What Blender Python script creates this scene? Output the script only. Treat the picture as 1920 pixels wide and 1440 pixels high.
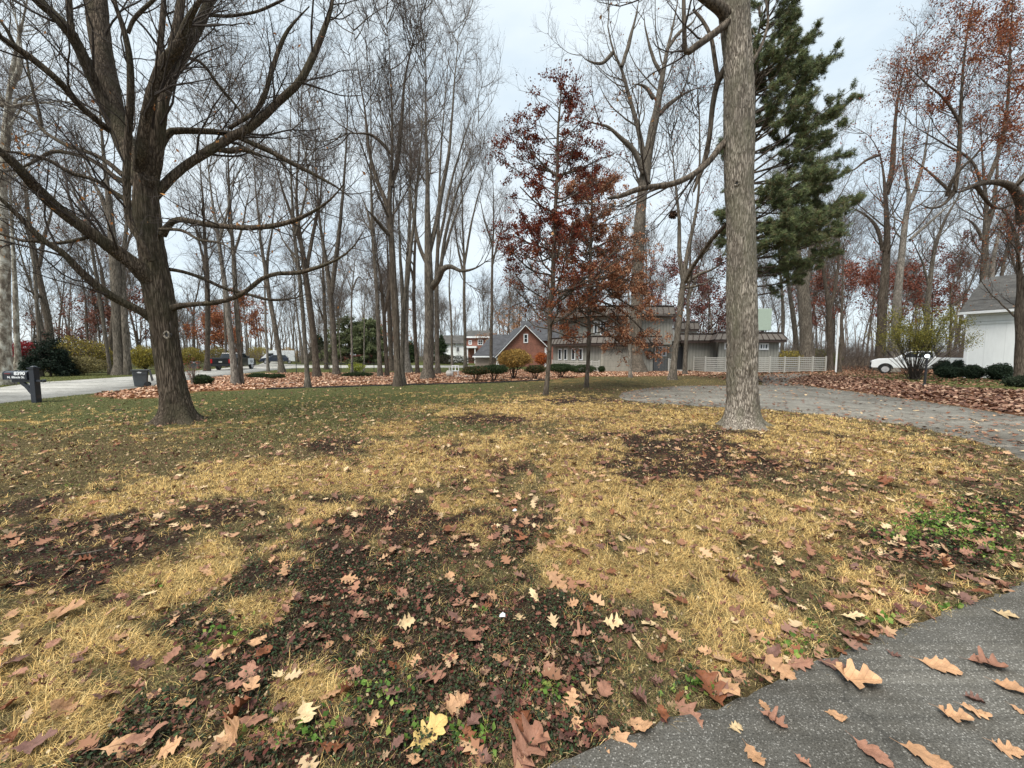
import bpy, bmesh, math
import numpy as np
from math import radians, sin, cos, pi, tan
from mathutils import Vector, Matrix
from mathutils.geometry import tessellate_polygon

for _o in list(bpy.data.objects):
    bpy.data.objects.remove(_o)
SC = bpy.context.scene
COL = SC.collection

# ------------------------------------------------------------------ camera
FPX, CX, CY = 721.0, 960.0, 720.0        # lens in pixels of the 1920x1440 photograph
PITCH = math.atan(53 / 721.0)
EYE = 1.6
cam_d = bpy.data.cameras.new('camera')
cam_d.sensor_width = 36.0
cam_d.lens = 36.0 * FPX / 1920.0
cam_d.clip_start = 0.05
cam_d.clip_end = 3000
cam = bpy.data.objects.new('camera', cam_d)
COL.objects.link(cam)
cam.location = (0, 0, EYE)
cam.rotation_euler = (radians(90) - PITCH, 0, 0)
SC.camera = cam

# ------------------------------------------------------------------ sky and light (overcast)
W = bpy.data.worlds.new('World')
SC.world = W
W.use_nodes = True
nt = W.node_tree
nt.nodes.clear()
SUN_EL, SUN_AZ = radians(60), radians(212)
sky = nt.nodes.new('ShaderNodeTexSky'); sky.sky_type = 'NISHITA'; sky.sun_disc = False
sky.sun_elevation = SUN_EL; sky.sun_rotation = SUN_AZ
tc = nt.nodes.new('ShaderNodeTexCoord')
mp = nt.nodes.new('ShaderNodeMapping'); mp.inputs['Scale'].default_value = (1.0, 1.0, 2.6)
cl = nt.nodes.new('ShaderNodeTexNoise'); cl.inputs['Scale'].default_value = 2.4; cl.inputs['Detail'].default_value = 6
cl.inputs['Roughness'].default_value = 0.55
rp = nt.nodes.new('ShaderNodeValToRGB')
rp.color_ramp.elements[0].position = 0.32; rp.color_ramp.elements[0].color = (0.53, 0.63, 0.705, 1)
rp.color_ramp.elements[1].position = 0.62; rp.color_ramp.elements[1].color = (0.68, 0.75, 0.785, 1)
sc_ = nt.nodes.new('ShaderNodeVectorMath'); sc_.operation = 'SCALE'; sc_.inputs['Scale'].default_value = 8.0
mx = nt.nodes.new('ShaderNodeMix'); mx.data_type = 'RGBA'; mx.inputs[0].default_value = 0.9
bg = nt.nodes.new('ShaderNodeBackground'); bg.inputs['Strength'].default_value = 0.1
wo = nt.nodes.new('ShaderNodeOutputWorld')
nt.links.new(tc.outputs['Generated'], mp.inputs['Vector'])
nt.links.new(mp.outputs[0], cl.inputs['Vector'])
nt.links.new(cl.outputs['Fac'], rp.inputs['Fac'])
nt.links.new(rp.outputs['Color'], sc_.inputs[0])
nt.links.new(sky.outputs[0], mx.inputs[6])
nt.links.new(sc_.outputs[0], mx.inputs[7])
nt.links.new(mx.outputs[2], bg.inputs['Color'])
nt.links.new(bg.outputs[0], wo.inputs['Surface'])

sun_d = bpy.data.lights.new('sun', 'SUN')
sun_d.energy = 2.8; sun_d.angle = radians(30); sun_d.color = (1.0, 0.94, 0.84)
sun = bpy.data.objects.new('sun', sun_d)
COL.objects.link(sun)
_d = Vector((sin(SUN_AZ) * cos(SUN_EL), cos(SUN_AZ) * cos(SUN_EL), sin(SUN_EL)))
sun.rotation_euler = (-_d).to_track_quat('-Z', 'Y').to_euler()
SC.view_settings.view_transform = 'Standard'
SC.view_settings.look = 'None'
SC.view_settings.gamma = 1.0
SC.view_settings.exposure = 0.84
SC.view_settings.use_curve_mapping = False
SC.cycles.max_bounces = 5
SC.cycles.diffuse_bounces = 3
SC.cycles.transparent_max_bounces = 4

# ------------------------------------------------------------------ pixel <-> world helpers
CT, ST = cos(PITCH), sin(PITCH)

def ground(px, py):
    a = (px - CX) / FPX; b = (CY - py) / FPX
    t = EYE / (ST - b * CT)
    return (a * t, t * (CT + b * ST))

def at(px, py, Y):
    a = (px - CX) / FPX; b = (CY - py) / FPX
    t = Y / (CT + b * ST)
    return np.array((a * t, Y, EYE + t * (-ST + b * CT)))

def pix(x, y, z):
    zc = y * CT - (z - EYE) * ST
    u = (z - EYE) * CT + y * ST
    zc = np.where(np.abs(zc) < 1e-3, 1e-3, zc)
    return CX + FPX * x / zc, CY - FPX * u / zc, zc

# ------------------------------------------------------------------ noise
def _h(ix, iy, iz, s):
    n = (ix.astype(np.int64) * 374761393 + iy.astype(np.int64) * 668265263 + iz.astype(np.int64) * 2147483647 + s * 1274126177) & 0xFFFFFFFF
    n = ((n ^ (n >> 13)) * 1274126177) & 0xFFFFFFFF
    n = (n ^ (n >> 16)) & 0xFFFFFFFF
    return n / 4294967295.0

def vn(x, y, z=0.0, s=0):
    x, y, z = np.broadcast_arrays(np.asarray(x, float), np.asarray(y, float), np.asarray(z, float))
    ix, iy, iz = np.floor(x), np.floor(y), np.floor(z)
    fx, fy, fz = x - ix, y - iy, z - iz
    fx = fx * fx * (3 - 2 * fx); fy = fy * fy * (3 - 2 * fy); fz = fz * fz * (3 - 2 * fz)
    r = 0
    for a in (0, 1):
        for b in (0, 1):
            for c in (0, 1):
                w = (fx if a else 1 - fx) * (fy if b else 1 - fy) * (fz if c else 1 - fz)
                r = r + w * _h(ix + a, iy + b, iz + c, s)
    return r

def fbm(x, y, z=0.0, s=0, o=3):
    r, a, t = 0, 1.0, 0
    for k in range(o):
        r = r + a * vn(np.asarray(x) * 2 ** k, np.asarray(y) * 2 ** k, np.asarray(z) * 2 ** k, s + k)
        t += a; a *= 0.5
    return r / t

def sstep(a, b, x):
    t = np.clip((x - a) / (b - a), 0, 1)
    return t * t * (3 - 2 * t)

def nrm(v):
    return v / np.maximum(np.linalg.norm(v, axis=-1, keepdims=True), 1e-9)

# ------------------------------------------------------------------ object helpers
def prop(o, label=None, cat=None, group=None, kind=None):
    if label: o['label'] = label
    if cat: o['category'] = cat
    if group: o['group'] = group
    if kind: o['kind'] = kind
    return o

def thing(name, label, cat, loc=(0, 0, 0), rz=0.0, group=None):
    o = bpy.data.objects.new(name, None)
    o.empty_display_size = 0.2
    COL.objects.link(o)
    o.location = loc; o.rotation_euler = (0, 0, rz)
    return prop(o, label, cat, group)

def put(name, me, parent=None, loc=(0, 0, 0), rot=(0, 0, 0)):
    o = bpy.data.objects.new(name, me)
    COL.objects.link(o)
    o.location = loc; o.rotation_euler = rot
    if parent is not None: o.parent = parent
    return o

def mesh_np(name, V, faces, mats, smooth=False, col=None, midx=None, attrs=None):
    """faces: list of (n,k) int arrays"""
    me = bpy.data.meshes.new(name)
    V = np.asarray(V, np.float32).reshape(-1, 3)
    faces = [np.asarray(f, np.int32) for f in faces if len(f)]
    me.vertices.add(len(V)); me.vertices.foreach_set('co', V.ravel())
    loops = np.concatenate([f.ravel() for f in faces])
    sizes = np.concatenate([np.full(len(f), f.shape[1], np.int32) for f in faces])
    starts = np.concatenate([[0], np.cumsum(sizes)[:-1]]).astype(np.int32)
    me.loops.add(len(loops)); me.loops.foreach_set('vertex_index', loops)
    me.polygons.add(len(sizes)); me.polygons.foreach_set('loop_start', starts)
    try: me.polygons.foreach_set('loop_total', sizes)
    except Exception: pass
    if smooth: me.polygons.foreach_set('use_smooth', np.ones(len(sizes), bool))
    for m in (mats if isinstance(mats, (list, tuple)) else [mats]): me.materials.append(m)
    if midx is not None: me.polygons.foreach_set('material_index', np.asarray(midx, np.int32))
    if col is not None:
        ca = me.color_attributes.new('Col', 'FLOAT_COLOR', 'POINT')
        c = np.ones((len(V), 4), np.float32); c[:, :3] = col
        ca.data.foreach_set('color', c.ravel())
    me.update(calc_edges=True)
    return me

class MB:
    """collects simple solids into one mesh"""
    def __init__(s): s.v = []; s.f = []
    def add(s, v, f):
        n = len(s.v); s.v += [tuple(p) for p in v]; s.f += [tuple(i + n for i in q) for q in f]; return s
    def box(s, x0, x1, y0, y1, z0, z1):
        return s.add([(x0, y0, z0), (x1, y0, z0), (x1, y1, z0), (x0, y1, z0), (x0, y0, z1), (x1, y0, z1), (x1, y1, z1), (x0, y1, z1)],
                     [(3, 2, 1, 0), (4, 5, 6, 7), (0, 1, 5, 4), (1, 2, 6, 5), (2, 3, 7, 6), (3, 0, 4, 7)])
    def beam(s, p, q, w, h, up=(0, 0, 1)):
        p, q = Vector(p), Vector(q); t = (q - p).normalized(); up = Vector(up)
        if abs(t.dot(up)) > 0.98: up = Vector((0, 1, 0))
        r = t.cross(up).normalized() * w / 2; u = r.cross(t).normalized() * h / 2
        v = [p - r - u, p + r - u, p + r + u, p - r + u, q - r - u, q + r - u, q + r + u, q - r + u]
        return s.add(v, [(3, 2, 1, 0), (4, 5, 6, 7), (0, 1, 5, 4), (1, 2, 6, 5), (2, 3, 7, 6), (3, 0, 4, 7)])
    def prism(s, pts, z0, z1):
        n = len(pts)
        return s.add([(p[0], p[1], z0) for p in pts] + [(p[0], p[1], z1) for p in pts],
                     [tuple(range(n))[::-1], tuple(range(n, 2 * n))] + [(i, (i + 1) % n, n + (i + 1) % n, n + i) for i in range(n)])
    def ext(s, prof, y0, y1, ax='y'):
        """profile in (a,z) extruded along an axis"""
        n = len(prof)
        f = (lambda a, z, y: (a, y, z)) if ax == 'y' else (lambda a, z, y: (y, a, z))
        return s.add([f(p[0], p[1], y0) for p in prof] + [f(p[0], p[1], y1) for p in prof],
                     [tuple(range(n)), tuple(range(n, 2 * n))[::-1]] + [((i + 1) % n, i, n + i, n + (i + 1) % n) for i in range(n)])
    def cyl(s, p, q, r0, r1=None, n=16):
        r1 = r0 if r1 is None else r1
        p, q = Vector(p), Vector(q); t = (q - p).normalized()
        up = Vector((0, 0, 1)) if abs(t.z) < 0.9 else Vector((1, 0, 0))
        a = t.cross(up).normalized(); b = t.cross(a)
        v = [p + (a * cos(2 * pi * i / n) + b * sin(2 * pi * i / n)) * r0 for i in range(n)]
        v += [q + (a * cos(2 * pi * i / n) + b * sin(2 * pi * i / n)) * r1 for i in range(n)]
        return s.add(v, [tuple(range(n))[::-1], tuple(range(n, 2 * n))] + [(i, (i + 1) % n, n + (i + 1) % n, n + i) for i in range(n)])
    def lathe(s, prof, c=(0, 0, 0), n=20):
        v = []; f = []
        for r, z in prof:
            v += [(c[0] + r * cos(2 * pi * i / n), c[1] + r * sin(2 * pi * i / n), c[2] + z) for i in range(n)]
        for k in range(len(prof) - 1):
            f += [(k * n + i, k * n + (i + 1) % n, (k + 1) * n + (i + 1) % n, (k + 1) * n + i) for i in range(n)]
        f += [tuple(range(n))[::-1], tuple(range((len(prof) - 1) * n, len(prof) * n))]
        return s.add(v, f)
    def mesh(s, name, mat, bevel=0.0, smooth=False, seg=2):
        me = bpy.data.meshes.new(name)
        bm = bmesh.new()
        vs = [bm.verts.new(p) for p in s.v]
        for q in s.f:
            try: bm.faces.new([vs[i] for i in q])
            except ValueError: pass
        bmesh.ops.recalc_face_normals(bm, faces=bm.faces)
        if bevel > 0:
            bmesh.ops.bevel(bm, geom=[e for e in bm.edges if len(e.link_faces) == 2 and e.calc_face_angle(0) > 0.4], offset=bevel, segments=seg, affect='EDGES', profile=0.6, clamp_overlap=True)
        if smooth:
            for q in bm.faces: q.smooth = True
        bm.to_mesh(me); bm.free()
        me.materials.append(mat)
        return me
    def build(s, name, mat, parent=None, bevel=0.0, smooth=False, loc=(0, 0, 0)):
        return put(name, s.mesh(name, mat, bevel, smooth), parent, loc)

# ------------------------------------------------------------------ materials
def newmat(name):
    m = bpy.data.materials.new(name); m.use_nodes = True
    n = m.node_tree; b = n.nodes.get('Principled BSDF')
    return m, n, b

def nd(n, t, **kw):
    x = n.nodes.new(t)
    for k, v in kw.items():
        if k in x.inputs: x.inputs[k].default_value = v
        else: setattr(x, k, v)
    return x

def coord(n, scale=(1, 1, 1), out='Object'):
    t = nd(n, 'ShaderNodeTexCoord'); m = nd(n, 'ShaderNodeMapping')
    m.inputs['Scale'].default_value = scale
    n.links.new(t.outputs[out], m.inputs['Vector'])
    return m.outputs[0]

def ramp(n, fac, stops):
    r = nd(n, 'ShaderNodeValToRGB')
    while len(r.color_ramp.elements) < len(stops): r.color_ramp.elements.new(0.5)
    for e, (p, c) in zip(r.color_ramp.elements, stops):
        e.position = p; e.color = (*c, 1)
    n.links.new(fac, r.inputs['Fac'])
    return r.outputs['Color']

def noise(n, vec, scale, detail=4, rough=0.55):
    x = nd(n, 'ShaderNodeTexNoise', Scale=scale, Detail=detail, Roughness=rough)
    n.links.new(vec, x.inputs['Vector'])
    return x.outputs['Fac']

def mixc(n, fac, a, b, mode='MIX'):
    x = nd(n, 'ShaderNodeMix', data_type='RGBA', blend_type=mode)
    for s, v in ((0, fac), (6, a), (7, b)):
        if isinstance(v, (int, float)): x.inputs[s].default_value = v
        elif isinstance(v, tuple): x.inputs[s].default_value = (*v, 1)
        else: n.links.new(v, x.inputs[s])
    return x.outputs[2]

def bump(n, b, h, strength=0.5, dist=0.02):
    x = nd(n, 'ShaderNodeBump', Strength=strength, Distance=dist)
    n.links.new(h, x.inputs['Height']); n.links.new(x.outputs[0], b.inputs['Normal'])

def solid(name, c, rough=0.6, metal=0.0, var=0.12, scale=6.0, coat=0.0):
    m, n, b = newmat(name)
    v = coord(n)
    f = noise(n, v, scale, 5)
    lo = tuple(x * (1 - var) for x in c); hi = tuple(min(1, x * (1 + var)) for x in c)
    n.links.new(ramp(n, f, [(0.3, lo), (0.7, hi)]), b.inputs['Base Color'])
    b.inputs['Roughness'].default_value = rough; b.inputs['Metallic'].default_value = metal
    b.inputs['Coat Weight'].default_value = coat
    return m

def bark(name, dark, mid, light, xs=14.0, zs=2.2, strength=0.8, dist=0.03, moss=None, patch=0.0):
    m, n, b = newmat(name)
    v = coord(n, (xs, xs, zs))
    f1 = noise(n, v, 1.0, 7, 0.65)
    vo = nd(n, 'ShaderNodeTexVoronoi', feature='DISTANCE_TO_EDGE', Scale=0.7)
    wv = nd(n, 'ShaderNodeMix', data_type='VECTOR'); wv.inputs[0].default_value = 0.35
    nn = nd(n, 'ShaderNodeTexNoise', Scale=0.8, Detail=3); n.links.new(v, nn.inputs['Vector'])
    va = nd(n, 'ShaderNodeVectorMath', operation='MULTIPLY_ADD'); va.inputs[1].default_value = (1.8, 1.8, 1.8)
    n.links.new(nn.outputs['Color'], va.inputs[0]); n.links.new(v, va.inputs[2])
    n.links.new(va.outputs[0], vo.inputs['Vector'])
    cr = ramp(n, vo.outputs['Distance'], [(0.0, (0, 0, 0)), (0.22, (1, 1, 1))])
    hm = nd(n, 'ShaderNodeMath', operation='MULTIPLY_ADD'); hm.inputs[1].default_value = 0.42
    n.links.new(cr, hm.inputs[0]); n.links.new(f1, hm.inputs[2])
    c = ramp(n, hm.outputs[0], [(0.42, dark), (0.68, mid), (0.98, light)])
    big = noise(n, coord(n, (1.6, 1.6, 0.7)), 1.3, 5, .65)
    c = mixc(n, ramp(n, big, [(0.40, (0, 0, 0)), (0.66, (0.7, 0.7, 0.7))]), c, tuple(x * 0.55 for x in mid))
    fis = noise(n, coord(n, (xs * .45, xs * .45, zs * .28)), 1.0, 4, .6)
    c = mixc(n, ramp(n, fis, [(0.30, (.85, .85, .85)), (0.43, (0, 0, 0))]), c, dark)
    if moss:
        mo = noise(n, coord(n, (2, 2, 1)), 1.3, 4)
        c = mixc(n, ramp(n, mo, [(0.45, (0, 0, 0)), (0.65, (0.6, 0.6, 0.6))]), c, moss)
    n.links.new(c, b.inputs['Base Color'])
    b.inputs['Roughness'].default_value = 0.95
    b.inputs['Specular IOR Level'].default_value = 0.15
    bump(n, b, hm.outputs[0], strength, dist)
    return m

def attrmat(name, rough=0.8, trans=0.0, spec=0.2, var=0.0):
    m, n, b = newmat(name)
    a = nd(n, 'ShaderNodeAttribute', attribute_name='Col')
    n.links.new(a.outputs['Color'], b.inputs['Base Color'])
    b.inputs['Roughness'].default_value = rough
    b.inputs['Specular IOR Level'].default_value = spec
    if trans:
        t = nd(n, 'ShaderNodeBsdfTranslucent'); n.links.new(a.outputs['Color'], t.inputs['Color'])
        mxs = nd(n, 'ShaderNodeMixShader'); mxs.inputs[0].default_value = trans
        out = n.nodes.get('Material Output')
        n.links.new(b.outputs[0], mxs.inputs[1]); n.links.new(t.outputs[0], mxs.inputs[2]); n.links.new(mxs.outputs[0], out.inputs['Surface'])
    return m

M = {}
M['bark_maple'] = bark('bark_maple', (0.026, 0.019, 0.014), (0.095, 0.072, 0.053), (0.21, 0.165, 0.125), 34, 3.0, 1.0, 0.03, moss=(0.075, 0.07, 0.042))
M['bark_oak'] = bark('bark_oak', (0.05, 0.04, 0.032), (0.215, 0.185, 0.152), (0.52, 0.46, 0.39), 46, 6.5, 1.0, 0.02, moss=(0.15, 0.145, 0.10))
M['bark_grey'] = bark('bark_grey', (0.04, 0.034, 0.028), (0.145, 0.124, 0.10), (0.24, 0.208, 0.172), 20, 2.6, 0.8, 0.03)
M['bark_brown'] = bark('bark_brown', (0.035, 0.028, 0.022), (0.115, 0.092, 0.072), (0.18, 0.15, 0.12), 20, 2.8, 0.8, 0.03)
M['bark_pale'] = bark('bark_pale', (0.075, 0.066, 0.056), (0.20, 0.178, 0.152), (0.32, 0.29, 0.255), 15, 4, 0.6, 0.02)
_m, _n, _b = newmat('bark_sycamore'); _v = coord(_n, (2.6, 2.6, 1.3)); _f = noise(_n, _v, 1.6, 5, .6); _g = noise(_n, coord(_n, (1, 1, .6)), 14, 5, .7)
_c = ramp(_n, _f, [(.40, (.13, .105, .08)), (.47, (.25, .215, .17)), (.54, (.36, .33, .27)), (.62, (.52, .50, .44))])
_n.links.new(mixc(_n, 1.0, _c, ramp(_n, _g, [(.3, (.6, .6, .6)), (.7, (1.2, 1.2, 1.2))]), 'MULTIPLY'), _b.inputs['Base Color']); _b.inputs['Roughness'].default_value = .9; bump(_n, _b, _f, .5, .02); M['bark_sycamore'] = _m
M['twig'] = solid('twig', (0.125, 0.098, 0.082), 0.9, scale=2)
M['twig_pale'] = solid('twig_pale', (0.17, 0.14, 0.118), 0.9, scale=2)
M['twig_dark'] = solid('twig_dark', (0.045, 0.034, 0.028), 0.9, scale=2)
M['leaf'] = attrmat('leaf_colours', 0.75, 0.25)
M['litter'] = attrmat('leaf_litter', 0.8, 0.0, 0.25)
M['blade'] = attrmat('grass_colours', 0.7, 0.2, 0.2)
M['needle'] = attrmat('needles', 0.6, 0.1, 0.3)
# ------------------------------------------------------------------ tubes and tree growth
def tubes(P, R, ns=4):
    P = np.asarray(P, float); R = np.asarray(R, float)
    N, K, _ = P.shape
    T = nrm(np.gradient(P, axis=1))
    avg = nrm(P[:, -1] - P[:, 0])
    ref = np.where(np.abs(avg[:, 2:3]) < 0.8, np.array([[0, 0, 1.0]]), np.array([[1.0, 0.13, 0]]))
    U = nrm(np.cross(T, ref[:, None, :]))
    Wv = np.cross(T, U)
    th = np.linspace(0, 2 * pi, ns, endpoint=False)
    ring = U[:, :, None, :] * np.cos(th)[None, None, :, None] + Wv[:, :, None, :] * np.sin(th)[None, None, :, None]
    V = P[:, :, None, :] + ring * R[:, :, None, None]
    idx = np.arange(N * K * ns).reshape(N, K, ns)
    a = idx[:, :-1, :]; b = np.roll(a, -1, axis=2); c = idx[:, 1:, :]; d = np.roll(c, -1, axis=2)
    F = np.stack([a, b, d, c], axis=-1).reshape(-1, 4)
    return V.reshape(-1, 3), F

def tube_mesh(name, sets, mat, origin=(0, 0, 0), smooth=True):
    Vs, Fs, n = [], [], 0
    for P, R, ns in sets:
        if len(P) == 0: continue
        V, F = tubes(P, R, ns)
        Vs.append(V - np.asarray(origin)); Fs.append(F + n); n += len(V)
    return mesh_np(name, np.concatenate(Vs), [np.concatenate(Fs)], mat, smooth)

def cr(pts, K):
    pts = np.asarray(pts, float)
    if len(pts) == 2: pts = np.array([pts[0], (pts[0] + pts[1]) / 2, pts[1]])
    p = np.vstack([2 * pts[0] - pts[1], pts, 2 * pts[-1] - pts[-2]])
    seg = np.linalg.norm(np.diff(pts[:, :3], axis=0), axis=1)
    cum = np.concatenate([[0], np.cumsum(seg)]); cum /= cum[-1]
    u = np.linspace(0, 1, K)
    i = np.clip(np.searchsorted(cum, u, side='right') - 1, 0, len(pts) - 2)
    t = ((u - cum[i]) / np.maximum(cum[i + 1] - cum[i], 1e-9))[:, None]
    p0, p1, p2, p3 = p[i], p[i + 1], p[i + 2], p[i + 3]
    out = 0.5 * (2 * p1 + (p2 - p0) * t + (2 * p0 - 5 * p1 + 4 * p2 - p3) * t ** 2 + (3 * p1 - p0 - 3 * p2 + p3) * t ** 3)
    return out

def spawn(P, R, rng, dens, t0=0.15, t1=1.0, ang=(30, 60), rr=(0.3, 0.6), K=6, wig=0.12, up=0.05, rmin=0.004, rmax=9, lf=1.0, cap=100000, flat=0.0):
    """children along parent paths; length follows the radius"""
    N, KP, _ = P.shape
    if N == 0: return P[:0, :1].repeat(K, 1), R[:0, :1].repeat(K, 1)
    seg = np.linalg.norm(np.diff(P, axis=1), axis=2); L = seg.sum(1)
    cnt = rng.poisson(np.maximum(L * dens * (t1 - t0), 0))
    if cnt.sum() > cap: cnt = rng.poisson(cnt * cap / cnt.sum())
    i = np.repeat(np.arange(N), cnt); n = len(i)
    t = t0 + (t1 - t0) * rng.random(n) ** 0.8
    f = t * (KP - 1); k = np.minimum(f.astype(int), KP - 2); w = (f - k)[:, None]
    pos = P[i, k] * (1 - w) + P[i, k + 1] * w
    rad = R[i, k] * (1 - w[:, 0]) + R[i, k + 1] * w[:, 0]
    T = nrm(P[i, k + 1] - P[i, k])
    q = rng.normal(size=(n, 3)); q[:, 2] *= (1 - flat)
    q = nrm(q - (q * T).sum(1, keepdims=True) * T)
    a = np.radians(rng.uniform(*ang, n))[:, None]
    d = T * np.cos(a) + q * np.sin(a)
    r0 = np.clip(rad * rng.uniform(*rr, n), rmin, rmax)
    ln = 21.0 * r0 ** 0.64 * lf * rng.uniform(0.55, 1.2, n)
    st = ln / (K - 1)
    out = np.empty((n, K, 3)); out[:, 0] = pos
    for j in range(1, K):
        out[:, j] = out[:, j - 1] + d * st[:, None]
        d = nrm(d + rng.normal(size=(n, 3)) * wig + np.array([0, 0, up]))
    tap = np.linspace(1, 0.28, K)[None, :]
    return out, np.maximum(r0[:, None] * tap, rmin * 0.45)

def radpx(w, P, Y):
    """radius in metres of something w photo pixels wide at point P"""
    x = P[..., 0]
    ca = Y / np.sqrt(Y * Y + x * x)
    return w * Y / FPX / 2 * ca

def limb(pts, Y, K=24):
    """pts: (px, py, width px[, dY])"""
    q = np.array([list(p) + [0.0] * (4 - len(p)) for p in pts], float)
    W3 = np.array([at(p[0], p[1], Y + p[3]) for p in q])
    r = radpx(q[:, 2], W3, Y + q[:, 3])
    c = cr(np.hstack([W3, r[:, None]]), K)
    return c[:, :3], np.maximum(c[:, 3], 0.003)

def leafquads(C, size, rng, droop=0.3, aspect=0.6):
    n = len(C)
    a = nrm(rng.normal(size=(n, 3)) + np.array([0, 0, -droop]))
    b = nrm(np.cross(a, rng.normal(size=(n, 3))))
    nn_ = np.cross(a, b)
    s = (size * rng.uniform(0.6, 1.3, n))[:, None]
    V = np.stack([C, C + a * s * 0.45 + b * s * aspect / 2 + nn_ * s * 0.08, C + a * s, C + a * s * 0.5 - b * s * aspect / 2 + nn_ * s * 0.08], axis=1)
    F = np.arange(4 * n).reshape(n, 4)
    return V.reshape(-1, 3), F

def pick(rng, n, cols, var=0.2, rep=4):
    """random palette colours per leaf, repeated for its vertices"""
    cols = np.array(cols, float)
    c = cols[rng.integers(0, len(cols), n)] * rng.uniform(1 - var, 1 + var, (n, 1))
    return np.repeat(c, rep, axis=0)

def along(P, n, rng, jit=0.05, t0=0.2):
    i = rng.integers(0, len(P), n); K = P.shape[1]
    f = (t0 + (1 - t0) * rng.random(n)) * (K - 1); k = np.minimum(f.astype(int), K - 2); w = (f - k)[:, None]
    return P[i, k] * (1 - w) + P[i, k + 1] * w + rng.normal(size=(n, 3)) * jit

RUSSET = [(0.20, 0.060, 0.026), (0.15, 0.045, 0.022), (0.26, 0.095, 0.04), (0.10, 0.03, 0.018), (0.30, 0.13, 0.055)]
REDDISH = [(0.13, 0.025, 0.015), (0.17, 0.04, 0.02), (0.09, 0.018, 0.012), (0.22, 0.065, 0.03)]
ORANGE = [(0.42, 0.19, 0.06), (0.36, 0.15, 0.05), (0.30, 0.12, 0.045), (0.5, 0.25, 0.09)]

def finish_tree(root, base, trunkset, limbP, limbR, rng, bm, tm, lev, leaves=None, extra_trunk=None):
    """trunkset: list of (P,R,ns). limbP/limbR: parents the crown grows from"""
    ts = list(trunkset); cs = []
    P, R = limbP, limbR
    last = None; mids = []
    for k, (dens, kw) in enumerate(lev):
        P2, R2 = spawn(P, R, rng, dens, **kw)
        if len(P2) == 0: break
        if k == 0: ts.append((P2, R2, 6))
        else: cs.append((P2, R2, 4 if k == 1 else 3))
        if k <= 1 or len(P2) < 400: mids.append(P2)
        P, R = P2, R2; last = P2
    put('trunk', tube_mesh('trunk', ts, bm, base), root)
    if cs: put('crown', tube_mesh('crown', cs, tm, base, smooth=False), root)
    if leaves and last is not None:
        n, size, cols, jit = leaves[:4]
        msk = leaves[4] if len(leaves) > 4 else None
        C = along(last, n, rng, jit, 0.3)
        if msk is not None: C = C[msk(C)]
        if len(C):
            V, F = leafquads(C, size, rng)
            put('foliage', mesh_np('foliage', V - np.asarray(base), [F], M['leaf'], col=pick(rng, len(C), cols)), root)
    return last

def levels(rmin, d=1.0, up=0.06, lim=(25, 55), cap=(60, 500, 3000), wig=0.13, lf=1.0, t0=0.35):
    return [(1.1 * d, dict(t0=t0, t1=1.0, ang=lim, rr=(0.24, 0.46), K=10, wig=wig * 0.8, up=up * 1.4, rmin=rmin * 4, rmax=.075, cap=cap[0], lf=lf * 1.45)),
            (2.0 * d, dict(t0=0.12, ang=(28, 62), rr=(0.3, 0.55), K=7, wig=wig, up=up, rmin=rmin * 2, rmax=.03, cap=cap[1], lf=lf * 1.2)),
            (3.0 * d, dict(t0=0.1, ang=(22, 52), rr=(0.4, 0.7), K=5, wig=wig, up=up * 0.7, rmin=rmin * 1.1, rmax=.014, cap=cap[2], lf=lf)),
            (3.2 * d, dict(t0=0.1, ang=(22, 52), rr=(0.5, 0.8), K=3, wig=wig, up=up * 0.6, rmin=rmin * .75, rmax=.009, cap=int(cap[2] * 1.0), lf=lf * .85)),
            ]

def traced_tree(name, label, cat, trunk, forks=(), Y=None, seed=0, bm='bark_grey', tm='twig', rmin=0.007, d=1.3, up=0.1, cap=(54, 330, 1500), leaves=None, group=None, ns=12, lim=(26, 58), lf=1.0, t0=0.40, wig=0.13):
    """trunk: [(px,py,w),...] from the base up; forks: more such limbs"""
    rng = np.random.default_rng(seed)
    if Y is None: Y = ground(*trunk[0][:2])[1]
    P, R = limb(trunk, Y, 30)
    base = P[0].copy(); base[2] = 0.0
    P[0, 2] = -0.15
    # root flare
    z = P[:, 2]; R = R * .92 * (1 + 0.45 * np.exp(-np.maximum(z, 0) / 0.35))
    fl = [limb(f, Y, 30) for f in forks]
    allP = np.array([P] + [f[0] for f in fl]); allR = np.array([R] + [f[1] for f in fl])
    # little wander so that trunks are not ruled lines
    L = np.linspace(0, 1, 30)[None, :, None]
    amp = np.minimum(allR.mean(1), 0.12)[:, None, None]
    wob = np.stack([fbm(L[..., 0] * 7 + 13 * i, seed * 1.7 + i, s=5) - 0.5 for i in range(len(allP))], 0).reshape(len(allP), 30)
    allP[:, :, 0] += wob * amp[:, :, 0] * 1.3 * np.minimum(L[..., 0] * 5, 1)
    wob2 = np.stack([fbm(L[..., 0] * 14 + 7 * i, seed * 2.7 + i, s=9) for i in range(len(allP))], 0).reshape(len(allP), 30)
    allR = allR * (0.9 + 0.2 * wob2)
    Lt = np.linspace(0, 1, 30)[None]; allR = allR * (1 - .3 * sstep(.25, .6, Lt)) * (1 - .8 * sstep(.5, 1, Lt)); allR[:, -1] = np.minimum(allR[:, -1], .02)
    root = thing(name, label, cat, tuple(base), group=group)
    lev = levels(rmin, d, up, lim, cap, wig, lf, t0)
    finish_tree(root, base, [(allP, allR, ns)], allP, allR, rng, M[bm], M[tm], lev, leaves)
    return root

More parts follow.
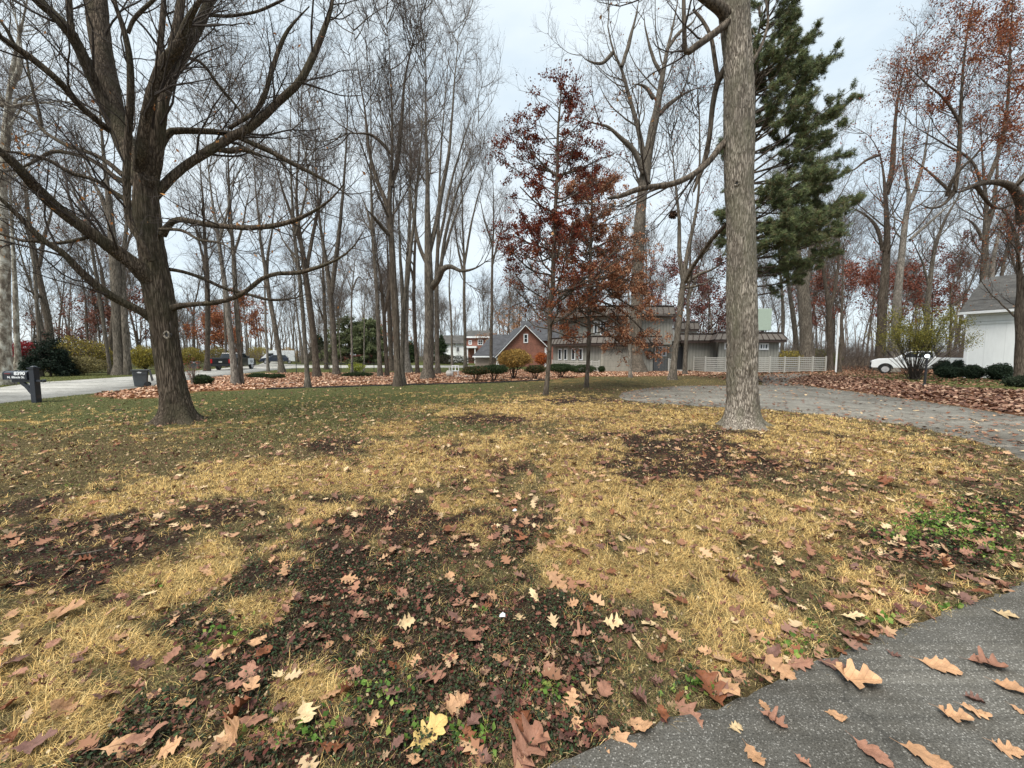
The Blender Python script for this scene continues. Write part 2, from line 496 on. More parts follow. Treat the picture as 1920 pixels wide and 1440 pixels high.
def generic_parts(h, r, seed, d=1.1, up=0.1, rmin=0.012, cap=(30, 180, 760), forks=2, bm='bark_grey', tm='twig', leaves=None, low=0.35):
    """meshes of a stand-alone tree at the origin"""
    rng = np.random.default_rng(seed)
    K = 16; r = r * .74
    P = np.zeros((1, K, 3)); dd = np.array([rng.normal() * 0.04, rng.normal() * 0.04, 1.0])
    for k in range(1, K):
        P[0, k] = P[0, k - 1] + dd / np.linalg.norm(dd) * h / (K - 1); dd = dd + rng.normal(size=3) * np.array([.05, .05, 0])
    R = r * (np.linspace(1, 0.05, K)[None, :]) * (1 + 0.3 * np.exp(-P[:, :, 2] / 0.4))
    P[0, 0, 2] = -0.2
    sets = [(P, R, 8)]; allP, allR = [P], [R]
    Pf, Rf = spawn(P, R, rng, forks * 0.12, t0=low, t1=0.7, ang=(14, 32), rr=(0.55, 0.8), K=K, wig=0.06, up=0.1, rmin=0.05, lf=1.5)
    Rf = Rf * 1.0; sets.append((Pf, Rf, 7)); allP.append(Pf); allR.append(Rf)
    P, R = np.concatenate(allP), np.concatenate(allR)
    cs = []; last = P
    for k, (dens, kw) in enumerate(levels(rmin, d, up, (25, 55), cap, 0.13, 1.0, low)):
        P, R = spawn(P, R, rng, dens, **kw)
        (sets if k == 0 else cs).append((P, R, 5 if k == 0 else 3)); last = P
    tr = tube_mesh('trunk', sets, M[bm]); crn = tube_mesh('crown', cs, M[tm], smooth=False)
    fo = None
    if leaves:
        C = along(last, leaves[0], rng, leaves[3], 0.2)
        V, F = leafquads(C, leaves[1], rng)
        fo = mesh_np('foliage', V, [F], M['leaf'], col=pick(rng, len(C), leaves[2]))
    return tr, crn, fo
# ------------------------------------------------------------------ ground masks (all laid out on the ground plane in metres)
def gpoly(pts): return np.array([ground(*p) for p in pts])

DRIVE = np.vstack([[(-1.3, -4)], gpoly([(985, 1475), (1040, 1435), (1130, 1400), (1240, 1365), (1330, 1318), (1420, 1287), (1560, 1238), (1680, 1190), (1780, 1150), (1850, 1124), (1920, 1092)]),
                   [(5.2, 3.15), (6.6, 3.75), (7.8, 4.3), (8.35, 5.0), (8.2, 5.5)],
                   gpoly([(1920, 868), (1880, 842), (1800, 820), (1710, 799), (1620, 786), (1500, 774), (1440, 768), (1300, 761), (1210, 755), (1168, 749), (1160, 744), (1166, 737), (1215, 728), (1280, 724), (1400, 723), (1430, 722), (1428, 716), (1418, 709), (1440, 702), (1500, 700), (1524, 704), (1480, 712), (1478, 718), (1520, 725), (1600, 735), (1750, 756), (1920, 782)]),
                   [(19, 9.2), (24, 4), (24, -4)]])
ROAD = np.vstack([[(-60, 8.0)], gpoly([(-150, 782), (0, 756), (70, 748), (180, 737), (265, 727), (330, 716), (440, 702), (495, 695.5), (560, 690.0), (900, 689.2)]),
                  gpoly([(900, 685.5), (580, 684.6), (530, 682), (520, 678), (500, 678), (484, 684), (400, 692), (330, 699), (250, 706), (60, 718), (0, 727), (-200, 741)]), [(-60, 14.5)]])
BED = gpoly([(175, 741), (232, 749), (300, 746), (360, 735), (500, 729.5), (560, 727.5), (640, 725), (740, 722), (900, 718), (1030, 712.5), (1100, 706.5), (1200, 706), (1360, 703),
             (1360, 697), (1130, 697), (1000, 693.5), (900, 694), (830, 700), (640, 700), (560, 700), (440, 703), (330, 718), (265, 729)])
BROWN = np.vstack([gpoly([(1524, 704), (1470, 713), (1478, 718), (1520, 725), (1600, 735), (1750, 756), (1920, 782)]), [(19, 9.2), (24, 9.5), (36, 18)], gpoly([(1920, 733), (1800, 728), (1700, 717), (1600, 707)])])
FARLAWN = gpoly([(520, 700), (900, 697), (1000, 692), (1000, 686), (880, 680), (640, 677), (470, 677)])
VERGE = gpoly([(-300, 760), (0, 726), (250, 705), (400, 691), (400, 688), (250, 699), (60, 706), (0, 708), (-300, 730)])
SIDELAWN = np.vstack([gpoly([(1560, 706), (1700, 717), (1800, 728), (1920, 733)]), [(34, 18), (40, 24)], gpoly([(1920, 706), (1700, 700)])])

def inpoly(x, y, poly):
    c = np.zeros(x.shape, bool)
    for (x0, y0), (x1, y1) in zip(poly, np.roll(poly, -1, axis=0)):
        if y0 == y1: continue
        m = ((y0 > y) != (y1 > y)) & (x < (x1 - x0) * (y - y0) / (y1 - y0) + x0)
        c ^= m
    return c

def pdist(x, y, poly):
    d = np.full(x.shape, 1e9)
    for (x0, y0), (x1, y1) in zip(poly, np.roll(poly, -1, axis=0)):
        dx, dy = x1 - x0, y1 - y0
        t = np.clip(((x - x0) * dx + (y - y0) * dy) / (dx * dx + dy * dy + 1e-12), 0, 1)
        d = np.minimum(d, np.hypot(x - x0 - t * dx, y - y0 - t * dy))
    return d

def sdf(x, y, poly):
    d = pdist(x, y, poly)
    return np.where(inpoly(x, y, poly), -d, d)

# soft patches traced on the lawn: (px, py, rx, ry, weight)
DRY = [(1050, 772, 260, 15, .9), (1330, 782, 160, 17, 1), (1500, 800, 120, 22, .9), (720, 803, 100, 20, .6), (930, 845, 150, 38, .75), (760, 865, 140, 38, .8), (600, 897, 190, 26, 1.1), (440, 905, 120, 24, .9), (330, 922, 120, 20, 1.1),
       (220, 948, 90, 20, 1.1), (150, 972, 60, 10, .8), (1090, 875, 110, 50, .8), (1220, 955, 190, 55, .9), (1110, 925, 110, 40, .9), (1290, 1000, 120, 45, 1.1), (1060, 1035, 55, 26, 1.1), (1180, 1075, 150, 40, 1), (1370, 1125, 60, 55, 1.2),
       (1500, 985, 200, 60, .7), (1580, 865, 230, 45, .75), (1730, 885, 130, 40, .7), (1520, 825, 150, 22, .8), (1330, 1050, 90, 50, .7), (1600, 960, 160, 60, .65),
       (330, 1100, 100, 50, 1.1), (395, 1065, 45, 40, 1.2), (150, 1225, 170, 55, 1.1), (60, 1300, 130, 90, 1.1), (215, 1155, 110, 28, 1), (260, 1250, 80, 35, .9), (565, 1290, 55, 28, 1), (480, 1150, 55, 26, .9), (30, 1400, 120, 50, .9),
       (1440, 1190, 120, 60, .7), (1600, 1120, 160, 60, .5), (840, 945, 45, 18, .8), (600, 960, 60, 18, .6), (280, 1060, 60, 20, .6), (120, 800, 300, 22, .35), (980, 745, 220, 10, .5), (1180, 800, 120, 20, .8), (1080, 715, 160, 6, .5), (900, 980, 60, 20, .4)]
DIRT = [(700, 975, 190, 45, 1), (850, 995, 170, 45, 1), (620, 1065, 180, 70, .9), (150, 1015, 170, 50, 1), (90, 1090, 120, 50, 1), (1330, 848, 200, 34, 1.1), (1180, 830, 90, 18, .9), (1300, 890, 160, 30, .7), (885, 872, 80, 42, .8), (930, 786, 120, 9, .8),
        (620, 835, 80, 16, .7), (1080, 752, 120, 8, .6), (430, 965, 120, 18, .7), (60, 960, 120, 30, .7), (1000, 1120, 160, 40, .5), (480, 1230, 120, 60, .5), (1830, 1000, 60, 120, .5), (1040, 1330, 140, 60, .5)]
VINE = [(820, 1260, 340, 160, 1.1), (520, 1240, 180, 120, 1), (1030, 1220, 210, 110, .9), (1780, 985, 120, 45, 1.2), (1700, 1000, 80, 30, .9), (480, 1400, 400, 70, 1), (300, 1340, 120, 40, .8), (690, 1080, 220, 60, .6), (1330, 1260, 120, 50, .5), (1000, 1380, 260, 50, .7), (1750, 1040, 130, 50, .6)]

def ell(px, py, lst):
    r = np.zeros(np.shape(px))
    for cx, cy, rx, ry, w in lst:
        q = ((px - cx) / rx) ** 2 + ((py - cy) / ry) ** 2
        r = np.maximum(r, w * np.exp(-q * 0.75))
    return r

def masks(x, y):
    """weights (dry straw, bare dirt, creeping vine, green lawn, leaf litter) at ground points"""
    px, py, zc = pix(x, y, np.zeros_like(x))
    front = (zc > 0.2) & (y > 0.3)
    px = np.where(front, px, -9999); py = np.where(front, py, 9999)
    n1 = fbm(x * 1.1, y * 1.1, s=3) - 0.5; n2 = fbm(x * 3.1, y * 3.1, s=13) - 0.5; n3 = fbm(x * 8, y * 8, s=23) - .5
    nn_ = n1 * 0.9 + n2 * 1.2 + n3 * 1.1
    dry = sstep(0.34, 0.66, ell(px, py, DRY) + nn_ * 0.75)
    dirt = sstep(0.36, 0.62, ell(px, py, DIRT) - nn_ * 0.6) * (1 - dry)
    vine = sstep(0.3, 0.6, ell(px, py, VINE) + (fbm(x * 3, y * 3, s=31) - .5)) * (1 - dry)
    # the upper left lawn is a green one, getting olive towards the far left
    green = sstep(850, 790, py - (px - 500) * 0.02 + n1 * 60) * sstep(1050, 880, px + n2 * 100) * (1 - dry)
    green = np.maximum(green, sstep(0.5, 0.3, np.abs(py - 712) / 20) * sstep(1350, 1000, px) * 0.6 * (1 - dry))
    return dry, dirt, vine, green

def gz(x, y):
    x = np.asarray(x, float); y = np.asarray(y, float)
    d = np.minimum(pdist(x, y, DRIVE), pdist(x, y, ROAD))
    ins = inpoly(x, y, DRIVE) | inpoly(x, y, ROAD)
    k = sstep(0.0, 0.9, d) * (~ins)
    z = (fbm(x * 0.6, y * 0.6, s=41) - 0.42) * 0.07 + (fbm(x * 3.3, y * 3.3, s=42) - 0.5) * 0.03
    return np.where(np.hypot(x, y) < 40, z * k + 0.012 * k, 0.0) - 0.02 * ins

# ------------------------------------------------------------------ ground sheet
def build_ground():
    r = np.concatenate([[0.02], np.geomspace(0.35, 60, 270), np.geomspace(66, 1400, 22)])
    th = np.concatenate([np.linspace(-pi, -1.15, 40, endpoint=False), np.linspace(-1.15, 1.15, 520, endpoint=False), np.linspace(1.15, pi, 40, endpoint=False)])
    Rr, Th = np.meshgrid(r, th, indexing='ij')
    x, y = Rr * np.sin(Th), Rr * np.cos(Th)
    z = gz(x, y)
    dry, dirt, vine, green = masks(x, y)
    bed = sstep(0.25, -0.15, sdf(x, y, BED) + (vn(x * 2, y * 2, s=5) - .5) * .6)
    brown = sstep(0.4, -0.3, sdf(x, y, BROWN) + (vn(x * 2, y * 2, s=6) - .5) * .8)
    lawn = np.maximum(np.maximum(inpoly(x, y, FARLAWN), inpoly(x, y, VERGE)), inpoly(x, y, SIDELAWN)) * 1.0
    C = np.ones(x.shape)[..., None] * np.array([0.085, 0.068, 0.036])
    C = C * (0.8 + 0.5 * fbm(x * 2.2, y * 2.2, s=55)[..., None])
    far = sstep(24, 34, y + np.maximum(0, np.abs(x) - 25) * 0.6)[..., None]
    litter = np.array([0.115, 0.082, 0.052]) * (0.75 + 0.6 * fbm(x * .7, y * .7, s=8)[..., None])
    C = C * (1 - far) + litter * far
    for m, c in ((green, (0.075, 0.082, 0.034)), (dirt, (0.036, 0.024, 0.019)), (vine, (0.028, 0.023, 0.015)), (dry, (0.18, 0.125, 0.055)), (bed, (0.20, 0.095, 0.045)), (brown, (0.11, 0.05, 0.028)), (lawn, (0.075, 0.085, 0.03))):
        m = m[..., None]; C = C * (1 - m) + np.array(c) * m
    n, k = x.shape
    idx = np.arange(n * k).reshape(n, k)
    a = idx[:-1]; b = idx[1:]
    F = np.stack([a, np.roll(a, -1, 1), np.roll(b, -1, 1), b], -1).reshape(-1, 4)
    m, nt_, b_ = newmat('ground_soil')
    at_ = nd(nt_, 'ShaderNodeAttribute', attribute_name='Col')
    v = coord(nt_)
    f1 = noise(nt_, v, 60, 6, 0.7); f2 = noise(nt_, v, 9, 5, 0.6)
    s1 = ramp(nt_, f1, [(0.3, (0.45, 0.42, 0.4)), (0.7, (1.6, 1.55, 1.45))])
    c = mixc(nt_, 1.0, at_.outputs['Color'], s1, 'MULTIPLY')
    c = mixc(nt_, 1.0, c, ramp(nt_, f2, [(0.3, (0.7, 0.7, 0.68)), (0.7, (1.2, 1.2, 1.2))]), 'MULTIPLY')
    nt_.links.new(c, b_.inputs['Base Color']); b_.inputs['Roughness'].default_value = 1.0
    b_.inputs['Specular IOR Level'].default_value = 0.1
    bump(nt_, b_, f1, 0.8, 0.03)
    put('ground', mesh_np('ground', np.stack([x, y, z], -1), [F], m, True, col=C.reshape(-1, 3)))['kind'] = 'structure'

def sheet(name, poly, z, m, jit=0.03, seed=1, cell=0.35, skirt=0.08):
    pts = []
    for k, (p, q) in enumerate(zip(poly, np.roll(poly, -1, axis=0))):
        L = np.hypot(*(q - p)); n = max(1, min(60, int(L / cell)))
        for i in range(n): pts.append(p + (q - p) * i / n)
    pts = np.array(pts)
    j = np.stack([fbm(pts[:, 0] * 3, pts[:, 1] * 3, s=seed) - .5, fbm(pts[:, 0] * 3, pts[:, 1] * 3, s=seed + 9) - .5], -1)
    j2 = np.stack([vn(pts[:, 0] * 21, pts[:, 1] * 21, s=seed + 3) - .5, vn(pts[:, 0] * 21, pts[:, 1] * 21, s=seed + 4) - .5], -1)
    pts = pts + j * jit * 2 + j2 * min(jit, .05) * .9
    tri = tessellate_polygon([[Vector((p[0], p[1], 0)) for p in pts]])
    n = len(pts)
    V = np.vstack([np.c_[pts, np.full(n, z)], np.c_[pts, np.full(n, z - skirt)]])
    i = np.arange(n); jn = (i + 1) % n
    me = mesh_np(name, V, [np.array(tri), np.stack([i, jn, n + jn, n + i], -1)], m)
    bm = bmesh.new(); bm.from_mesh(me); bmesh.ops.recalc_face_normals(bm, faces=bm.faces)
    top = max(bm.faces, key=lambda f: f.calc_area())
    if top.normal.z < 0:
        for f in bm.faces: f.normal_flip()
    bm.to_mesh(me); bm.free()
    o = put(name, me); o['kind'] = 'structure'
    return o

def asphalt(name, base, speck, sc=1.0):
    m, n, b = newmat(name)
    v = coord(n)
    vo = nd(n, 'ShaderNodeTexVoronoi', Scale=150.0 * sc); n.links.new(v, vo.inputs['Vector'])
    col = nd(n, 'ShaderNodeSeparateColor'); n.links.new(vo.outputs['Color'], col.inputs[0])
    f = noise(n, v, 120 * sc, 4, 0.7)
    c0 = ramp(n, f, [(0.35, tuple(x * 0.55 for x in base)), (0.65, tuple(x * 1.25 for x in base))])
    k = ramp(n, col.outputs[0], [(0.76, (0, 0, 0)), (0.92, (1, 1, 1))])
    dsk = ramp(n, vo.outputs['Distance'], [(0.3, (1, 1, 1)), (0.6, (0, 0, 0))])
    kk = mixc(n, 1.0, k, dsk, 'MULTIPLY')
    c = mixc(n, kk, c0, speck)
    big = noise(n, v, 0.9, 5, 0.6)
    c = mixc(n, 1.0, c, ramp(n, big, [(0.3, (0.66, 0.65, 0.63)), (0.7, (1.22, 1.21, 1.18))]), 'MULTIPLY')
    st = noise(n, v, 5, 4, 0.6)
    c = mixc(n, 1.0, c, ramp(n, st, [(0.35, (0.88, 0.87, 0.85)), (0.6, (1.04, 1.04, 1.04))]), 'MULTIPLY')
    # hairline cracks
    cv = nd(n, 'ShaderNodeTexVoronoi', feature='DISTANCE_TO_EDGE', Scale=0.6)
    wn = nd(n, 'ShaderNodeTexNoise', Scale=2.5, Detail=4); n.links.new(v, wn.inputs['Vector'])
    ad = nd(n, 'ShaderNodeVectorMath', operation='MULTIPLY_ADD'); ad.inputs[1].default_value = (0.5, 0.5, 0.5)
    n.links.new(wn.outputs['Color'], ad.inputs[0]); n.links.new(v, ad.inputs[2]); n.links.new(ad.outputs[0], cv.inputs['Vector'])
    c = mixc(n, ramp(n, cv.outputs['Distance'], [(0.0, (0.6, 0.6, 0.6)), (0.0045, (0, 0, 0))]), c, tuple(x * 0.3 for x in base))
    n.links.new(c, b.inputs['Base Color']); b.inputs['Roughness'].default_value = 0.95; b.inputs['Specular IOR Level'].default_value = 0.0
    hm = nd(n, 'ShaderNodeMath', operation='ADD'); n.links.new(f, hm.inputs[0]); n.links.new(vo.outputs['Distance'], hm.inputs[1])
    bump(n, b, hm.outputs[0], 0.25, 0.003)
    return m

build_ground()
sheet('driveway', DRIVE, 0.016, asphalt('driveway_asphalt', (0.205, 0.197, 0.18), (0.55, 0.53, 0.50)), jit=0.05, cell=0.05)
sheet('road', ROAD, 0.014, asphalt('road_asphalt', (0.40, 0.40, 0.39), (0.6, 0.6, 0.58), 0.5), jit=0.12, cell=1.0)
PATH = gpoly([(465, 719.5), (560, 717), (640, 716), (760, 711), (762, 713.5), (640, 718.5), (560, 720), (465, 722)])
sheet('path', PATH, 0.03, solid('path_stone', (0.30, 0.235, 0.19), 0.9, var=0.25, scale=3), jit=0.1)
APRON = gpoly([(1140, 697.5), (1360, 697.5), (1360, 701), (1270, 701.5), (1190, 700)])
sheet('forecourt', APRON, 0.02, solid('forecourt_concrete', (0.30, 0.28, 0.25), 0.9, var=0.15, scale=3), jit=0.1)

# ------------------------------------------------------------------ scattered plants on the lawn
def sample_polar(rng, n, r0, r1, p, a=1.06):
    """density ~ r^-p per unit area, front wedge"""
    u = rng.random(n); e = 2 - p
    r = (r0 ** e + u * (r1 ** e - r0 ** e)) ** (1 / e) if abs(e) > 1e-3 else r0 * (r1 / r0) ** u
    t = rng.uniform(-a, a, n)
    return r * np.sin(t), r * np.cos(t)

def blades(name, label, x, y, ln, wd, lean, cols, rng, head=None, var=0.25, curl=0.5, lift=0.0, kind='stuff', cat='grass'):
    n = len(x); z = gz(x, y) + lift
    a = rng.uniform(0, 2 * pi, n) if head is None else head + rng.normal(size=n) * 0.7
    dx, dy = np.cos(a), np.sin(a)
    L = ln * rng.uniform(0.5, 1.3, n)
    el = np.radians(90 - np.clip(lean + rng.normal(size=n) * 16, 2, 88))
    p0 = np.stack([x, y, z - 0.006], -1)
    d0 = np.stack([dx * np.cos(el), dy * np.cos(el), np.sin(el)], -1)
    p1 = p0 + d0 * L[:, None] * 0.5
    el2 = el - curl * rng.uniform(0.3, 1.6, n)
    d1 = np.stack([dx * np.cos(el2), dy * np.cos(el2), np.sin(el2)], -1)
    p2 = p1 + d1 * L[:, None] * 0.5
    p2[:, 2] = np.maximum(p2[:, 2], z + 0.004)
    b = rng.uniform(0, 2 * pi, n)
    s = np.stack([-dy + 0.5 * np.cos(b), dx + 0.5 * np.sin(b), 0 * dx], -1); s = nrm(s) * (wd / 2)[:, None]
    V = np.stack([p0 - s, p0 + s, p1 + s * .8, p1 - s * .8, p2], 1)
    i = (np.arange(n) * 5)[:, None]
    Q = i + np.array([[0, 1, 2, 3]]); T = i + np.array([[3, 2, 4]])
    me = mesh_np(name, V, [Q, T], M['blade'], col=pick(rng, n, cols, var, 5))
    return prop(put(name, me), label, cat, None, 'stuff')

rng = np.random.default_rng(11)
def keep(x, y, w):
    ok = rng.random(len(x)) < w
    ok &= ~inpoly(x, y, DRIVE) & ~inpoly(x, y, ROAD)
    return x[ok], y[ok]

# straw coloured dormant grass in tufts
tx, ty = sample_polar(rng, 60000, 0.9, 17, 1.25)
dry, dirt, vine, green = masks(tx, ty)
ok = (rng.random(len(tx)) < np.maximum(dry * (.6 + .4 * (fbm(tx * 7, ty * 7, s=88) > .47)), 0.055 * (1 - vine * .6))) & ~inpoly(tx, ty, DRIVE) & ~inpoly(tx, ty, ROAD); tx, ty = tx[ok], ty[ok]
nb = 23
th_ = fbm(tx * 1.3, ty * 1.3, s=77) * 9.0
bx = np.repeat(tx, nb) + rng.normal(size=len(tx) * nb) * 0.022; by = np.repeat(ty, nb) + rng.normal(size=len(tx) * nb) * 0.022
rr_ = np.hypot(bx, by)
bx_ok = ~inpoly(bx, by, DRIVE)
bx, by, rr_, hd = bx[bx_ok], by[bx_ok], rr_[bx_ok], np.repeat(th_, nb)[bx_ok]
blades('dry_grass', 'matted straw coloured dormant grass in patches across the lawn', bx, by, np.full(len(bx), 0.085), 0.0008 + 0.0005 * rr_, 60, [(0.82, 0.56, 0.21), (0.90, 0.68, 0.31), (0.66, 0.44, 0.17), (0.74, 0.53, 0.22), (0.42, 0.29, 0.11), (0.26, .2, .08), (.16, .12, .06)], rng, hd + rng.choice([0, 1.6, 3.1, 4.5], len(bx)) * 0.8, curl=0.6, var=.35)
print('dry blades', len(bx))
# olive and green short grass everywhere on the lawn
x, y = sample_polar(rng, 520000, 0.9, 34, 1.35)
dry, dirt, vine, green = masks(x, y)
inb = inpoly(x, y, BED) | inpoly(x, y, BROWN)
w = np.clip(0.5 + 0.5 * green - dirt * 0.75 - dry * 0.35 - vine * 0.45, 0.03, 1) * ~inb
ok = (rng.random(len(x)) < w) & ~inpoly(x, y, DRIVE) & ~inpoly(x, y, ROAD)
x, y, g = x[ok], y[ok], green[ok]
gsel = rng.random(len(x)) < (0.25 + g * 0.62)
r_ = np.hypot(x, y)
blades('green_grass', 'short dark green lawn grass', x[gsel], y[gsel], np.full(gsel.sum(), 0.05), (0.0016 + 0.0007 * r_)[gsel], 48, [(0.10, 0.125, 0.042), (0.13, 0.155, 0.05), (0.075, 0.10, 0.036), (0.19, 0.19, 0.07), (.26, .22, .10)], rng)
o_ = ~gsel
blades('olive_grass', 'short olive brown fading grass between the straw patches', x[o_], y[o_], np.full(o_.sum(), 0.055), (0.0014 + 0.0007 * r_)[o_], 55, [(0.21, 0.175, 0.07), (0.28, 0.22, 0.09), (0.13, 0.11, 0.045), (0.34, 0.26, 0.11), (0.16, 0.155, 0.055)], rng)
# a denser near layer so that the soil does not show as a smooth sheet
x, y = sample_polar(rng, 620000, 0.9, 13, 1.45)
dry, dirt, vine, green = masks(x, y)
ok = (rng.random(len(x)) < np.clip(1 - dirt * .45 - vine * .35 - dry * .5, .1, 1)) & ~inpoly(x, y, DRIVE)
x, y, dry, dirt, vine, green = x[ok], y[ok], dry[ok], dirt[ok], vine[ok], green[ok]
r_ = np.hypot(x, y)
dk = rng.random(len(x)) < np.clip(.35 + dirt * .6 + vine * .55, 0, .96)
blades('thatch', 'short tangled thatch of dead grass between the leaves', x[~dk], y[~dk], np.full((~dk).sum(), .045), (0.0011 + .0005 * r_)[~dk], 68, [(0.30, 0.24, 0.11), (0.42, 0.32, 0.15), (0.19, 0.16, 0.07), (0.13, 0.14, 0.05), (0.5, 0.4, 0.2)], rng, curl=.7, var=.35)
blades('dark_thatch', 'dark brown and dull green thatch close to the soil', x[dk], y[dk], np.full(dk.sum(), .045), (0.0012 + .0006 * r_)[dk], 72, [(0.056, 0.037, 0.026), (0.093, 0.062, 0.040), (0.037, 0.037, 0.019), (0.136, 0.096, 0.062), (0.062, 0.062, 0.026), (0.068, 0.026, 0.019)], rng, curl=.5, var=.35)
# dead brown stems on the bare earth
x, y = sample_polar(rng, 230000, 0.9, 12, 1.3)
dry, dirt, vine, green = masks(x, y)
x, y = keep(x, y, np.clip(dirt * 1.0 + vine * 0.5 + 0.1, 0, 1))
r_ = np.hypot(x, y)
blades('dead_stems', 'thin dark brown dead stems lying on the bare soil', x, y, np.full(len(x), 0.06), 0.0012 + 0.0006 * r_, 80, [(0.062, 0.038, 0.028), (0.093, 0.059, 0.042), (0.037, 0.025, 0.019), (0.149, 0.105, 0.074), (0.081, 0.028, 0.020)], rng, curl=0.25)
# grass and grit creeping over the asphalt edge
ex, ey = [], []
for p, q in zip(DRIVE[:-1], DRIVE[1:]):
    L_ = np.hypot(*(q - p)); m_ = int(min(L_, 9) * (420 if max(p[1], q[1]) < 7 else 110)); t_ = rng.random(m_)
    nn0 = np.array([q[1] - p[1], p[0] - q[0]]) / max(L_, 1e-6); o_2 = rng.normal(size=m_) * .035
    ex.append(p[0] + (q[0] - p[0]) * t_ + nn0[0] * o_2); ey.append(p[1] + (q[1] - p[1]) * t_ + nn0[1] * o_2)
ex, ey = np.concatenate(ex), np.concatenate(ey); ok = (ey > .2) & (np.hypot(ex, ey) < 26) & (fbm(ex * 6, ey * 6, s=66) > .42); ex, ey = ex[ok], ey[ok]; r_ = np.hypot(ex, ey)
blades('edge_grass', 'grass and debris creeping over the edge of the asphalt', ex, ey, np.full(len(ex), .05), 0.0014 + .0006 * r_, 60, [(0.12, 0.10, 0.05), (0.26, 0.2, 0.1), (0.09, 0.10, 0.04), (0.07, 0.05, 0.035), (.4, .3, .15)], rng, lift=.022, var=.3)
# creeping vine leaves
x, y = sample_polar(rng, 210000, 0.9, 9, 1.5)
dry, dirt, vine, green = masks(x, y)
x, y = keep(x, y, np.clip(vine * .85 + dirt * .25 + 0.12 - dry, 0, 1) * (.35 + .9 * (fbm(x * 5, y * 5, s=61) > .48)))
n = len(x); r_ = np.hypot(x, y)
C = np.stack([x, y, gz(x, y) + rng.uniform(0.004, 0.035, n)], -1)
a = rng.uniform(0, 2 * pi, n); tl = rng.normal(size=n) * 0.45
A = np.stack([np.cos(a), np.sin(a), tl], -1); B = nrm(np.cross(A, np.array([0, 0, 1.0]) + rng.normal(size=(n, 3)) * 0.45)); N_ = np.cross(B, A)
s = (rng.uniform(0.007, 0.017, n) * (0.8 + 0.12 * r_))[:, None]
V = np.stack([C, C + A * s * .35 + B * s * .32 + N_ * s * .08, C + A * s * .8 + B * s * .26 + N_ * s * .1, C + A * s * 1.1, C + A * s * .8 - B * s * .26 + N_ * s * .1, C + A * s * .35 - B * s * .32 + N_ * s * .08], 1)
F = (np.arange(n) * 6)[:, None] + np.array([[0, 1, 2, 3, 4, 5]])
me = mesh_np('ground_cover', V, [F], M['litter'], col=pick(rng, n, [(0.028, 0.050, 0.021), (0.020, 0.034, 0.016), (0.043, 0.071, 0.025), (0.034, 0.037, 0.019), (0.068, 0.046, 0.031), (0.074, 0.037, 0.026)], 0.3, 6))
prop(put('ground_cover', me), 'small dark green creeping vine leaves over the soil', 'ground cover', None, 'stuff')
# broader bright weeds near the right side and along the asphalt
wx, wy, wh = [], [], []
for (cx_, cy_, sx, sy, k) in [(1780, 985, 110, 40, 900), (1700, 1010, 60, 20, 160), (1520, 1180, 12, 6, 10), (900, 1150, 10, 6, 8), (850, 1380, 100, 30, 120), (1790, 1145, 40, 6, 60), (1660, 1165, 25, 8, 40), (700, 1310, 80, 40, 90), (1030, 1300, 60, 30, 60), (130, 915, 20, 6, 10), (300, 1110, 12, 6, 6), (560, 1390, 90, 30, 70), (420, 1210, 60, 40, 60), (1320, 1290, 60, 25, 70), (1480, 1215, 80, 20, 60), (1850, 1030, 60, 25, 200)]:
    p_ = rng.normal(size=(k, 2)) * (sx * .5, sy * .5) + (cx_, cy_)
    for q in p_:
        g_ = ground(*q); wx.append(g_[0]); wy.append(g_[1])
wx, wy = np.array(wx), np.array(wy); ok = ~inpoly(wx, wy, DRIVE); wx, wy = wx[ok], wy[ok]
n = len(wx)
C = np.stack([wx, wy, gz(wx, wy) + rng.uniform(0.01, 0.03, n)], -1)
V, F = leafquads(C, np.full(n, 0.028), rng, droop=-0.5, aspect=0.8)
prop(put('weeds', mesh_np('weeds', V, [F], M['leaf'], col=pick(rng, n, [(0.12, 0.22, 0.04), (0.09, 0.17, 0.035), (0.16, 0.26, 0.06), (0.3, 0.36, 0.09)], .2))), 'bright green broad leaved weeds low in the lawn', 'weeds', None, 'stuff')
# tiny pale crumbs and dead leaf bits
x, y = sample_polar(rng, 26000, 0.9, 14, 1.2)
x, y = keep(x, y, np.full(len(x), 0.75)); n = len(x)
C = np.stack([x, y, gz(x, y) + rng.uniform(0.01, 0.04, n)], -1)
V, F = leafquads(C, 0.009 + 0.003 * np.hypot(x, y), rng, droop=0, aspect=0.7)
prop(put('leaf_crumbs', mesh_np('leaf_crumbs', V, [F], M['litter'], col=pick(rng, n, [(0.36, 0.26, 0.16), (0.22, 0.12, 0.08), (0.14, 0.05, 0.035), (0.08, 0.02, 0.02), (0.42, 0.33, 0.2)], .3))), 'crumbled bits of dead leaf strewn over the lawn', 'leaf litter', None, 'stuff')
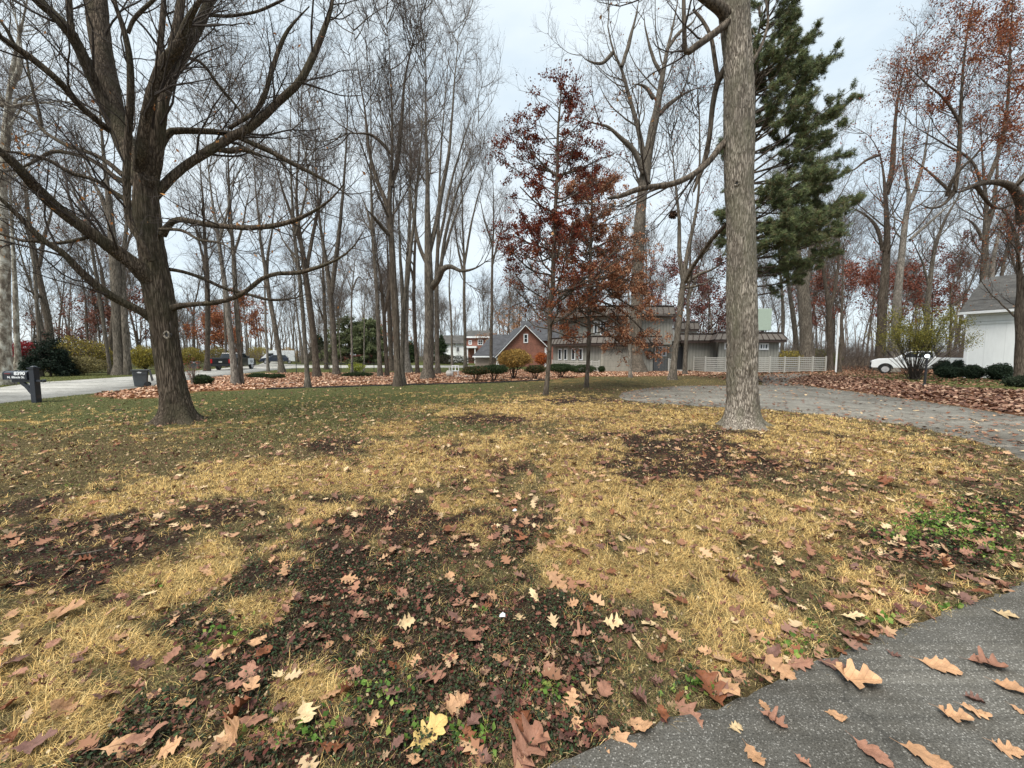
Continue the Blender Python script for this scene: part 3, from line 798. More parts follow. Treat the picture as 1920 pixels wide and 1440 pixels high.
# ------------------------------------------------------------------ fallen oak leaves
def oak_outline(kind, rng):
    # (along, half width) from stalk to tip
    base = {0: [(0, .015), (.10, .05), (.17, .20), (.22, .25), (.26, .17), (.33, .18), (.41, .34), (.47, .38), (.50, .31), (.51, .19), (.58, .19), (.68, .33), (.74, .31), (.75, .18), (.83, .15), (.89, .18), (.93, .08), (1.0, .0)],
            1: [(0, .015), (.12, .06), (.20, .22), (.27, .23), (.30, .17), (.38, .22), (.45, .31), (.52, .32), (.54, .22), (.62, .22), (.70, .28), (.77, .26), (.79, .17), (.86, .16), (.92, .13), (.96, .05), (.98, .03), (1.0, .0)],
            2: [(0, .015), (.08, .05), (.13, .14), (.20, .27), (.27, .27), (.28, .17), (.36, .18), (.42, .37), (.50, .43), (.53, .36), (.53, .19), (.62, .17), (.72, .31), (.79, .31), (.79, .16), (.87, .13), (.94, .12), (1.0, .0)]}[kind]
    out = []
    for sgn in (1, -1):
        out.append([(max(0, a + rng.normal() * .008) if 0 < a < 1 else a, sgn * max(w * (1 + rng.normal() * .12), 0.0)) for a, w in base])
    return out

def oak_leaf_mesh(name, mat, rng, kind=0, curl=0.15, fold=0.1, stalk=True):
    L, Rr = oak_outline(kind, rng); n = len(L)
    mid = [(a[0] * .5 + b[0] * .5, 0.0) for a, b in zip(L, Rr)]
    V = []
    ph = rng.uniform(0, 6); cx_ = curl * rng.uniform(.4, 1.3); cy_ = fold * rng.uniform(-.3, 1.5)
    def h(a, w): return cx_ * (a - .5) ** 2 * 1.2 + cy_ * abs(w) * 1.2 + 0.035 * sin(a * 9 + ph) + 0.05 * sin(w * 11 + ph * 2 + a * 3) * abs(w) * 2
    # each lateral strip has the midrib, an inner and an outer point
    for (a, w), (b, v), (m_, _) in zip(L, Rr, mid):
        V += [(m_ - .5, 0, h(m_, 0)), ((m_ * .5 + a * .5) - .5, w * .55, h((m_ + a) / 2, w * .55) + .008), (a - .5, w, h(a, w)), ((m_ + b) / 2 - .5, v * .55, h((m_ + b) / 2, v * .55) + .008), (b - .5, v, h(b, v))]
    F = []
    for k in range(n - 1):
        o, p = 5 * k, 5 * k + 5
        F += [(o, p, p + 1, o + 1), (o + 1, p + 1, p + 2, o + 2), (p, o, o + 3, p + 3), (p + 3, o + 3, o + 4, p + 4)]
    if stalk:
        k = len(V); V += [(-.5, .008, h(0, 0)), (-.5, -.008, h(0, 0)), (-.72, .006, h(0, 0) + .02), (-.72, -.006, h(0, 0) + .02)]
        F.append((k, k + 2, k + 3, k + 1))
    V = np.array(V); V[:, 2] -= V[:, 2].min()
    me = mesh_np(name, V, [np.array(F)], mat, True)
    return me

def leafmat(name, c, vein):
    m, n, b = newmat(name)
    t = nd(n, 'ShaderNodeTexCoord'); oi = nd(n, 'ShaderNodeObjectInfo')
    v = t.outputs['Object']
    f = noise(n, v, 5, 5, .6)
    c1 = ramp(n, f, [(.3, tuple(x * .72 for x in c)), (.7, tuple(min(1, x * 1.22) for x in c))])
    rv = ramp(n, oi.outputs['Random'], [(0, (.78, .74, .72)), (1, (1.2, 1.2, 1.2))])
    c2 = mixc(n, 1.0, c1, rv, 'MULTIPLY')
    # veins: the midrib and slanted side veins
    sx = nd(n, 'ShaderNodeSeparateXYZ'); n.links.new(v, sx.inputs[0])
    ab = nd(n, 'ShaderNodeMath', operation='ABSOLUTE'); n.links.new(sx.outputs[1], ab.inputs[0])
    mid = ramp(n, ab.outputs[0], [(0.006, (1, 1, 1)), (0.012, (0, 0, 0))])
    ma = nd(n, 'ShaderNodeMath', operation='MULTIPLY_ADD'); ma.inputs[1].default_value = -0.9
    n.links.new(ab.outputs[0], ma.inputs[0]); n.links.new(sx.outputs[0], ma.inputs[2])
    mo = nd(n, 'ShaderNodeMath', operation='PINGPONG'); mo.inputs[1].default_value = 0.07; n.links.new(ma.outputs[0], mo.inputs[0])
    sd = ramp(n, mo.outputs[0], [(0.003, (1, 1, 1)), (0.008, (0, 0, 0))])
    ad = mixc(n, 1.0, mid, sd, 'LIGHTEN')
    n.links.new(mixc(n, mixc(n, 1.0, ad, (0.6, 0.6, 0.6), 'MULTIPLY'), c2, vein), b.inputs['Base Color'])
    b.inputs['Roughness'].default_value = .62; b.inputs['Specular IOR Level'].default_value = .35
    bump(n, b, f, .5, .02)
    return m

LM = {'tan': leafmat('leaf_tan', (0.43, 0.25, 0.135), (0.25, 0.135, 0.075)),
      'pale': leafmat('leaf_pale', (0.56, 0.42, 0.24), (0.36, 0.3, 0.16)),
      'pink brown': leafmat('leaf_pinkbrown', (0.27, 0.135, 0.088), (0.18, 0.09, 0.06)),
      'purple brown': leafmat('leaf_purple', (0.145, 0.075, 0.058), (0.11, 0.055, 0.045)),
      'rust brown': leafmat('leaf_rust', (0.17, 0.06, 0.025), (0.10, 0.036, 0.018)),
      'yellow': leafmat('leaf_yellow', (0.50, 0.36, 0.13), (0.32, 0.2, 0.07))}
rng = np.random.default_rng(5)
LMESH = {c: [oak_leaf_mesh('oak_leaf_' + c.replace(' ', '_'), LM[c], rng, k % 3, [.10, .28, .5, .18][k % 4], [.1, .35, .2, .6][k % 4]) for k in range(8)] for c in LM}
LEAVES = []
SIDES = ['far left', 'left', 'middle', 'right', 'far right']
def add_leaf(x, y, size, c, where, label=None, rz=None, tilt=None, k=None, up=0.0, group='fallen oak leaves'):
    k = int(rng.integers(8)) if k is None else k
    onroad = where.startswith('asphalt')
    z = (0.018 if onroad else float(gz(np.array([x]), np.array([y]))[0]) + rng.uniform(0.015, 0.035)) + up
    tl = tilt if tilt is not None else ((rng.normal() * .05, rng.normal() * .05) if onroad else (rng.normal() * .28, rng.normal() * .28))
    o = put('oak_leaf', LMESH[c][k], None, (x, y, z), (tl[0], tl[1], rng.uniform(0, 2 * pi) if rz is None else rz))
    o.scale = (size, size * rng.uniform(.85, 1.15), size * rng.uniform(.8, 1.6))
    LEAVES.append((x, y, o, c, where))
    return o

# leaves one can recognise in the photograph: (px, py, length px, colour, heading deg, label)
HAND = [
 (1605, 1283, 120, 'tan', -25, 'asphalt', 'large tan oak leaf spread on the asphalt just off the lawn edge'),
 (1560, 1254, 60, 'purple brown', -15, 'asphalt', 'purplish brown oak leaf at the lawn edge overlapping the large tan leaf'),
 (1762, 1258, 74, 'tan', -30, 'asphalt', 'narrow tan oak leaf lying alone on the asphalt in the upper right corner area'),
 (1852, 1254, 66, 'pink brown', -28, 'asphalt', 'narrow pinkish oak leaf on the asphalt close to the right edge, above the others there'),
 (1884, 1158, 44, 'pale', -35, 'asphalt', 'small pale oak leaf on the asphalt farthest from the camera near the right edge'),
 (1893, 1299, 62, 'tan', -30, 'asphalt', 'tan oak leaf cut by the right edge of the asphalt view'),
 (1675, 1234, 28, 'purple brown', -40, 'asphalt', 'tiny purplish leaf on the asphalt beside the lawn edge'),
 (1826, 1321, 36, 'purple brown', -35, 'asphalt', 'small dark purplish leaf above a pair of tan leaves on the asphalt'),
 (1790, 1353, 62, 'tan', -30, 'asphalt', 'left leaf of the touching tan pair on the asphalt'),
 (1828, 1343, 52, 'tan', -30, 'asphalt', 'right leaf of the touching tan pair on the asphalt'),
 (1568, 1350, 42, 'tan', -40, 'asphalt', 'small tan oak leaf alone in the middle of the asphalt'),
 (1433, 1331, 32, 'tan', 95, 'asphalt', 'small tan leaf touching the stalk of a larger pink brown leaf on the asphalt'),
 (1450, 1361, 56, 'pink brown', -50, 'asphalt', 'pink brown oak leaf below a small tan one on the asphalt'),
 (1379, 1371, 34, 'pale', 15, 'asphalt', 'small pale rounded leaf on the asphalt near the lawn edge'),
 (1415, 1426, 54, 'tan', -80, 'asphalt', 'tan oak leaf with pointed lobes on the asphalt at the bottom edge'),
 (1636, 1422, 76, 'pink brown', -65, 'asphalt', 'large curled brown oak leaf on the asphalt at the bottom edge'),
 (1735, 1428, 86, 'tan', -40, 'asphalt', 'broad tan oak leaf on the asphalt at the bottom edge'),
 (1886, 1414, 58, 'tan', -25, 'asphalt', 'tan oak leaf on the asphalt in the bottom right corner'),
 (1915, 1342, 36, 'tan', -60, 'asphalt', 'tan leaf half out of the view on the right asphalt edge'),
 (1504, 1437, 34, 'pink brown', -60, 'asphalt', 'pinkish leaf on the asphalt cut by the bottom edge'),
 (1198, 1372, 66, 'tan', -30, 'grass', 'broad tan oak leaf with sharp lobes at the asphalt corner of the lawn'),
 (1168, 1400, 84, 'tan', -55, 'grass', 'long tan oak leaf overlapping the start of the asphalt'),
 (1132, 1418, 44, 'tan', -40, 'grass', 'tan oak leaf on the lawn tip left of the long overlapping leaf'),
 (1292, 1345, 70, 'pink brown', -60, 'grass', 'pink brown oak leaf hanging over the asphalt edge'),
 (1357, 1296, 84, 'tan', -70, 'grass', 'narrow curled tan oak leaf standing on edge by the asphalt'),
 (1328, 1300, 80, 'rust brown', 105, 'grass', 'curled rust brown oak leaf standing up by the asphalt edge'),
 (1460, 1262, 66, 'tan', -50, 'grass', 'tan oak leaf among the heap at the bend of the lawn edge'),
 (1500, 1254, 56, 'pink brown', 0, 'grass', 'pink brown oak leaf flat at the bend of the lawn edge'),
 (1416, 1200, 62, 'tan', -30, 'grass', 'many lobed tan oak leaf on the grass above the lawn edge'),
 (1132, 1308, 60, 'pink brown', 60, 'grass', 'crumpled pink brown oak leaf upright in the lower grass'),
 (1104, 1290, 0, 'tan', 0, 'grass', ''),
 (1072, 1326, 42, 'tan', 70, 'grass', 'tan oak leaf with pointed lobes near the lower middle of the grass'),
 (1128, 1374, 50, 'pink brown', 80, 'grass', 'pink brown oak leaf on the grass above the asphalt start'),
 (1058, 1396, 48, 'purple brown', -50, 'grass', 'purplish oak leaf on the lower middle grass'),
 (990, 1412, 96, 'pink brown', 50, 'grass', 'very large brown oak leaf at the bottom middle of the lawn'),
 (985, 1370, 60, 'rust brown', 80, 'grass', 'curled rust leaf behind the very large brown leaf'),
 (806, 1385, 90, 'yellow', 40, 'grass', 'long mottled yellow oak leaf on the dark vines at the bottom'),
 (880, 1400, 60, 'rust brown', 110, 'grass', 'folded shiny rust leaf right of the mottled yellow leaf'),
 (888, 1368, 50, 'purple brown', 60, 'grass', 'purplish leaf behind the folded shiny rust leaf'),
 (856, 1332, 62, 'tan', 40, 'grass', 'tan oak leaf with sharp lobes above the mottled yellow leaf'),
 (764, 1338, 46, 'tan', 30, 'grass', 'tan oak leaf left of the sharp lobed tan leaf in the vines'),
 (694, 1370, 46, 'tan', 80, 'grass', 'small orange tan leaf alone in the lower vines'),
 (576, 1364, 58, 'pale', -50, 'grass', 'cream coloured broad oak leaf on the dark vines at the lower left'),
 (620, 1316, 50, 'tan', 20, 'grass', 'tan oak leaf behind the cream coloured leaf'),
 (650, 1316, 40, 'rust brown', 70, 'grass', 'rust leaf beside the tan one behind the cream coloured leaf'),
 (814, 1278, 60, 'pink brown', -20, 'grass', 'pair like wide brown oak leaf in the middle vines'),
 (790, 1283, 40, 'purple brown', 70, 'grass', 'purple leaf tucked under the wide brown oak leaf'),
 (883, 1208, 54, 'pink brown', -40, 'grass', 'broad flat brown leaf with a smooth outline on the middle vines'),
 (905, 1186, 32, 'pink brown', 30, 'grass', 'small pinkish leaf behind the broad flat brown leaf'),
 (853, 1165, 44, 'purple brown', -20, 'grass', 'purplish leaf with small holes in the middle lawn'),
 (763, 1180, 40, 'pale', 10, 'grass', 'cream star shaped oak leaf in the middle lawn'),
 (748, 1225, 34, 'tan', -30, 'grass', 'orange tan leaf below the cream star shaped leaf'),
 (780, 1253, 30, 'tan', 80, 'grass', 'narrow upright tan leaf in the middle vines'),
 (675, 1170, 40, 'pink brown', 10, 'grass', 'pink brown star leaf left of the middle lawn'),
 (655, 1096, 40, 'tan', 0, 'grass', 'tan leaf on the dark soil left of the middle'),
 (935, 1245, 40, 'tan', -20, 'grass', 'orange tan lobed leaf over a purple one in the vines'),
 (955, 1262, 44, 'purple brown', 10, 'grass', 'purple leaf under the orange tan lobed one'),
 (1034, 1262, 46, 'pink brown', -30, 'grass', 'pink brown lobed leaf on the middle right vines'),
 (1150, 1180, 44, 'pale', -10, 'grass', 'cream yellow oak leaf on the grass right of the middle'),
 (1194, 1213, 36, 'pale', -60, 'grass', 'slim whitish oak leaf on the grass right of the middle'),
 (1240, 1196, 0, 'tan', 0, 'grass', ''),
 (1090, 1200, 46, 'pink brown', 10, 'grass', 'folded brown leaf standing like a tent on the grass'),
 (1045, 1098, 50, 'tan', -40, 'grass', 'tan leaf with an orange tip above the middle vines'),
 (1035, 1085, 30, 'tan', -20, 'grass', 'light tan leaf next to the one with an orange tip'),
 (465, 1280, 50, 'pink brown', 95, 'grass', 'pink brown leaf with a hole upright in the left vines'),
 (392, 1255, 60, 'purple brown', 20, 'grass', 'purple brown leaf in the heap left of the vines'),
 (420, 1245, 50, 'tan', 40, 'grass', 'tan leaf in the middle of the heap left of the vines'),
 (440, 1235, 50, 'rust brown', 60, 'grass', 'rust leaf at the top of the heap left of the vines'),
 (600, 1210, 46, 'pink brown', 20, 'grass', 'broad brown leaf on the dark soil left of the vines'),
 (198, 1325, 52, 'purple brown', 20, 'grass', 'flat purple brown leaf below the straw patch'),
 (265, 1262, 50, 'purple brown', 30, 'grass', 'slate purple leaf at the edge of the straw patch'),
 (230, 1245, 40, 'rust brown', 120, 'grass', 'dark rust leaf curled over beside the slate purple leaf'),
 (25, 1255, 60, 'purple brown', 30, 'grass', 'purple brown leaf at the left edge beside the straw'),
 (240, 1418, 90, 'tan', 20, 'grass', 'large tan leaf at the lower left bottom edge'),
 (275, 1405, 80, 'pink brown', 30, 'grass', 'large brown leaf overlapping the tan one at the bottom edge'),
 (440, 1400, 80, 'tan', 30, 'grass', 'tan leaf with long lobes near the bottom edge'),
 (475, 1375, 60, 'pink brown', 10, 'grass', 'pink brown leaf above the long lobed tan leaf'),
 (450, 1360, 60, 'rust brown', 60, 'grass', 'dark rust leaf standing behind the pink brown leaf'),
 (70, 1420, 70, 'purple brown', 30, 'grass', 'dull purple leaf in the bottom left corner'),
 (130, 1160, 80, 'tan', 15, 'grass', 'wide tan leaf on the left straw grass'),
 (296, 1157, 44, 'tan', 10, 'grass', 'tan leaf resting on the straw right of the wide tan leaf'),
 (280, 1125, 30, 'pale', 30, 'grass', 'pale leaf tilted above the left straw grass'),
 (178, 1130, 36, 'tan', 150, 'grass', 'ochre leaf with a point on the left straw grass'),
 (1497, 963, 40, 'rust brown', 80, 'grass', 'glowing rust leaf upright in the right straw grass'),
 (1664, 912, 32, 'rust brown', 100, 'grass', 'orange rust leaf standing in the grass far right'),
 (1742, 958, 26, 'rust brown', 90, 'grass', 'rust leaf upright among the bright green weeds'),
 (1600, 1165, 44, 'pale', -25, 'grass', 'cream leaf on the grass strip beside the right asphalt'),
]
for (px_, py_, ln_, c_, hd_, wh_, lb_) in HAND:
    if not ln_: continue
    x_, y_ = ground(px_, py_)
    s_ = ln_ * (y_ * CT + EYE * ST) / FPX * (0.80 if wh_ == 'asphalt' else 0.86)
    s_ = min(max(s_, 0.05), 0.19)
    o_ = add_leaf(x_, y_, s_, c_, wh_, rz=radians(hd_), k=int(rng.integers(8)), up=0.0)
    prop(o_, lb_, 'leaf', 'fallen oak leaves')
NH = len(LEAVES)

# further single leaves: up to 300 in all, by area and colour
def spot(x, y):
    px_, py_, _ = pix(x, y, 0.0)
    if inpoly(np.array([x]), np.array([y]), DRIVE)[0]: return 'asphalt'
    return 'grass'
cols_ = ['tan', 'pale', 'pink brown', 'purple brown', 'rust brown']
occ = [(a[0], a[1]) for a in LEAVES]
tries = 0
while len(LEAVES) < 296 and tries < 9000:
    tries += 1
    px_ = rng.uniform(0, 1920); py_ = 1440 - 450 * rng.random() ** 1.05
    if px_ > 1150 and py_ > 1100 and rng.random() < 0: continue
    x_, y_ = ground(px_, py_)
    wh_ = spot(x_, y_)
    if wh_ == 'asphalt': continue
    if min((x_ - a) ** 2 + (y_ - b) ** 2 for a, b in occ) < 0.085 ** 2: continue
    dense = 0.45 + 0.55 * float(sstep(1300, 1800, px_)) + 0.3 * float(vn(np.array([x_ * 1.5]), np.array([y_ * 1.5]), s=3)[0])
    if rng.random() > dense: continue
    c_ = cols_[rng.choice(5, p=[.28, .05, .31, .21, .15])]
    o_ = add_leaf(x_, y_, rng.uniform(0.055, 0.11), c_, wh_)
    occ.append((x_, y_))
    band = 'in the nearest grass' if py_ > 1330 else ('in the second nearest strip of grass' if py_ > 1220 else ('in the third nearest strip of grass' if py_ > 1120 else 'in the middle distance grass'))
    side = 'at the far left' if px_ < 330 else ('left of the middle' if px_ < 720 else ('in the centre' if px_ < 1100 else ('right of the centre' if px_ < 1500 else 'at the far right')))
    prop(o_, f'{c_} oak leaf {band}, {side}', 'leaf', 'fallen oak leaves')

# all the other leaves: simple lobed shapes, one object per surface
def leaf_mass(name, label, x, y, size, cols, rng, z=None, tilt=0.3, var=0.2, cat='fallen leaves', lob=True):
    n = len(x)
    z = gz(x, y) + rng.uniform(0.008, 0.04, n) if z is None else z
    C = np.stack([x, y, z], -1)
    A = rng.normal(size=(n, 3)); A[:, 2] *= tilt; A = nrm(A)
    Nn = nrm(np.array([0, 0, 1.0]) + rng.normal(size=(n, 3)) * tilt); B = nrm(np.cross(Nn, A)); Nn = np.cross(A, B)
    s = (size * rng.uniform(.6, 1.25, n))[:, None]
    prof = [(0, 0, .0), (.20, .24, .06), (.30, .10, .02), (.48, .40, .14), (.56, .13, .0), (.74, .30, .10), (.80, .10, .02), (1.0, 0, .10), (.80, -.10, .02), (.74, -.30, .10), (.56, -.13, .0), (.48, -.40, .14), (.30, -.10, .02), (.20, -.24, .06)] if lob else [(0, 0, 0), (.3, .3, .1), (.7, .28, .08), (1, 0, 0), (.7, -.28, .1), (.3, -.3, .05)]
    cv = rng.uniform(-.4, 1.8, n)[:, None]
    V = np.stack([C + A * s * (a - .5) + B * s * b + Nn * s * (c + .02) * cv for a, b, c in prof], 1)
    k = len(prof)
    if lob:
        i = (np.arange(n) * k)[:, None]
        F = [i + np.array([[0, 1, 2, 12]]), i + np.array([[0, 12, 13, 13]])[:, :3], i + np.array([[2, 3, 4, 10]]), i + np.array([[2, 10, 11, 12]]), i + np.array([[4, 5, 6, 8]]), i + np.array([[4, 8, 9, 10]]), i + np.array([[6, 7, 8]])]
    else:
        F = [(np.arange(n) * k)[:, None] + np.arange(k)[None, :]]
    me = mesh_np(name, V, F, M['litter'], col=pick(rng, n, cols, var, k))
    return prop(put(name, me), label, cat, None, 'stuff')

TANS = [(0.42, 0.26, 0.15), (0.35, 0.20, 0.12), (.24, .12, .07), (.2, .11, .08), (0.27, 0.135, 0.085), (0.17, 0.08, 0.055), (0.52, 0.38, 0.23), (0.20, 0.08, 0.04)]
# lawn
x, y = sample_polar(rng, 12500, 1.0, 20, 1.0)
px_, py_, _ = pix(x, y, np.zeros_like(x))
w = 0.24 + 0.75 * sstep(1250, 1850, px_) * sstep(770, 860, py_) + 0.3 * sstep(0.45, .7, fbm(x * .8, y * .8, s=91)) + 0.5 * ell(px_, py_, [(890, 870, 90, 35, 1), (1300, 850, 240, 50, .9), (800, 810, 200, 20, .5)])
w = w + 0.9 * sstep(0.5, 0.0, pdist(x, y, DRIVE)) * (py_ > 780)
w = (w + .4 * sstep(1450, 1800, px_) * (py_ > 860)) * np.where(py_ > 1045, np.where(px_ > 1350, .45, .12), 1.0) * np.where((px_ < 900) & (py_ < 830), .8, 1)
x, y = keep(x, y, np.clip(w, 0, 1))
leaf_mass('lawn_leaves', 'scattered fallen leaves over the farther lawn', x, y, np.full(len(x), 0.10), TANS, rng)
# small leaves across the near lawn too
x, y = sample_polar(rng, 15000, 1.0, 10, 1.2); x, y = keep(x, y, .25 + .6 * (fbm(x * 1.7, y * 1.7, s=17) > .5))
leaf_mass('small_leaves', 'small curled brown leaves low in the grass', x, y, np.full(len(x), 0.042), [(0.24, .14, .09), (.14, .06, .042), (.34, .23, .14), (.09, .035, .028), (.12, .05, .035)], rng, tilt=.6)
# reddish small leaves in patches
x, y = sample_polar(rng, 60000, 1.0, 11, 1.2); px_, py_, _ = pix(x, y, np.zeros_like(x)); m4 = masks(x, y)
x, y = keep(x, y, m4[1] * .22 + m4[2] * .12 + ell(px_, py_, [(900, 870, 90, 45, .8), (700, 985, 160, 40, .28), (930, 785, 120, 9, .6), (250, 985, 60, 12, .5), (200, 920, 90, 14, .3), (780, 1010, 200, 50, .22), (1330, 880, 150, 40, .25)]) * (fbm(x * 4, y * 4, s=3) > .5))
leaf_mass('red_leaf_litter', 'dark red crumbled leaves in patches on the soil', x, y, np.full(len(x), 0.023), [(0.098, 0.025, 0.018), (0.133, 0.038, 0.025), (0.070, 0.020, 0.015), (0.182, 0.070, 0.042), (0.140, 0.077, 0.052)], rng, lob=False)
# driveway
x, y = sample_polar(rng, 24000, 4.5, 34, .9); px_, py_, _ = pix(x, y, np.zeros_like(x))
ok = inpoly(x, y, DRIVE) & (py_ < 1000)
w = np.clip(.30 + .8 * sstep(1.3, .0, pdist(x, y, DRIVE)) + .25 * sstep(1500, 1900, px_), 0, 1); ok &= rng.random(len(x)) < w
x, y = x[ok], y[ok]
leaf_mass('driveway_leaves', 'pale and brown leaves scattered on the curved asphalt drive', x, y, np.full(len(x), 0.12), TANS, rng, z=np.full(len(x), .03) + rng.uniform(0, .015, len(x)), tilt=.15)
# the orange and the brown leaf beds
def fill(poly, dens, rng, soft=0.2, seed=4):
    mn, mx_ = poly.min(0), poly.max(0); n = int((mx_[0] - mn[0]) * (mx_[1] - mn[1]) * dens)
    x = rng.uniform(mn[0], mx_[0], n); y = rng.uniform(mn[1], mx_[1], n)
    s_ = sdf(x, y, poly) + (fbm(x, y, s=seed) - .5) * soft * 2 + rng.normal(size=n) * soft * .35
    ok = (s_ < 0) & ~inpoly(x, y, DRIVE) & (np.abs(x) < y * 1.45 + 1)
    return x[ok], y[ok]
x, y = fill(BED, 62, rng, .3); ok = ~inpoly(x, y, ROAD) | (rng.random(len(x)) < .15)
pth = inpoly(x, y, PATH); ok &= ~pth | (rng.random(len(x)) < .35); x, y = x[ok], y[ok]
leaf_mass('orange_leaf_bed', 'thick orange tan leaf carpet under the trees beside the road', x, y, np.full(len(x), 0.15), [(.50, .31, .20), (.43, .24, .15), (.60, .42, .30), (.31, .16, .10), (.21, .11, .075)], rng, z=rng.uniform(.02, .09, len(x)), tilt=.4, lob=False)
print('bed', len(x))
x, y = fill(BROWN, 56, rng, .5)
leaf_mass('brown_leaf_bed', 'deep rust brown leaf carpet right of the curved drive', x, y, np.full(len(x), 0.145), [(.20, .105, .07), (.29, .17, .115), (.13, .065, .045), (.38, .25, .175), (.08, .042, .032)], rng, z=rng.uniform(.02, .08, len(x)), tilt=.4, lob=False)
print('brown', len(x))
x = rng.uniform(14, 60, 60000); y = rng.uniform(20, 60, 60000); ok = (np.abs(x) < y * 1.45) & (rng.random(60000) < .35)
x, y = x[ok], y[ok]
leaf_mass('woodland_leaves', 'brown leaves thinly covering the ground under the woods', x, y, np.full(len(x), .16), [(.24, .11, .07), (.35, .2, .13), (.15, .07, .04)], rng, z=rng.uniform(.01, .05, len(x)), tilt=.4, lob=False)
# verge, far lawns: short grass so the sheets are not bare
x, y = [], []
for pl, dn in ((VERGE, 26), (FARLAWN, 10), (SIDELAWN, 24)):
    a_, b_ = fill(pl, dn, rng, .2); x.append(a_); y.append(b_)
x, y = np.concatenate(x), np.concatenate(y)
blades('verge_grass', 'green grass on the verges and the lawn across the street', x, y, np.full(len(x), .10), np.full(len(x), .03), 45, [(0.12, 0.14, 0.045), (0.09, 0.11, .035), (.19, .17, .07), (.16, .18, .06)], rng)

# twigs, scraps
def stick(label, pts, w, group=None):
    P3 = np.array([[*ground(a, b), 0.03] for a, b in pts])
    c = cr(P3, 10)[None]; r = np.linspace(w, w * .4, 10)[None]
    side, sr = spawn(c, r, rng, 3, t0=.3, ang=(25, 50), rr=(.4, .6), K=4, wig=.1, up=0, rmin=.002, lf=.25, flat=.9)
    o = P3[0].copy()
    prop(put('fallen_stick', tube_mesh('fallen_stick', [(c, r, 6), (side, sr, 3)], M['bark_grey'], o), None, tuple(o)), label, 'stick', group)
stick('pale bare stick in front of the big maple trunk', [(258, 817), (290, 815), (345, 808), (400, 804)], .012)
stick('dark curved stick in the grass left of the maple', [(95, 791), (118, 790), (142, 787)], .02)
stick('short dark stick near the maple on the side of the road', [(212, 771), (228, 769)], .022)
stick('long thin pale stick on the dark soil at the left', [(120, 1050), (170, 1042), (228, 1030)], .006)
stick('thin dark stick lying across the vines in the lower left', [(540, 1075), (560, 1040), (590, 1012)], .005)
def scrap(label, px_, py_, s_):
    x_, y_ = ground(px_, py_); b = MB()
    b.add([(-s_, -s_ * .4, 0), (s_, -s_ * .5, .004), (s_ * .9, s_ * .45, .012), (.1 * s_, s_ * .6, .02), (-s_ * .9, s_ * .4, .006), (0, 0, .022)], [(0, 1, 5), (1, 2, 5), (2, 3, 5), (3, 4, 5), (4, 0, 5), (4, 3, 2, 1, 0)])
    prop(b.build('paper_scrap', solid('paper_white', (.75, .76, .78), .6), None, loc=(x_, y_, float(gz(x_, y_)) + .035)), label, 'litter')
scrap('small white paper scrap among leaves in the lower middle', 942, 1164, .018)
scrap('small white scrap at the edge of the straw in the middle', 965, 966, .02)
# ------------------------------------------------------------------ materials of built things
def siding(name, c, axis=0, pitch=0.2, dark=0.6, wfr=0.1):
    m, n, b = newmat(name)
    v = coord(n)
    s = nd(n, 'ShaderNodeSeparateXYZ'); n.links.new(v, s.inputs[0])
    p = nd(n, 'ShaderNodeMath', operation='PINGPONG'); p.inputs[1].default_value = pitch / 2
    n.links.new(s.outputs[axis], p.inputs[0])
    k = ramp(n, p.outputs[0], [(pitch * wfr * .5, (dark,) * 3), (pitch * wfr, (1, 1, 1))])
    f = noise(n, coord(n, (3, 3, .6)), 2, 6, .6)
    cc = ramp(n, f, [(.3, tuple(x * (.93 if c[0] > .7 else .82) for x in c)), (.7, tuple(x * (1.02 if c[0] > .7 else 1.1) for x in c))])
    n.links.new(mixc(n, 1.0, cc, k, 'MULTIPLY'), b.inputs['Base Color']); b.inputs['Roughness'].default_value = .8
    bump(n, b, p.outputs[0], .3, .02)
    return m

def bricks(name, a, bcol, mortar):
    m, n, b = newmat(name)
    v = coord(n)
    s = nd(n, 'ShaderNodeSeparateXYZ'); n.links.new(v, s.inputs[0])
    cb = nd(n, 'ShaderNodeCombineXYZ'); ad = nd(n, 'ShaderNodeMath', operation='ADD')
    n.links.new(s.outputs[0], ad.inputs[0]); n.links.new(s.outputs[1], ad.inputs[1]); n.links.new(ad.outputs[0], cb.inputs[0]); n.links.new(s.outputs[2], cb.inputs[1])
    t = nd(n, 'ShaderNodeTexBrick', Scale=1.0); t.inputs['Color1'].default_value = (*a, 1); t.inputs['Color2'].default_value = (*bcol, 1); t.inputs['Mortar'].default_value = (*mortar, 1)
    t.inputs['Brick Width'].default_value = .24; t.inputs['Row Height'].default_value = .085; t.inputs['Mortar Size'].default_value = .008
    n.links.new(cb.outputs[0], t.inputs['Vector'])
    f = noise(n, v, 1.4, 5)
    c = mixc(n, 1.0, t.outputs['Color'], ramp(n, f, [(.3, (.75, .75, .75)), (.7, (1.2, 1.15, 1.1))]), 'MULTIPLY')
    n.links.new(c, b.inputs['Base Color']); b.inputs['Roughness'].default_value = .9
    return m

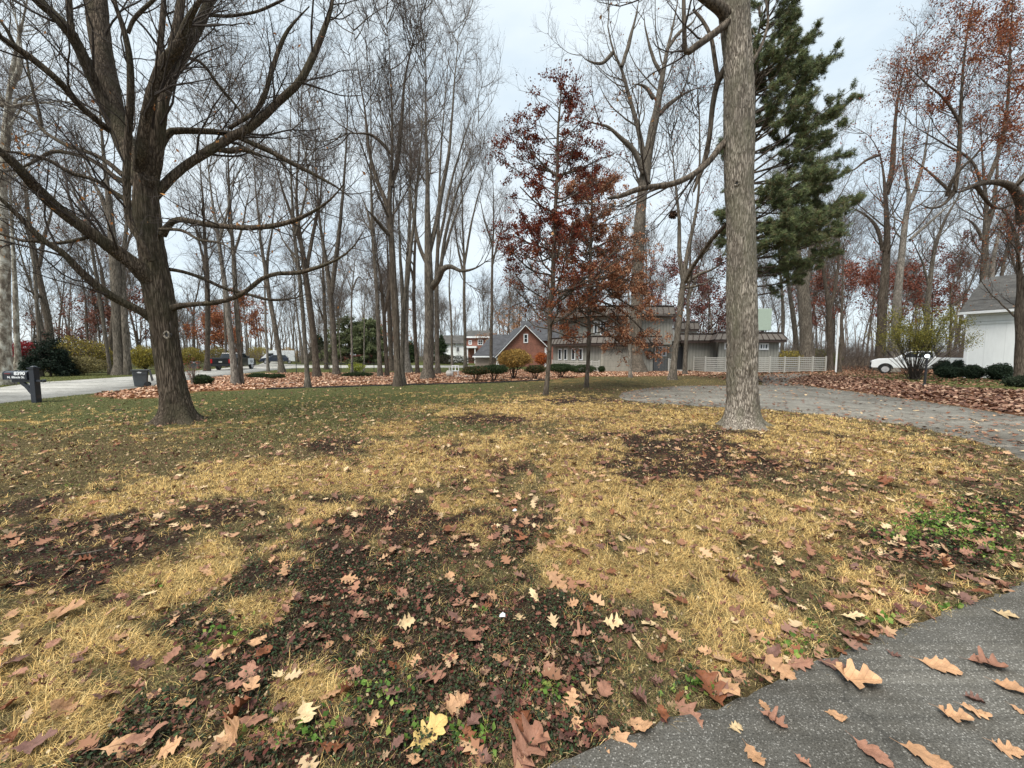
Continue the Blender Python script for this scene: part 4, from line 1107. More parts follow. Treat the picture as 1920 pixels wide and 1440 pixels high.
def shingles(name, c):
    m, n, b = newmat(name)
    v = coord(n)
    s = nd(n, 'ShaderNodeSeparateXYZ'); n.links.new(v, s.inputs[0])
    cb = nd(n, 'ShaderNodeCombineXYZ'); n.links.new(s.outputs[0], cb.inputs[0]); n.links.new(s.outputs[2], cb.inputs[1])
    t = nd(n, 'ShaderNodeTexBrick', Scale=1.0); t.inputs['Color1'].default_value = (*tuple(x * .8 for x in c), 1); t.inputs['Color2'].default_value = (*tuple(x * 1.25 for x in c), 1); t.inputs['Mortar'].default_value = (*tuple(x * .5 for x in c), 1)
    t.inputs['Brick Width'].default_value = .32; t.inputs['Row Height'].default_value = .11; t.inputs['Mortar Size'].default_value = .006
    n.links.new(cb.outputs[0], t.inputs['Vector'])
    f = noise(n, v, 1.1, 6)
    cc = mixc(n, 1.0, t.outputs['Color'], ramp(n, f, [(.3, (.7, .7, .7)), (.7, (1.35, 1.33, 1.3))]), 'MULTIPLY')
    n.links.new(cc, b.inputs['Base Color']); b.inputs['Roughness'].default_value = .9
    return m

M['siding_grey'] = siding('siding_grey', (0.27, 0.265, 0.235), 0, .30, .74, .16)
M['mansard'] = solid('mansard_metal', (0.12, 0.105, 0.092), .65, .0, .15)
M['brown_trim'] = solid('brown_trim', (0.045, 0.028, 0.022), .6)
M['trim_grey'] = solid('trim_grey', (0.36, 0.34, 0.29), .7)
M['garage'] = siding('garage_door', (0.30, 0.288, 0.25), 2, .55, .8, .04)
M['white'] = solid('white_paint', (0.78, 0.80, 0.82), .5, var=.06)
M['offwhite'] = solid('offwhite_paint', (0.42, 0.415, 0.385), .7, var=.1)
M['brick'] = bricks('red_brick', (0.21, 0.075, 0.052), (0.30, 0.115, 0.08), (0.28, 0.20, 0.16))
M['shingle_dark'] = shingles('shingle_dark', (0.06, 0.063, 0.072))
M['shingle_grey'] = shingles('shingle_grey', (0.075, 0.073, 0.07))
M['clap'] = siding('white_clapboard', (0.84, 0.87, 0.88), 2, .40, .62, .07)
M['board'] = siding('white_boards', (0.84, 0.87, 0.88), 0, .9, .88, .02)
M['black'] = solid('black_metal', (0.018, 0.019, 0.022), .4)
M['rubber'] = solid('rubber', (0.025, 0.025, 0.026), .85)
M['chrome'] = solid('rim_metal', (0.5, 0.5, 0.52), .45, .1)
M['cart'] = solid('cart_plastic', (0.075, 0.083, 0.09), .5)
M['stone'] = solid('pale_stone', (0.55, 0.53, 0.50), .9)
M['postblack'] = solid('mailbox_black', (0.022, 0.026, 0.036), .35, coat=.3)
_m, _n, _b = newmat('window_glass'); _b.inputs['Base Color'].default_value = (.025, .03, .035, 1); _b.inputs['Roughness'].default_value = .08; M['glass'] = _m
_m, _n, _b = newmat('white_car_paint'); _b.inputs['Base Color'].default_value = (.82, .85, .88, 1); _b.inputs['Roughness'].default_value = .35; _b.inputs['Coat Weight'].default_value = .8; M['carwhite'] = _m
_m, _n, _b = newmat('black_car_paint'); _b.inputs['Base Color'].default_value = (.012, .013, .016, 1); _b.inputs['Roughness'].default_value = .3; _b.inputs['Coat Weight'].default_value = .8; M['carblack'] = _m
_m, _n, _b = newmat('blue_car_paint'); _b.inputs['Base Color'].default_value = (.02, .03, .055, 1); _b.inputs['Roughness'].default_value = .3; _b.inputs['Coat Weight'].default_value = .8; M['carblue'] = _m
_m, _n, _b = newmat('red_lamp'); _b.inputs['Base Color'].default_value = (.4, .01, .01, 1); _b.inputs['Roughness'].default_value = .3; M['redlamp'] = _m
_m, _n, _b = newmat('lamp_globe'); _b.inputs['Base Color'].default_value = (.9, .93, 1, 1); _b.inputs['Roughness'].default_value = .2; _b.inputs['Emission Color'].default_value = (.85, .95, 1, 1); _b.inputs['Emission Strength'].default_value = 1.0; M['globe'] = _m

def Xp(px, Y, py=680): return float(at(px, py, Y)[0])
def Zp(py, Y): return float(at(960, py, Y)[2])

class Part:
    """world-space builder whose meshes are parented to a thing"""
    def __init__(s, root): s.root = root; s.o = root.location
    def put(s, mb, name, mat, parent=None, **kw):
        off = s.root.location
        mb.v = [(x - off.x, y - off.y, z - off.z) for x, y, z in mb.v]
        return mb.build(name, mat, parent or s.root, **kw)

def wallbox(mb, p, q, z0, z1, t=.2):
    """wall from p to q (plan), thickness going to the left of p->q"""
    p, q = np.array(p[:2], float), np.array(q[:2], float); d = (q - p) / np.linalg.norm(q - p); n = np.array([-d[1], d[0]]) * t
    return mb.prism([tuple(p), tuple(q), tuple(q + n), tuple(p + n)], z0, z1)

def offpoly(pts, d):
    pts = [np.array(p, float) for p in pts]; out = []
    for i, p in enumerate(pts):
        ns = []
        for a, b in ((i - 1, i), (i, i + 1)):
            if a < 0 or b >= len(pts): continue
            t = pts[b] - pts[a]; t /= np.linalg.norm(t); ns.append(np.array([t[1], -t[0]]))
        n = sum(ns) / len(ns); n /= np.linalg.norm(n) ** 2 if len(ns) > 1 else 1
        out.append(p + n * d)
    return out

def mansard(P, pts, zb, zt, out=.55, name='mansard_roof', rib=.55, fas=.26):
    """pts go left to right as seen from outside; outward is to the right hand of the walk"""
    mb = MB(); o = offpoly(pts, out); t = offpoly(pts, .12); w = offpoly(pts, -.25)
    for i in range(len(pts) - 1):
        v = [(*o[i], zb), (*o[i + 1], zb), (*t[i + 1], zt), (*t[i], zt), (*w[i], zb + .02), (*w[i + 1], zb + .02), (*w[i + 1], zt), (*w[i], zt)]
        mb.add(v, [(0, 1, 2, 3), (1, 0, 4, 5), (3, 2, 6, 7), (5, 4, 7, 6), (0, 3, 7, 4), (2, 1, 5, 6)])
    roof = P.put(mb, name, M['mansard'])
    r = MB()
    for i in range(len(pts) - 1):
        L = np.linalg.norm(o[i + 1] - o[i]); n = max(2, int(L / rib)); dirn = (o[i + 1] - o[i]) / L; nn_ = np.array([dirn[1], -dirn[0]])
        for k in range(n + 1):
            f = k / n; a = o[i] * (1 - f) + o[i + 1] * f + nn_ * .03; b = t[i] * (1 - f) + t[i + 1] * f + nn_ * .03
            r.beam((*a, zb + .01), (*b, zt), .05, .06, up=(*nn_, 0))
        r.beam((*(t[i] + nn_ * .05), zt + .03), (*(t[i + 1] + nn_ * .05), zt + .03), .14, .06)
    P.put(r, 'seam_ribs', M['brown_trim'], roof)
    f_ = MB(); o2 = offpoly(pts, out - .04); o3 = offpoly(pts, out - .16)
    for i in range(len(pts) - 1):
        f_.add([(*o2[i], zb - fas), (*o2[i + 1], zb - fas), (*o2[i + 1], zb - .004), (*o2[i], zb - .004), (*o3[i], zb - fas), (*o3[i + 1], zb - fas), (*o3[i + 1], zb - .004), (*o3[i], zb - .004)],
               [(0, 1, 2, 3), (5, 4, 7, 6), (1, 0, 4, 5), (3, 2, 6, 7), (0, 3, 7, 4), (2, 1, 5, 6)])
    P.put(f_, 'fascia', M['brown_trim'])
    return roof

def window(P, x0, x1, z0, z1, y, frame=.08, panes=1, mat='white', rows=1, bar=.05):
    """window in a wall that faces -y at depth y"""
    f = MB(); yf = y - .05
    f.box(x0, x1, yf, y + .02, z0, z0 + frame); f.box(x0, x1, yf, y + .02, z1 - frame, z1)
    f.box(x0, x0 + frame, yf, y + .02, z0 + frame, z1 - frame); f.box(x1 - frame, x1, yf, y + .02, z0 + frame, z1 - frame)
    for k in range(1, panes):
        x = x0 + frame + (x1 - x0 - 2 * frame) * k / panes; f.box(x - bar / 2, x + bar / 2, yf + .01, y + .015, z0 + frame, z1 - frame)
    for k in range(1, rows):
        z = z0 + frame + (z1 - z0 - 2 * frame) * k / rows; f.box(x0 + frame, x1 - frame, yf + .012, y + .012, z - bar / 2, z + bar / 2)
    fr = P.put(f, 'window', M[mat])
    g = MB(); g.box(x0 + frame * .9, x1 - frame * .9, y - .02, y - .005, z0 + frame * .9, z1 - frame * .9)
    P.put(g, 'pane', M['glass'], fr)
    return fr

# ------------------------------------------------------------------ grey house with mansard bands
Y0 = 38.0
A = np.array([Xp(1110, Y0), Y0]); C_ = np.array([4.58, 42.9]); B = np.array([Xp(1266, Y0), Y0 + .1])
gh = thing('grey_house', 'low grey board sided house with brown ribbed mansard bands, behind the russet oak saplings', 'house', (float(A[0]), Y0, 0))
P = Part(gh)
mb = MB(); Cb = C_ + (6, 9)
mb.prism([tuple(C_), tuple(A), (Xp(1224, Y0), Y0), (Xp(1224, Y0), Y0 + 8), tuple(Cb)], -.1, 2.7)
P.put(mb, 'lower_wall', M['siding_grey'])
Au, Cu, Bu = A + (.35, .7), C_ + (.7, .35), B + (-.1, .5)
mb = MB(); mb.prism([tuple(Cu), tuple(Au), tuple(Bu), (B[0] - .1, Y0 + 9), (Cu[0] + 5, Cu[1] + 8)], 2.72, 5.5)
P.put(mb, 'upper_wall', M['siding_grey'])
mb = MB(); mb.prism([(C_[0] - .3, C_[1]), (A[0], A[1] - .1), (B[0], B[1]), (B[0], Y0 + 9), (C_[0] + 5, C_[1] + 8)], 5.52, 5.72)
P.put(mb, 'flat_roof', M['mansard'])
mansard(P, [tuple(Cu), tuple(Au), tuple(Bu)], 5.7, 6.5)
mansard(P, [tuple(C_), tuple(A), (Xp(1238, Y0), Y0)], 2.85, 3.5)
# garage
gx0, gx1 = Xp(1131, Y0), Xp(1180, Y0)
mb = MB(); mb.box(gx0, gx1, Y0 - .03, Y0 + .1, .02, 2.25); P.put(mb, 'garage_door', M['garage'])
mb = MB(); mb.box(gx0 - .25, gx0 - .004, Y0 - .07, Y0 + .1, 0, 2.52); mb.box(gx1 + .004, gx1 + .25, Y0 - .07, Y0 + .1, 0, 2.52); mb.box(gx0 - .002, gx1 + .002, Y0 - .07, Y0 + .1, 2.3, 2.52)
P.put(mb, 'garage_frame', M['trim_grey'])
# slim windows on the slanting left wall
d = (A - C_) / np.linalg.norm(A - C_); nrm2 = np.array([d[1], -d[0]])
for s_ in (1.0, 1.9, 3.1, 4.2):
    f = MB(); p = C_ + d * s_ + nrm2 * .05; q = p + d * .42
    f.beam((*((p + q) / 2), 1.15), (*((p + q) / 2), 2.35), .5, .08, up=(*nrm2, 0)); w_ = P.put(f, 'window', M['white'])
    g = MB(); pm = (p + q) / 2 + nrm2 * .045; g.beam((*pm, 1.25), (*pm, 2.26), .34, .02, up=(*nrm2, 0)); P.put(g, 'pane', M['glass'], w_)
yu = float(Au[1])
window(P, Xp(1112, yu), Xp(1119, yu), 3.75, 5.0, yu, .07)
window(P, Xp(1124, yu), Xp(1136, yu), 3.65, 5.1, yu, .09, 2)
window(P, Xp(1142, yu), Xp(1150, yu), 3.75, 5.0, yu, .07)
# entry part, recessed
mb = MB(); mb.prism([(Xp(1224, Y0), Y0 + 1.6), (Xp(1275, Y0 + 1.6), Y0 + 1.6), (Xp(1275, Y0 + 1.6), Y0 + 7), (Xp(1224, Y0), Y0 + 7)], -.1, 2.7); P.put(mb, 'entry_wall', M['siding_grey'])
ye = Y0 + 1.6
window(P, Xp(1227, ye), Xp(1249, ye), 1.55, 2.6, ye, .12, 3, bar=.16)
mb = MB(); mb.box(Xp(1268, ye), Xp(1281, ye), ye - .06, ye - .01, .05, 2.5); P.put(mb, 'door', M['black'])
mb = MB(); mb.box(Xp(1266, ye), Xp(1288, ye), ye - 1.0, ye - .08, .0, .16); P.put(mb, 'door_step', M['stone'])
# right wing
Yr = 36.6
R0 = (Xp(1272, Y0 + .6), Y0 + .6); R1 = (Xp(1345, Y0 + .6), Y0 + .6); R2 = (Xp(1346, Yr), Yr); R3 = (Xp(1463, Yr), Yr + .3); R4 = (Xp(1463, Yr) + .6, Yr + 8)
mb = MB(); mb.prism([(Xp(1290, Y0 + .6), Y0 + .6), R1, R2, R3, R4, (R0[0], Y0 + 8)], -.1, 3.0); P.put(mb, 'wing_wall', M['siding_grey'])
mansard(P, [R0, (R1[0] - .4, R1[1]), R2, R3, R4], 3.12, 3.78, .5)
mb = MB(); mb.prism([R0, R1, R2, R3, R4, (R0[0], Y0 + 8)], 3.04, 3.11); P.put(mb, 'wing_roof', M['mansard'])
window(P, Xp(1357, Yr), Xp(1375, Yr), 2.2, 2.85, Yr + .05, .14, 2, bar=.14)
window(P, Xp(1424, Yr), Xp(1442, Yr), 2.15, 2.8, Yr + .2, .14, 3, bar=.12)
# raised clerestory farther back
mb = MB(); mb.box(Xp(1262, 46), Xp(1306, 46), 46, 50, 3.0, 4.72); P.put(mb, 'clerestory_wall', M['offwhite'])
mansard(P, [(Xp(1262, 46), 46), (Xp(1306, 46), 46)], 4.75, 5.6, .4)
# things at the house
bb = thing('roof_panel', 'pale green rounded panel on a post above the flat roof', 'panel', (Xp(1430, 39), 39.2, 3.2))
P2 = Part(bb); mb = MB(); mb.box(Xp(1398, 39), Xp(1445.5, 39), 39.2, 39.3, 4.15, 6.35); P2.put(mb, 'board', solid('pale_green', (.36, .44, .37), .6, var=.06), bevel=.09)
mb = MB(); mb.box(Xp(1430, 39), Xp(1434, 39), 39.32, 39.5, 3.2, 4.9); P2.put(mb, 'post', M['brown_trim'])
wr = thing('door_wreath', 'dark twiggy wreath with a rust bow hanging on the grey wall', 'wreath', (Xp(1217, Y0), Y0 - .12, 1.72))
rng = np.random.default_rng(3); th_ = np.linspace(0, 2 * pi, 25)
Pw = np.stack([np.cos(th_) * .32, 0 * th_, np.sin(th_) * .32], -1)[None]; 
put('ring', tube_mesh('ring', [(Pw, np.full((1, 25), .07), 6)], M['twig_dark']), wr)
C = along(Pw, 260, rng, .06, 0); V, F = leafquads(C, .1, rng); put('leaves', mesh_np('leaves', V, [F], M['leaf'], col=pick(rng, 260, [(.10, .03, .02), (.05, .06, .03), (.2, .08, .04)])), wr)

def slat_fence(name, label, pts, h, nsl=6, post=1.8, mat='offwhite', gap=.5, slat=None):
    root = thing(name, label, 'fence', (*pts[0], 0)); P = Part(root)
    mb = MB(); 
    for (a, b) in zip(pts[:-1], pts[1:]):
        a, b = np.array(a), np.array(b)
        for k in range(nsl):
            z = .16 + (h - .26) * k / (nsl - 1)
            mb.beam((*a, z), (*b, z), .03, (h / nsl) * gap)
    P.put(mb, 'slats', M[mat])
    for (a, b) in zip(pts[:-1], pts[1:]):
        a, b = np.array(a), np.array(b); L = np.linalg.norm(b - a); n = max(1, round(L / post)); d = (b - a) / L; nn_ = np.array([d[1], -d[0]])
        for k in range(n + 1):
            if k == n and (b != np.array(pts[-1])).any(): continue
            p = a + (b - a) * k / n + nn_ * .07
            q = MB(); q.box(p[0] - .05, p[0] + .05, p[1] - .05, p[1] + .05, 0, h + .06); P.put(q, 'post', M[mat])
    # thin uprights that give the woven look
    mb = MB()
    for (a, b) in zip(pts[:-1], pts[1:]):
        a, b = np.array(a), np.array(b); L = np.linalg.norm(b - a); d = (b - a) / L; nn_ = np.array([d[1], -d[0]])
        for k in range(int(L / .3)):
            p = a + d * (k * .3 + .15) - nn_ * .03; mb.box(p[0] - .015, p[0] + .015, p[1] - .01, p[1] + .01, .12, h - .04)
    P.put(mb, 'uprights', M[mat])
    return root
slat_fence('slat_fence', 'low off white slatted fence in front of the grey house left of the garage', [(4.45, 42.1), (7.7, 37.2), (Xp(1123, 37.1), 37.1)], 1.12, 5)
slat_fence('slat_fence', 'long off white slatted fence right of the near oak, ending by the white pole', [(Xp(1302, 38.6), 38.6), (Xp(1322, 36.5), 36.5), (Xp(1400, 35.4), 35.4), (Xp(1442, 35.3), 35.3), (Xp(1547, 38.4), 38.4)], 1.5, 8, 2.0)
slat_fence('garden_gate', 'dark grey slatted gate below the triple window of the house entry', [(Xp(1226, 38.2), 38.2), (Xp(1252, 38.2), 38.2)], 1.35, 9, 1.4, 'cart', .7)
slat_fence('slat_fence', 'short off white fence panel beside the dark gate', [(Xp(1253, 38.0), 38.0), (Xp(1266, 38.0), 38.0)], 1.3, 6, 1.0)

# ------------------------------------------------------------------ brick house with the steep white edged gable
Yb = 57.0
def px3(px, py, Y): return tuple(float(c) for c in at(px, py, Y))
bh = thing('brick_house', 'brick house with steep slate roof and white edged gable, left of the grey house', 'house', (Xp(980, Yb), Yb, 0)); P = Part(bh)
xl, xr = Xp(934, Yb), Xp(1023, Yb); xa = Xp(985, Yb); za = Zp(611, Yb); zl = Zp(667, Yb); zr = Zp(649, Yb)
mb = MB(); mb.add([(xl, Yb, 0), (xr, Yb, 0), (xr, Yb, zr), (xa, Yb, za), (xl, Yb, zl), (xl - 1.5, Yb + 9, 0), (xr - 1.5, Yb + 9, 0), (xr - 1.5, Yb + 9, zr), (xa - 1.5, Yb + 9, za), (xl - 1.5, Yb + 9, zl)],
                  [(0, 1, 2, 3, 4), (9, 8, 7, 6, 5), (0, 4, 9, 5), (2, 1, 6, 7), (1, 0, 5, 6), (4, 3, 8, 9), (3, 2, 7, 8)])
P.put(mb, 'brick_wall', M['brick'])
def roofslab(P, name, p, q, q2, p2, th, mat, parent=None):
    p, q, q2, p2 = [np.array(v, float) for v in (p, q, q2, p2)]
    n = np.cross(q - p, p2 - p); n /= np.linalg.norm(n); n = n if n[2] > 0 else -n
    lo = [v + n * .03 for v in (p, q, q2, p2)]; hi = [v + n * (th + .03) for v in (p, q, q2, p2)]
    mb = MB(); mb.add([tuple(v) for v in lo + hi], [(3, 2, 1, 0), (4, 5, 6, 7), (0, 1, 5, 4), (1, 2, 6, 5), (2, 3, 7, 6), (3, 0, 4, 7)])
    return P.put(mb, name, mat, parent)
roofslab(P, 'roof', (xl - .5, Yb - .3, zl - .35), (xa, Yb - .3, za), (xa - 1.6, Yb + 9.3, za), (xl - 2.1, Yb + 9.3, zl - .35), .12, M['shingle_dark'])
roofslab(P, 'roof', (xa, Yb - .3, za), (xr + .3, Yb - .3, zr - .25), (xr - 1.2, Yb + 9.3, zr - .25), (xa - 1.6, Yb + 9.3, za), .12, M['shingle_dark'])
mb = MB(); mb.beam((xl - .45, Yb - .34, zl - .32), (xa, Yb - .34, za + .06), .1, .3, up=(0, -1, 0)); mb.beam((xa, Yb - .345, za + .06), (xr + .3, Yb - .345, zr - .2), .1, .3, up=(0, -1, 0)); mb.box(xl - .28, xl + .12, Yb - .12, Yb - .02, 0, zl - .3); mb.box(xr - .15, xr + .12, Yb - .12, Yb - .02, 0, zr - .2)
P.put(mb, 'rake_trim', M['white'])
window(P, Xp(981.5, Yb), Xp(990, Yb), Zp(643, Yb), Zp(626, Yb), Yb - .02, .14, 1, rows=2)
# lower side wing with its own eave, and the big roof behind
mb = MB(); mb.box(xl - 3.6, xl - .3, Yb + 2, Yb + 7, 0, 1.45); P.put(mb, 'side_wing', solid('tan_wall', (.30, .24, .20), .8))
roofslab(P, 'wing_roof', (xl - 3.9, Yb + 1.6, 1.5), (xl + .6, Yb + 1.6, 1.5), (xl + 2.6, Yb + 5.2, 4.9), (xl - 1.0, Yb + 5.2, 4.9), .12, M['shingle_dark'])
mb = MB(); mb.box(xl - 3.95, xl - .35, Yb + 1.4, Yb + 1.55, 1.36, 1.56); P.put(mb, 'gutter', M['white'])
mb = MB(); mb.box(xr - 3, xr + 4.5, Yb + 8, Yb + 15, 0, 4.2); P.put(mb, 'rear_wall', M['brick'])
roofslab(P, 'rear_roof', (xr - 3.4, Yb + 7.6, 4.0), (xr + 5, Yb + 7.6, 4.0), (xr + 5, Yb + 11.5, 7.6), (xr - 3.4, Yb + 11.5, 7.6), .12, M['shingle_dark'])
window(P, xr + .5, xr + 1.6, 1.0, 2.4, Yb + 7.98, .12, 2, rows=2)

b2 = thing('brick_house', 'two storey brick house with white framed windows behind the trees, left of the steep gable', 'house', (Xp(885, 82), 82, 0)); P = Part(b2)
mb = MB(); mb.box(Xp(874, 82), Xp(918, 82), 82, 90, 0, Zp(632, 82)); P.put(mb, 'brick_wall', M['brick'])
z_ = Zp(632, 82); roofslab(P, 'roof', (Xp(872, 82), 81.6, z_), (Xp(920, 82), 81.6, z_), (Xp(918, 82), 86, z_ + 1.5), (Xp(874, 82), 86, z_ + 1.5), .15, M['shingle_grey'])
mb = MB(); mb.box(Xp(872, 82), Xp(920, 82), 81.5, 81.64, z_ - .2, z_ + .15); P.put(mb, 'gutter', M['white'])
for a, b, c, d_ in ((896, 906, 637, 647), (897, 907, 658, 672), (879, 885, 638, 646), (911, 917, 637, 647)): window(P, Xp(a, 82), Xp(b, 82), Zp(d_, 82), Zp(c, 82), 81.98, .14, 2, rows=2)
mb = MB(); mb.box(Xp(876, 80), Xp(878, 80), 79.6, 80, 0, 3.2); mb.box(Xp(890, 80), Xp(892, 80), 79.6, 80, 0, 3.2); mb.box(Xp(874, 80), Xp(894, 80), 79.4, 81.9, 3.2, 3.6); P.put(mb, 'porch', M['white'])
w2 = thing('white_house', 'far white clapboard house seen between the trunks, left of the two storey brick house', 'house', (Xp(838, 96), 96, 0)); P = Part(w2)
mb = MB(); mb.box(Xp(822, 96), Xp(872, 96), 96, 104, 0, Zp(645, 96)); P.put(mb, 'wall', M['clap'])
z_ = Zp(645, 96); roofslab(P, 'roof', (Xp(819, 96), 95.5, z_), (Xp(875, 96), 95.5, z_), (Xp(872, 96), 100, z_ + 2.2), (Xp(824, 96), 100, z_ + 2.2), .15, M['shingle_grey'])
window(P, Xp(833, 96), Xp(839, 96), Zp(653, 96), Zp(647, 96), 95.98, .12, 2); window(P, Xp(856, 96), Xp(862, 96), Zp(660, 96), Zp(650, 96), 95.98, .12, 2)
mb = MB(); mb.box(Xp(800, 98), Xp(816, 98), 98, 102, 0, 2.9); P.put(mb, 'annex', M['offwhite'])

# ------------------------------------------------------------------ white house at the right
Yw = 28.0
wx0 = Xp(1807, Yw); ze = Zp(587, Yw)
wh = thing('white_house', 'white boarded house end with dark grey shingled roof at the right edge', 'house', (wx0, Yw, 0), math.atan2(-.89, .45))
def wput(mb, name, mat, parent=None, **k): return mb.build(name, mat, parent or wh, **k)
class LP_:  # local roof helper
    @staticmethod
    def put(mb, name, mat, parent=None, **k): return mb.build(name, mat, parent or wh, **k)
wput(MB().box(0, 6, 0, 8, -.1, ze), 'wall', M['board'])
wput(MB().box(.16, 5.9, -.045, -.004, Zp(609, Yw), ze - .05), 'upper_siding', M['clap'])
wput(MB().box(-.03, .15, -.06, -.002, 0, ze - .02), 'corner_board', M['white'])
zr_ = 7.45
roofslab(LP_, 'roof', (-.3, -.4, ze), (6.3, -.4, ze), (6.3, 4, zr_), (-.3, 4, zr_), .1, M['shingle_grey'])
roofslab(LP_, 'roof', (-.3, 4, zr_), (6.3, 4, zr_), (6.3, 8.4, ze), (-.3, 8.4, ze), .1, M['shingle_grey'])
wput(MB().box(-.36, 2.35, -.56, -.42, ze - .12, ze + .06).box(-.3, 5.9, -.41, -.047, ze - .1, ze - .04), 'gutter', M['white'])
wput(MB().box(2.38, 5.5, -.30, 4, ze + .02, ze + 1.75), 'dormer_wall', M['clap'])
wput(MB().box(2.80, 3.6, -.36, -.31, ze + .2, ze + 1.5), 'pane', M['glass'])
wput(MB().box(2.32, 2.44, -.34, -.302, ze + .06, ze + 1.75).box(2.70, 2.79, -.34, -.302, ze + .06, ze + 1.75), 'dormer_trim', M['white'])
wput(MB().box(.3, 5.8, -.02, -.003, -.05, .06), 'foundation', M['cart'])
rng = np.random.default_rng(31); a_ = rng.uniform(0, 2.4, 26); tt = rng.random(26) ** 1.6 * .8
C = np.stack([a_, -.4 + 4.4 * tt, ze + (zr_ - ze) * tt + .17], -1)
V, F = leafquads(C, np.full(26, .16), rng, droop=0)
ro = put('roof_leaves', mesh_np('roof_leaves', V, [F], M['litter'], col=pick(rng, 26, [(.5, .4, .3), (.3, .2, .14)], rep=4)), None, (wx0, Yw, 0), (0, 0, math.atan2(-.89, .45)))
prop(ro, 'pale dead leaves lying on the grey roof of the white house', 'leaves', None, 'stuff')

# ------------------------------------------------------------------ vehicles
def wheel(P_, x, y, r, w, parent):
    t = MB(); t.lathe([(r * .62, -w / 2), (r * .93, -w / 2), (r, -w * .38), (r, w * .38), (r * .93, w / 2), (r * .62, w / 2)], n=28)
    t.v = [(x + a, y + c, r + b) for a, b, c in t.v]; o = t.build('wheel', M['rubber'], parent, smooth=False)
    h = MB(); h.lathe([(r * .50, -w * .505), (r * .66, -w * .515), (r * .66, w * .515), (r * .50, w * .505)], n=24)
    for k in range(6):
        a_ = k * pi / 3
        h.beam((0, 0, -w * .53), (cos(a_) * r * .60, sin(a_) * r * .60, -w * .53), r * .16, .03); h.beam((0, 0, w * .53), (cos(a_) * r * .60, sin(a_) * r * .60, w * .53), r * .16, .03)
    h.v = [(x + a, y + c, r + b) for a, b, c in h.v]; h.build('rim', M['chrome'], o)

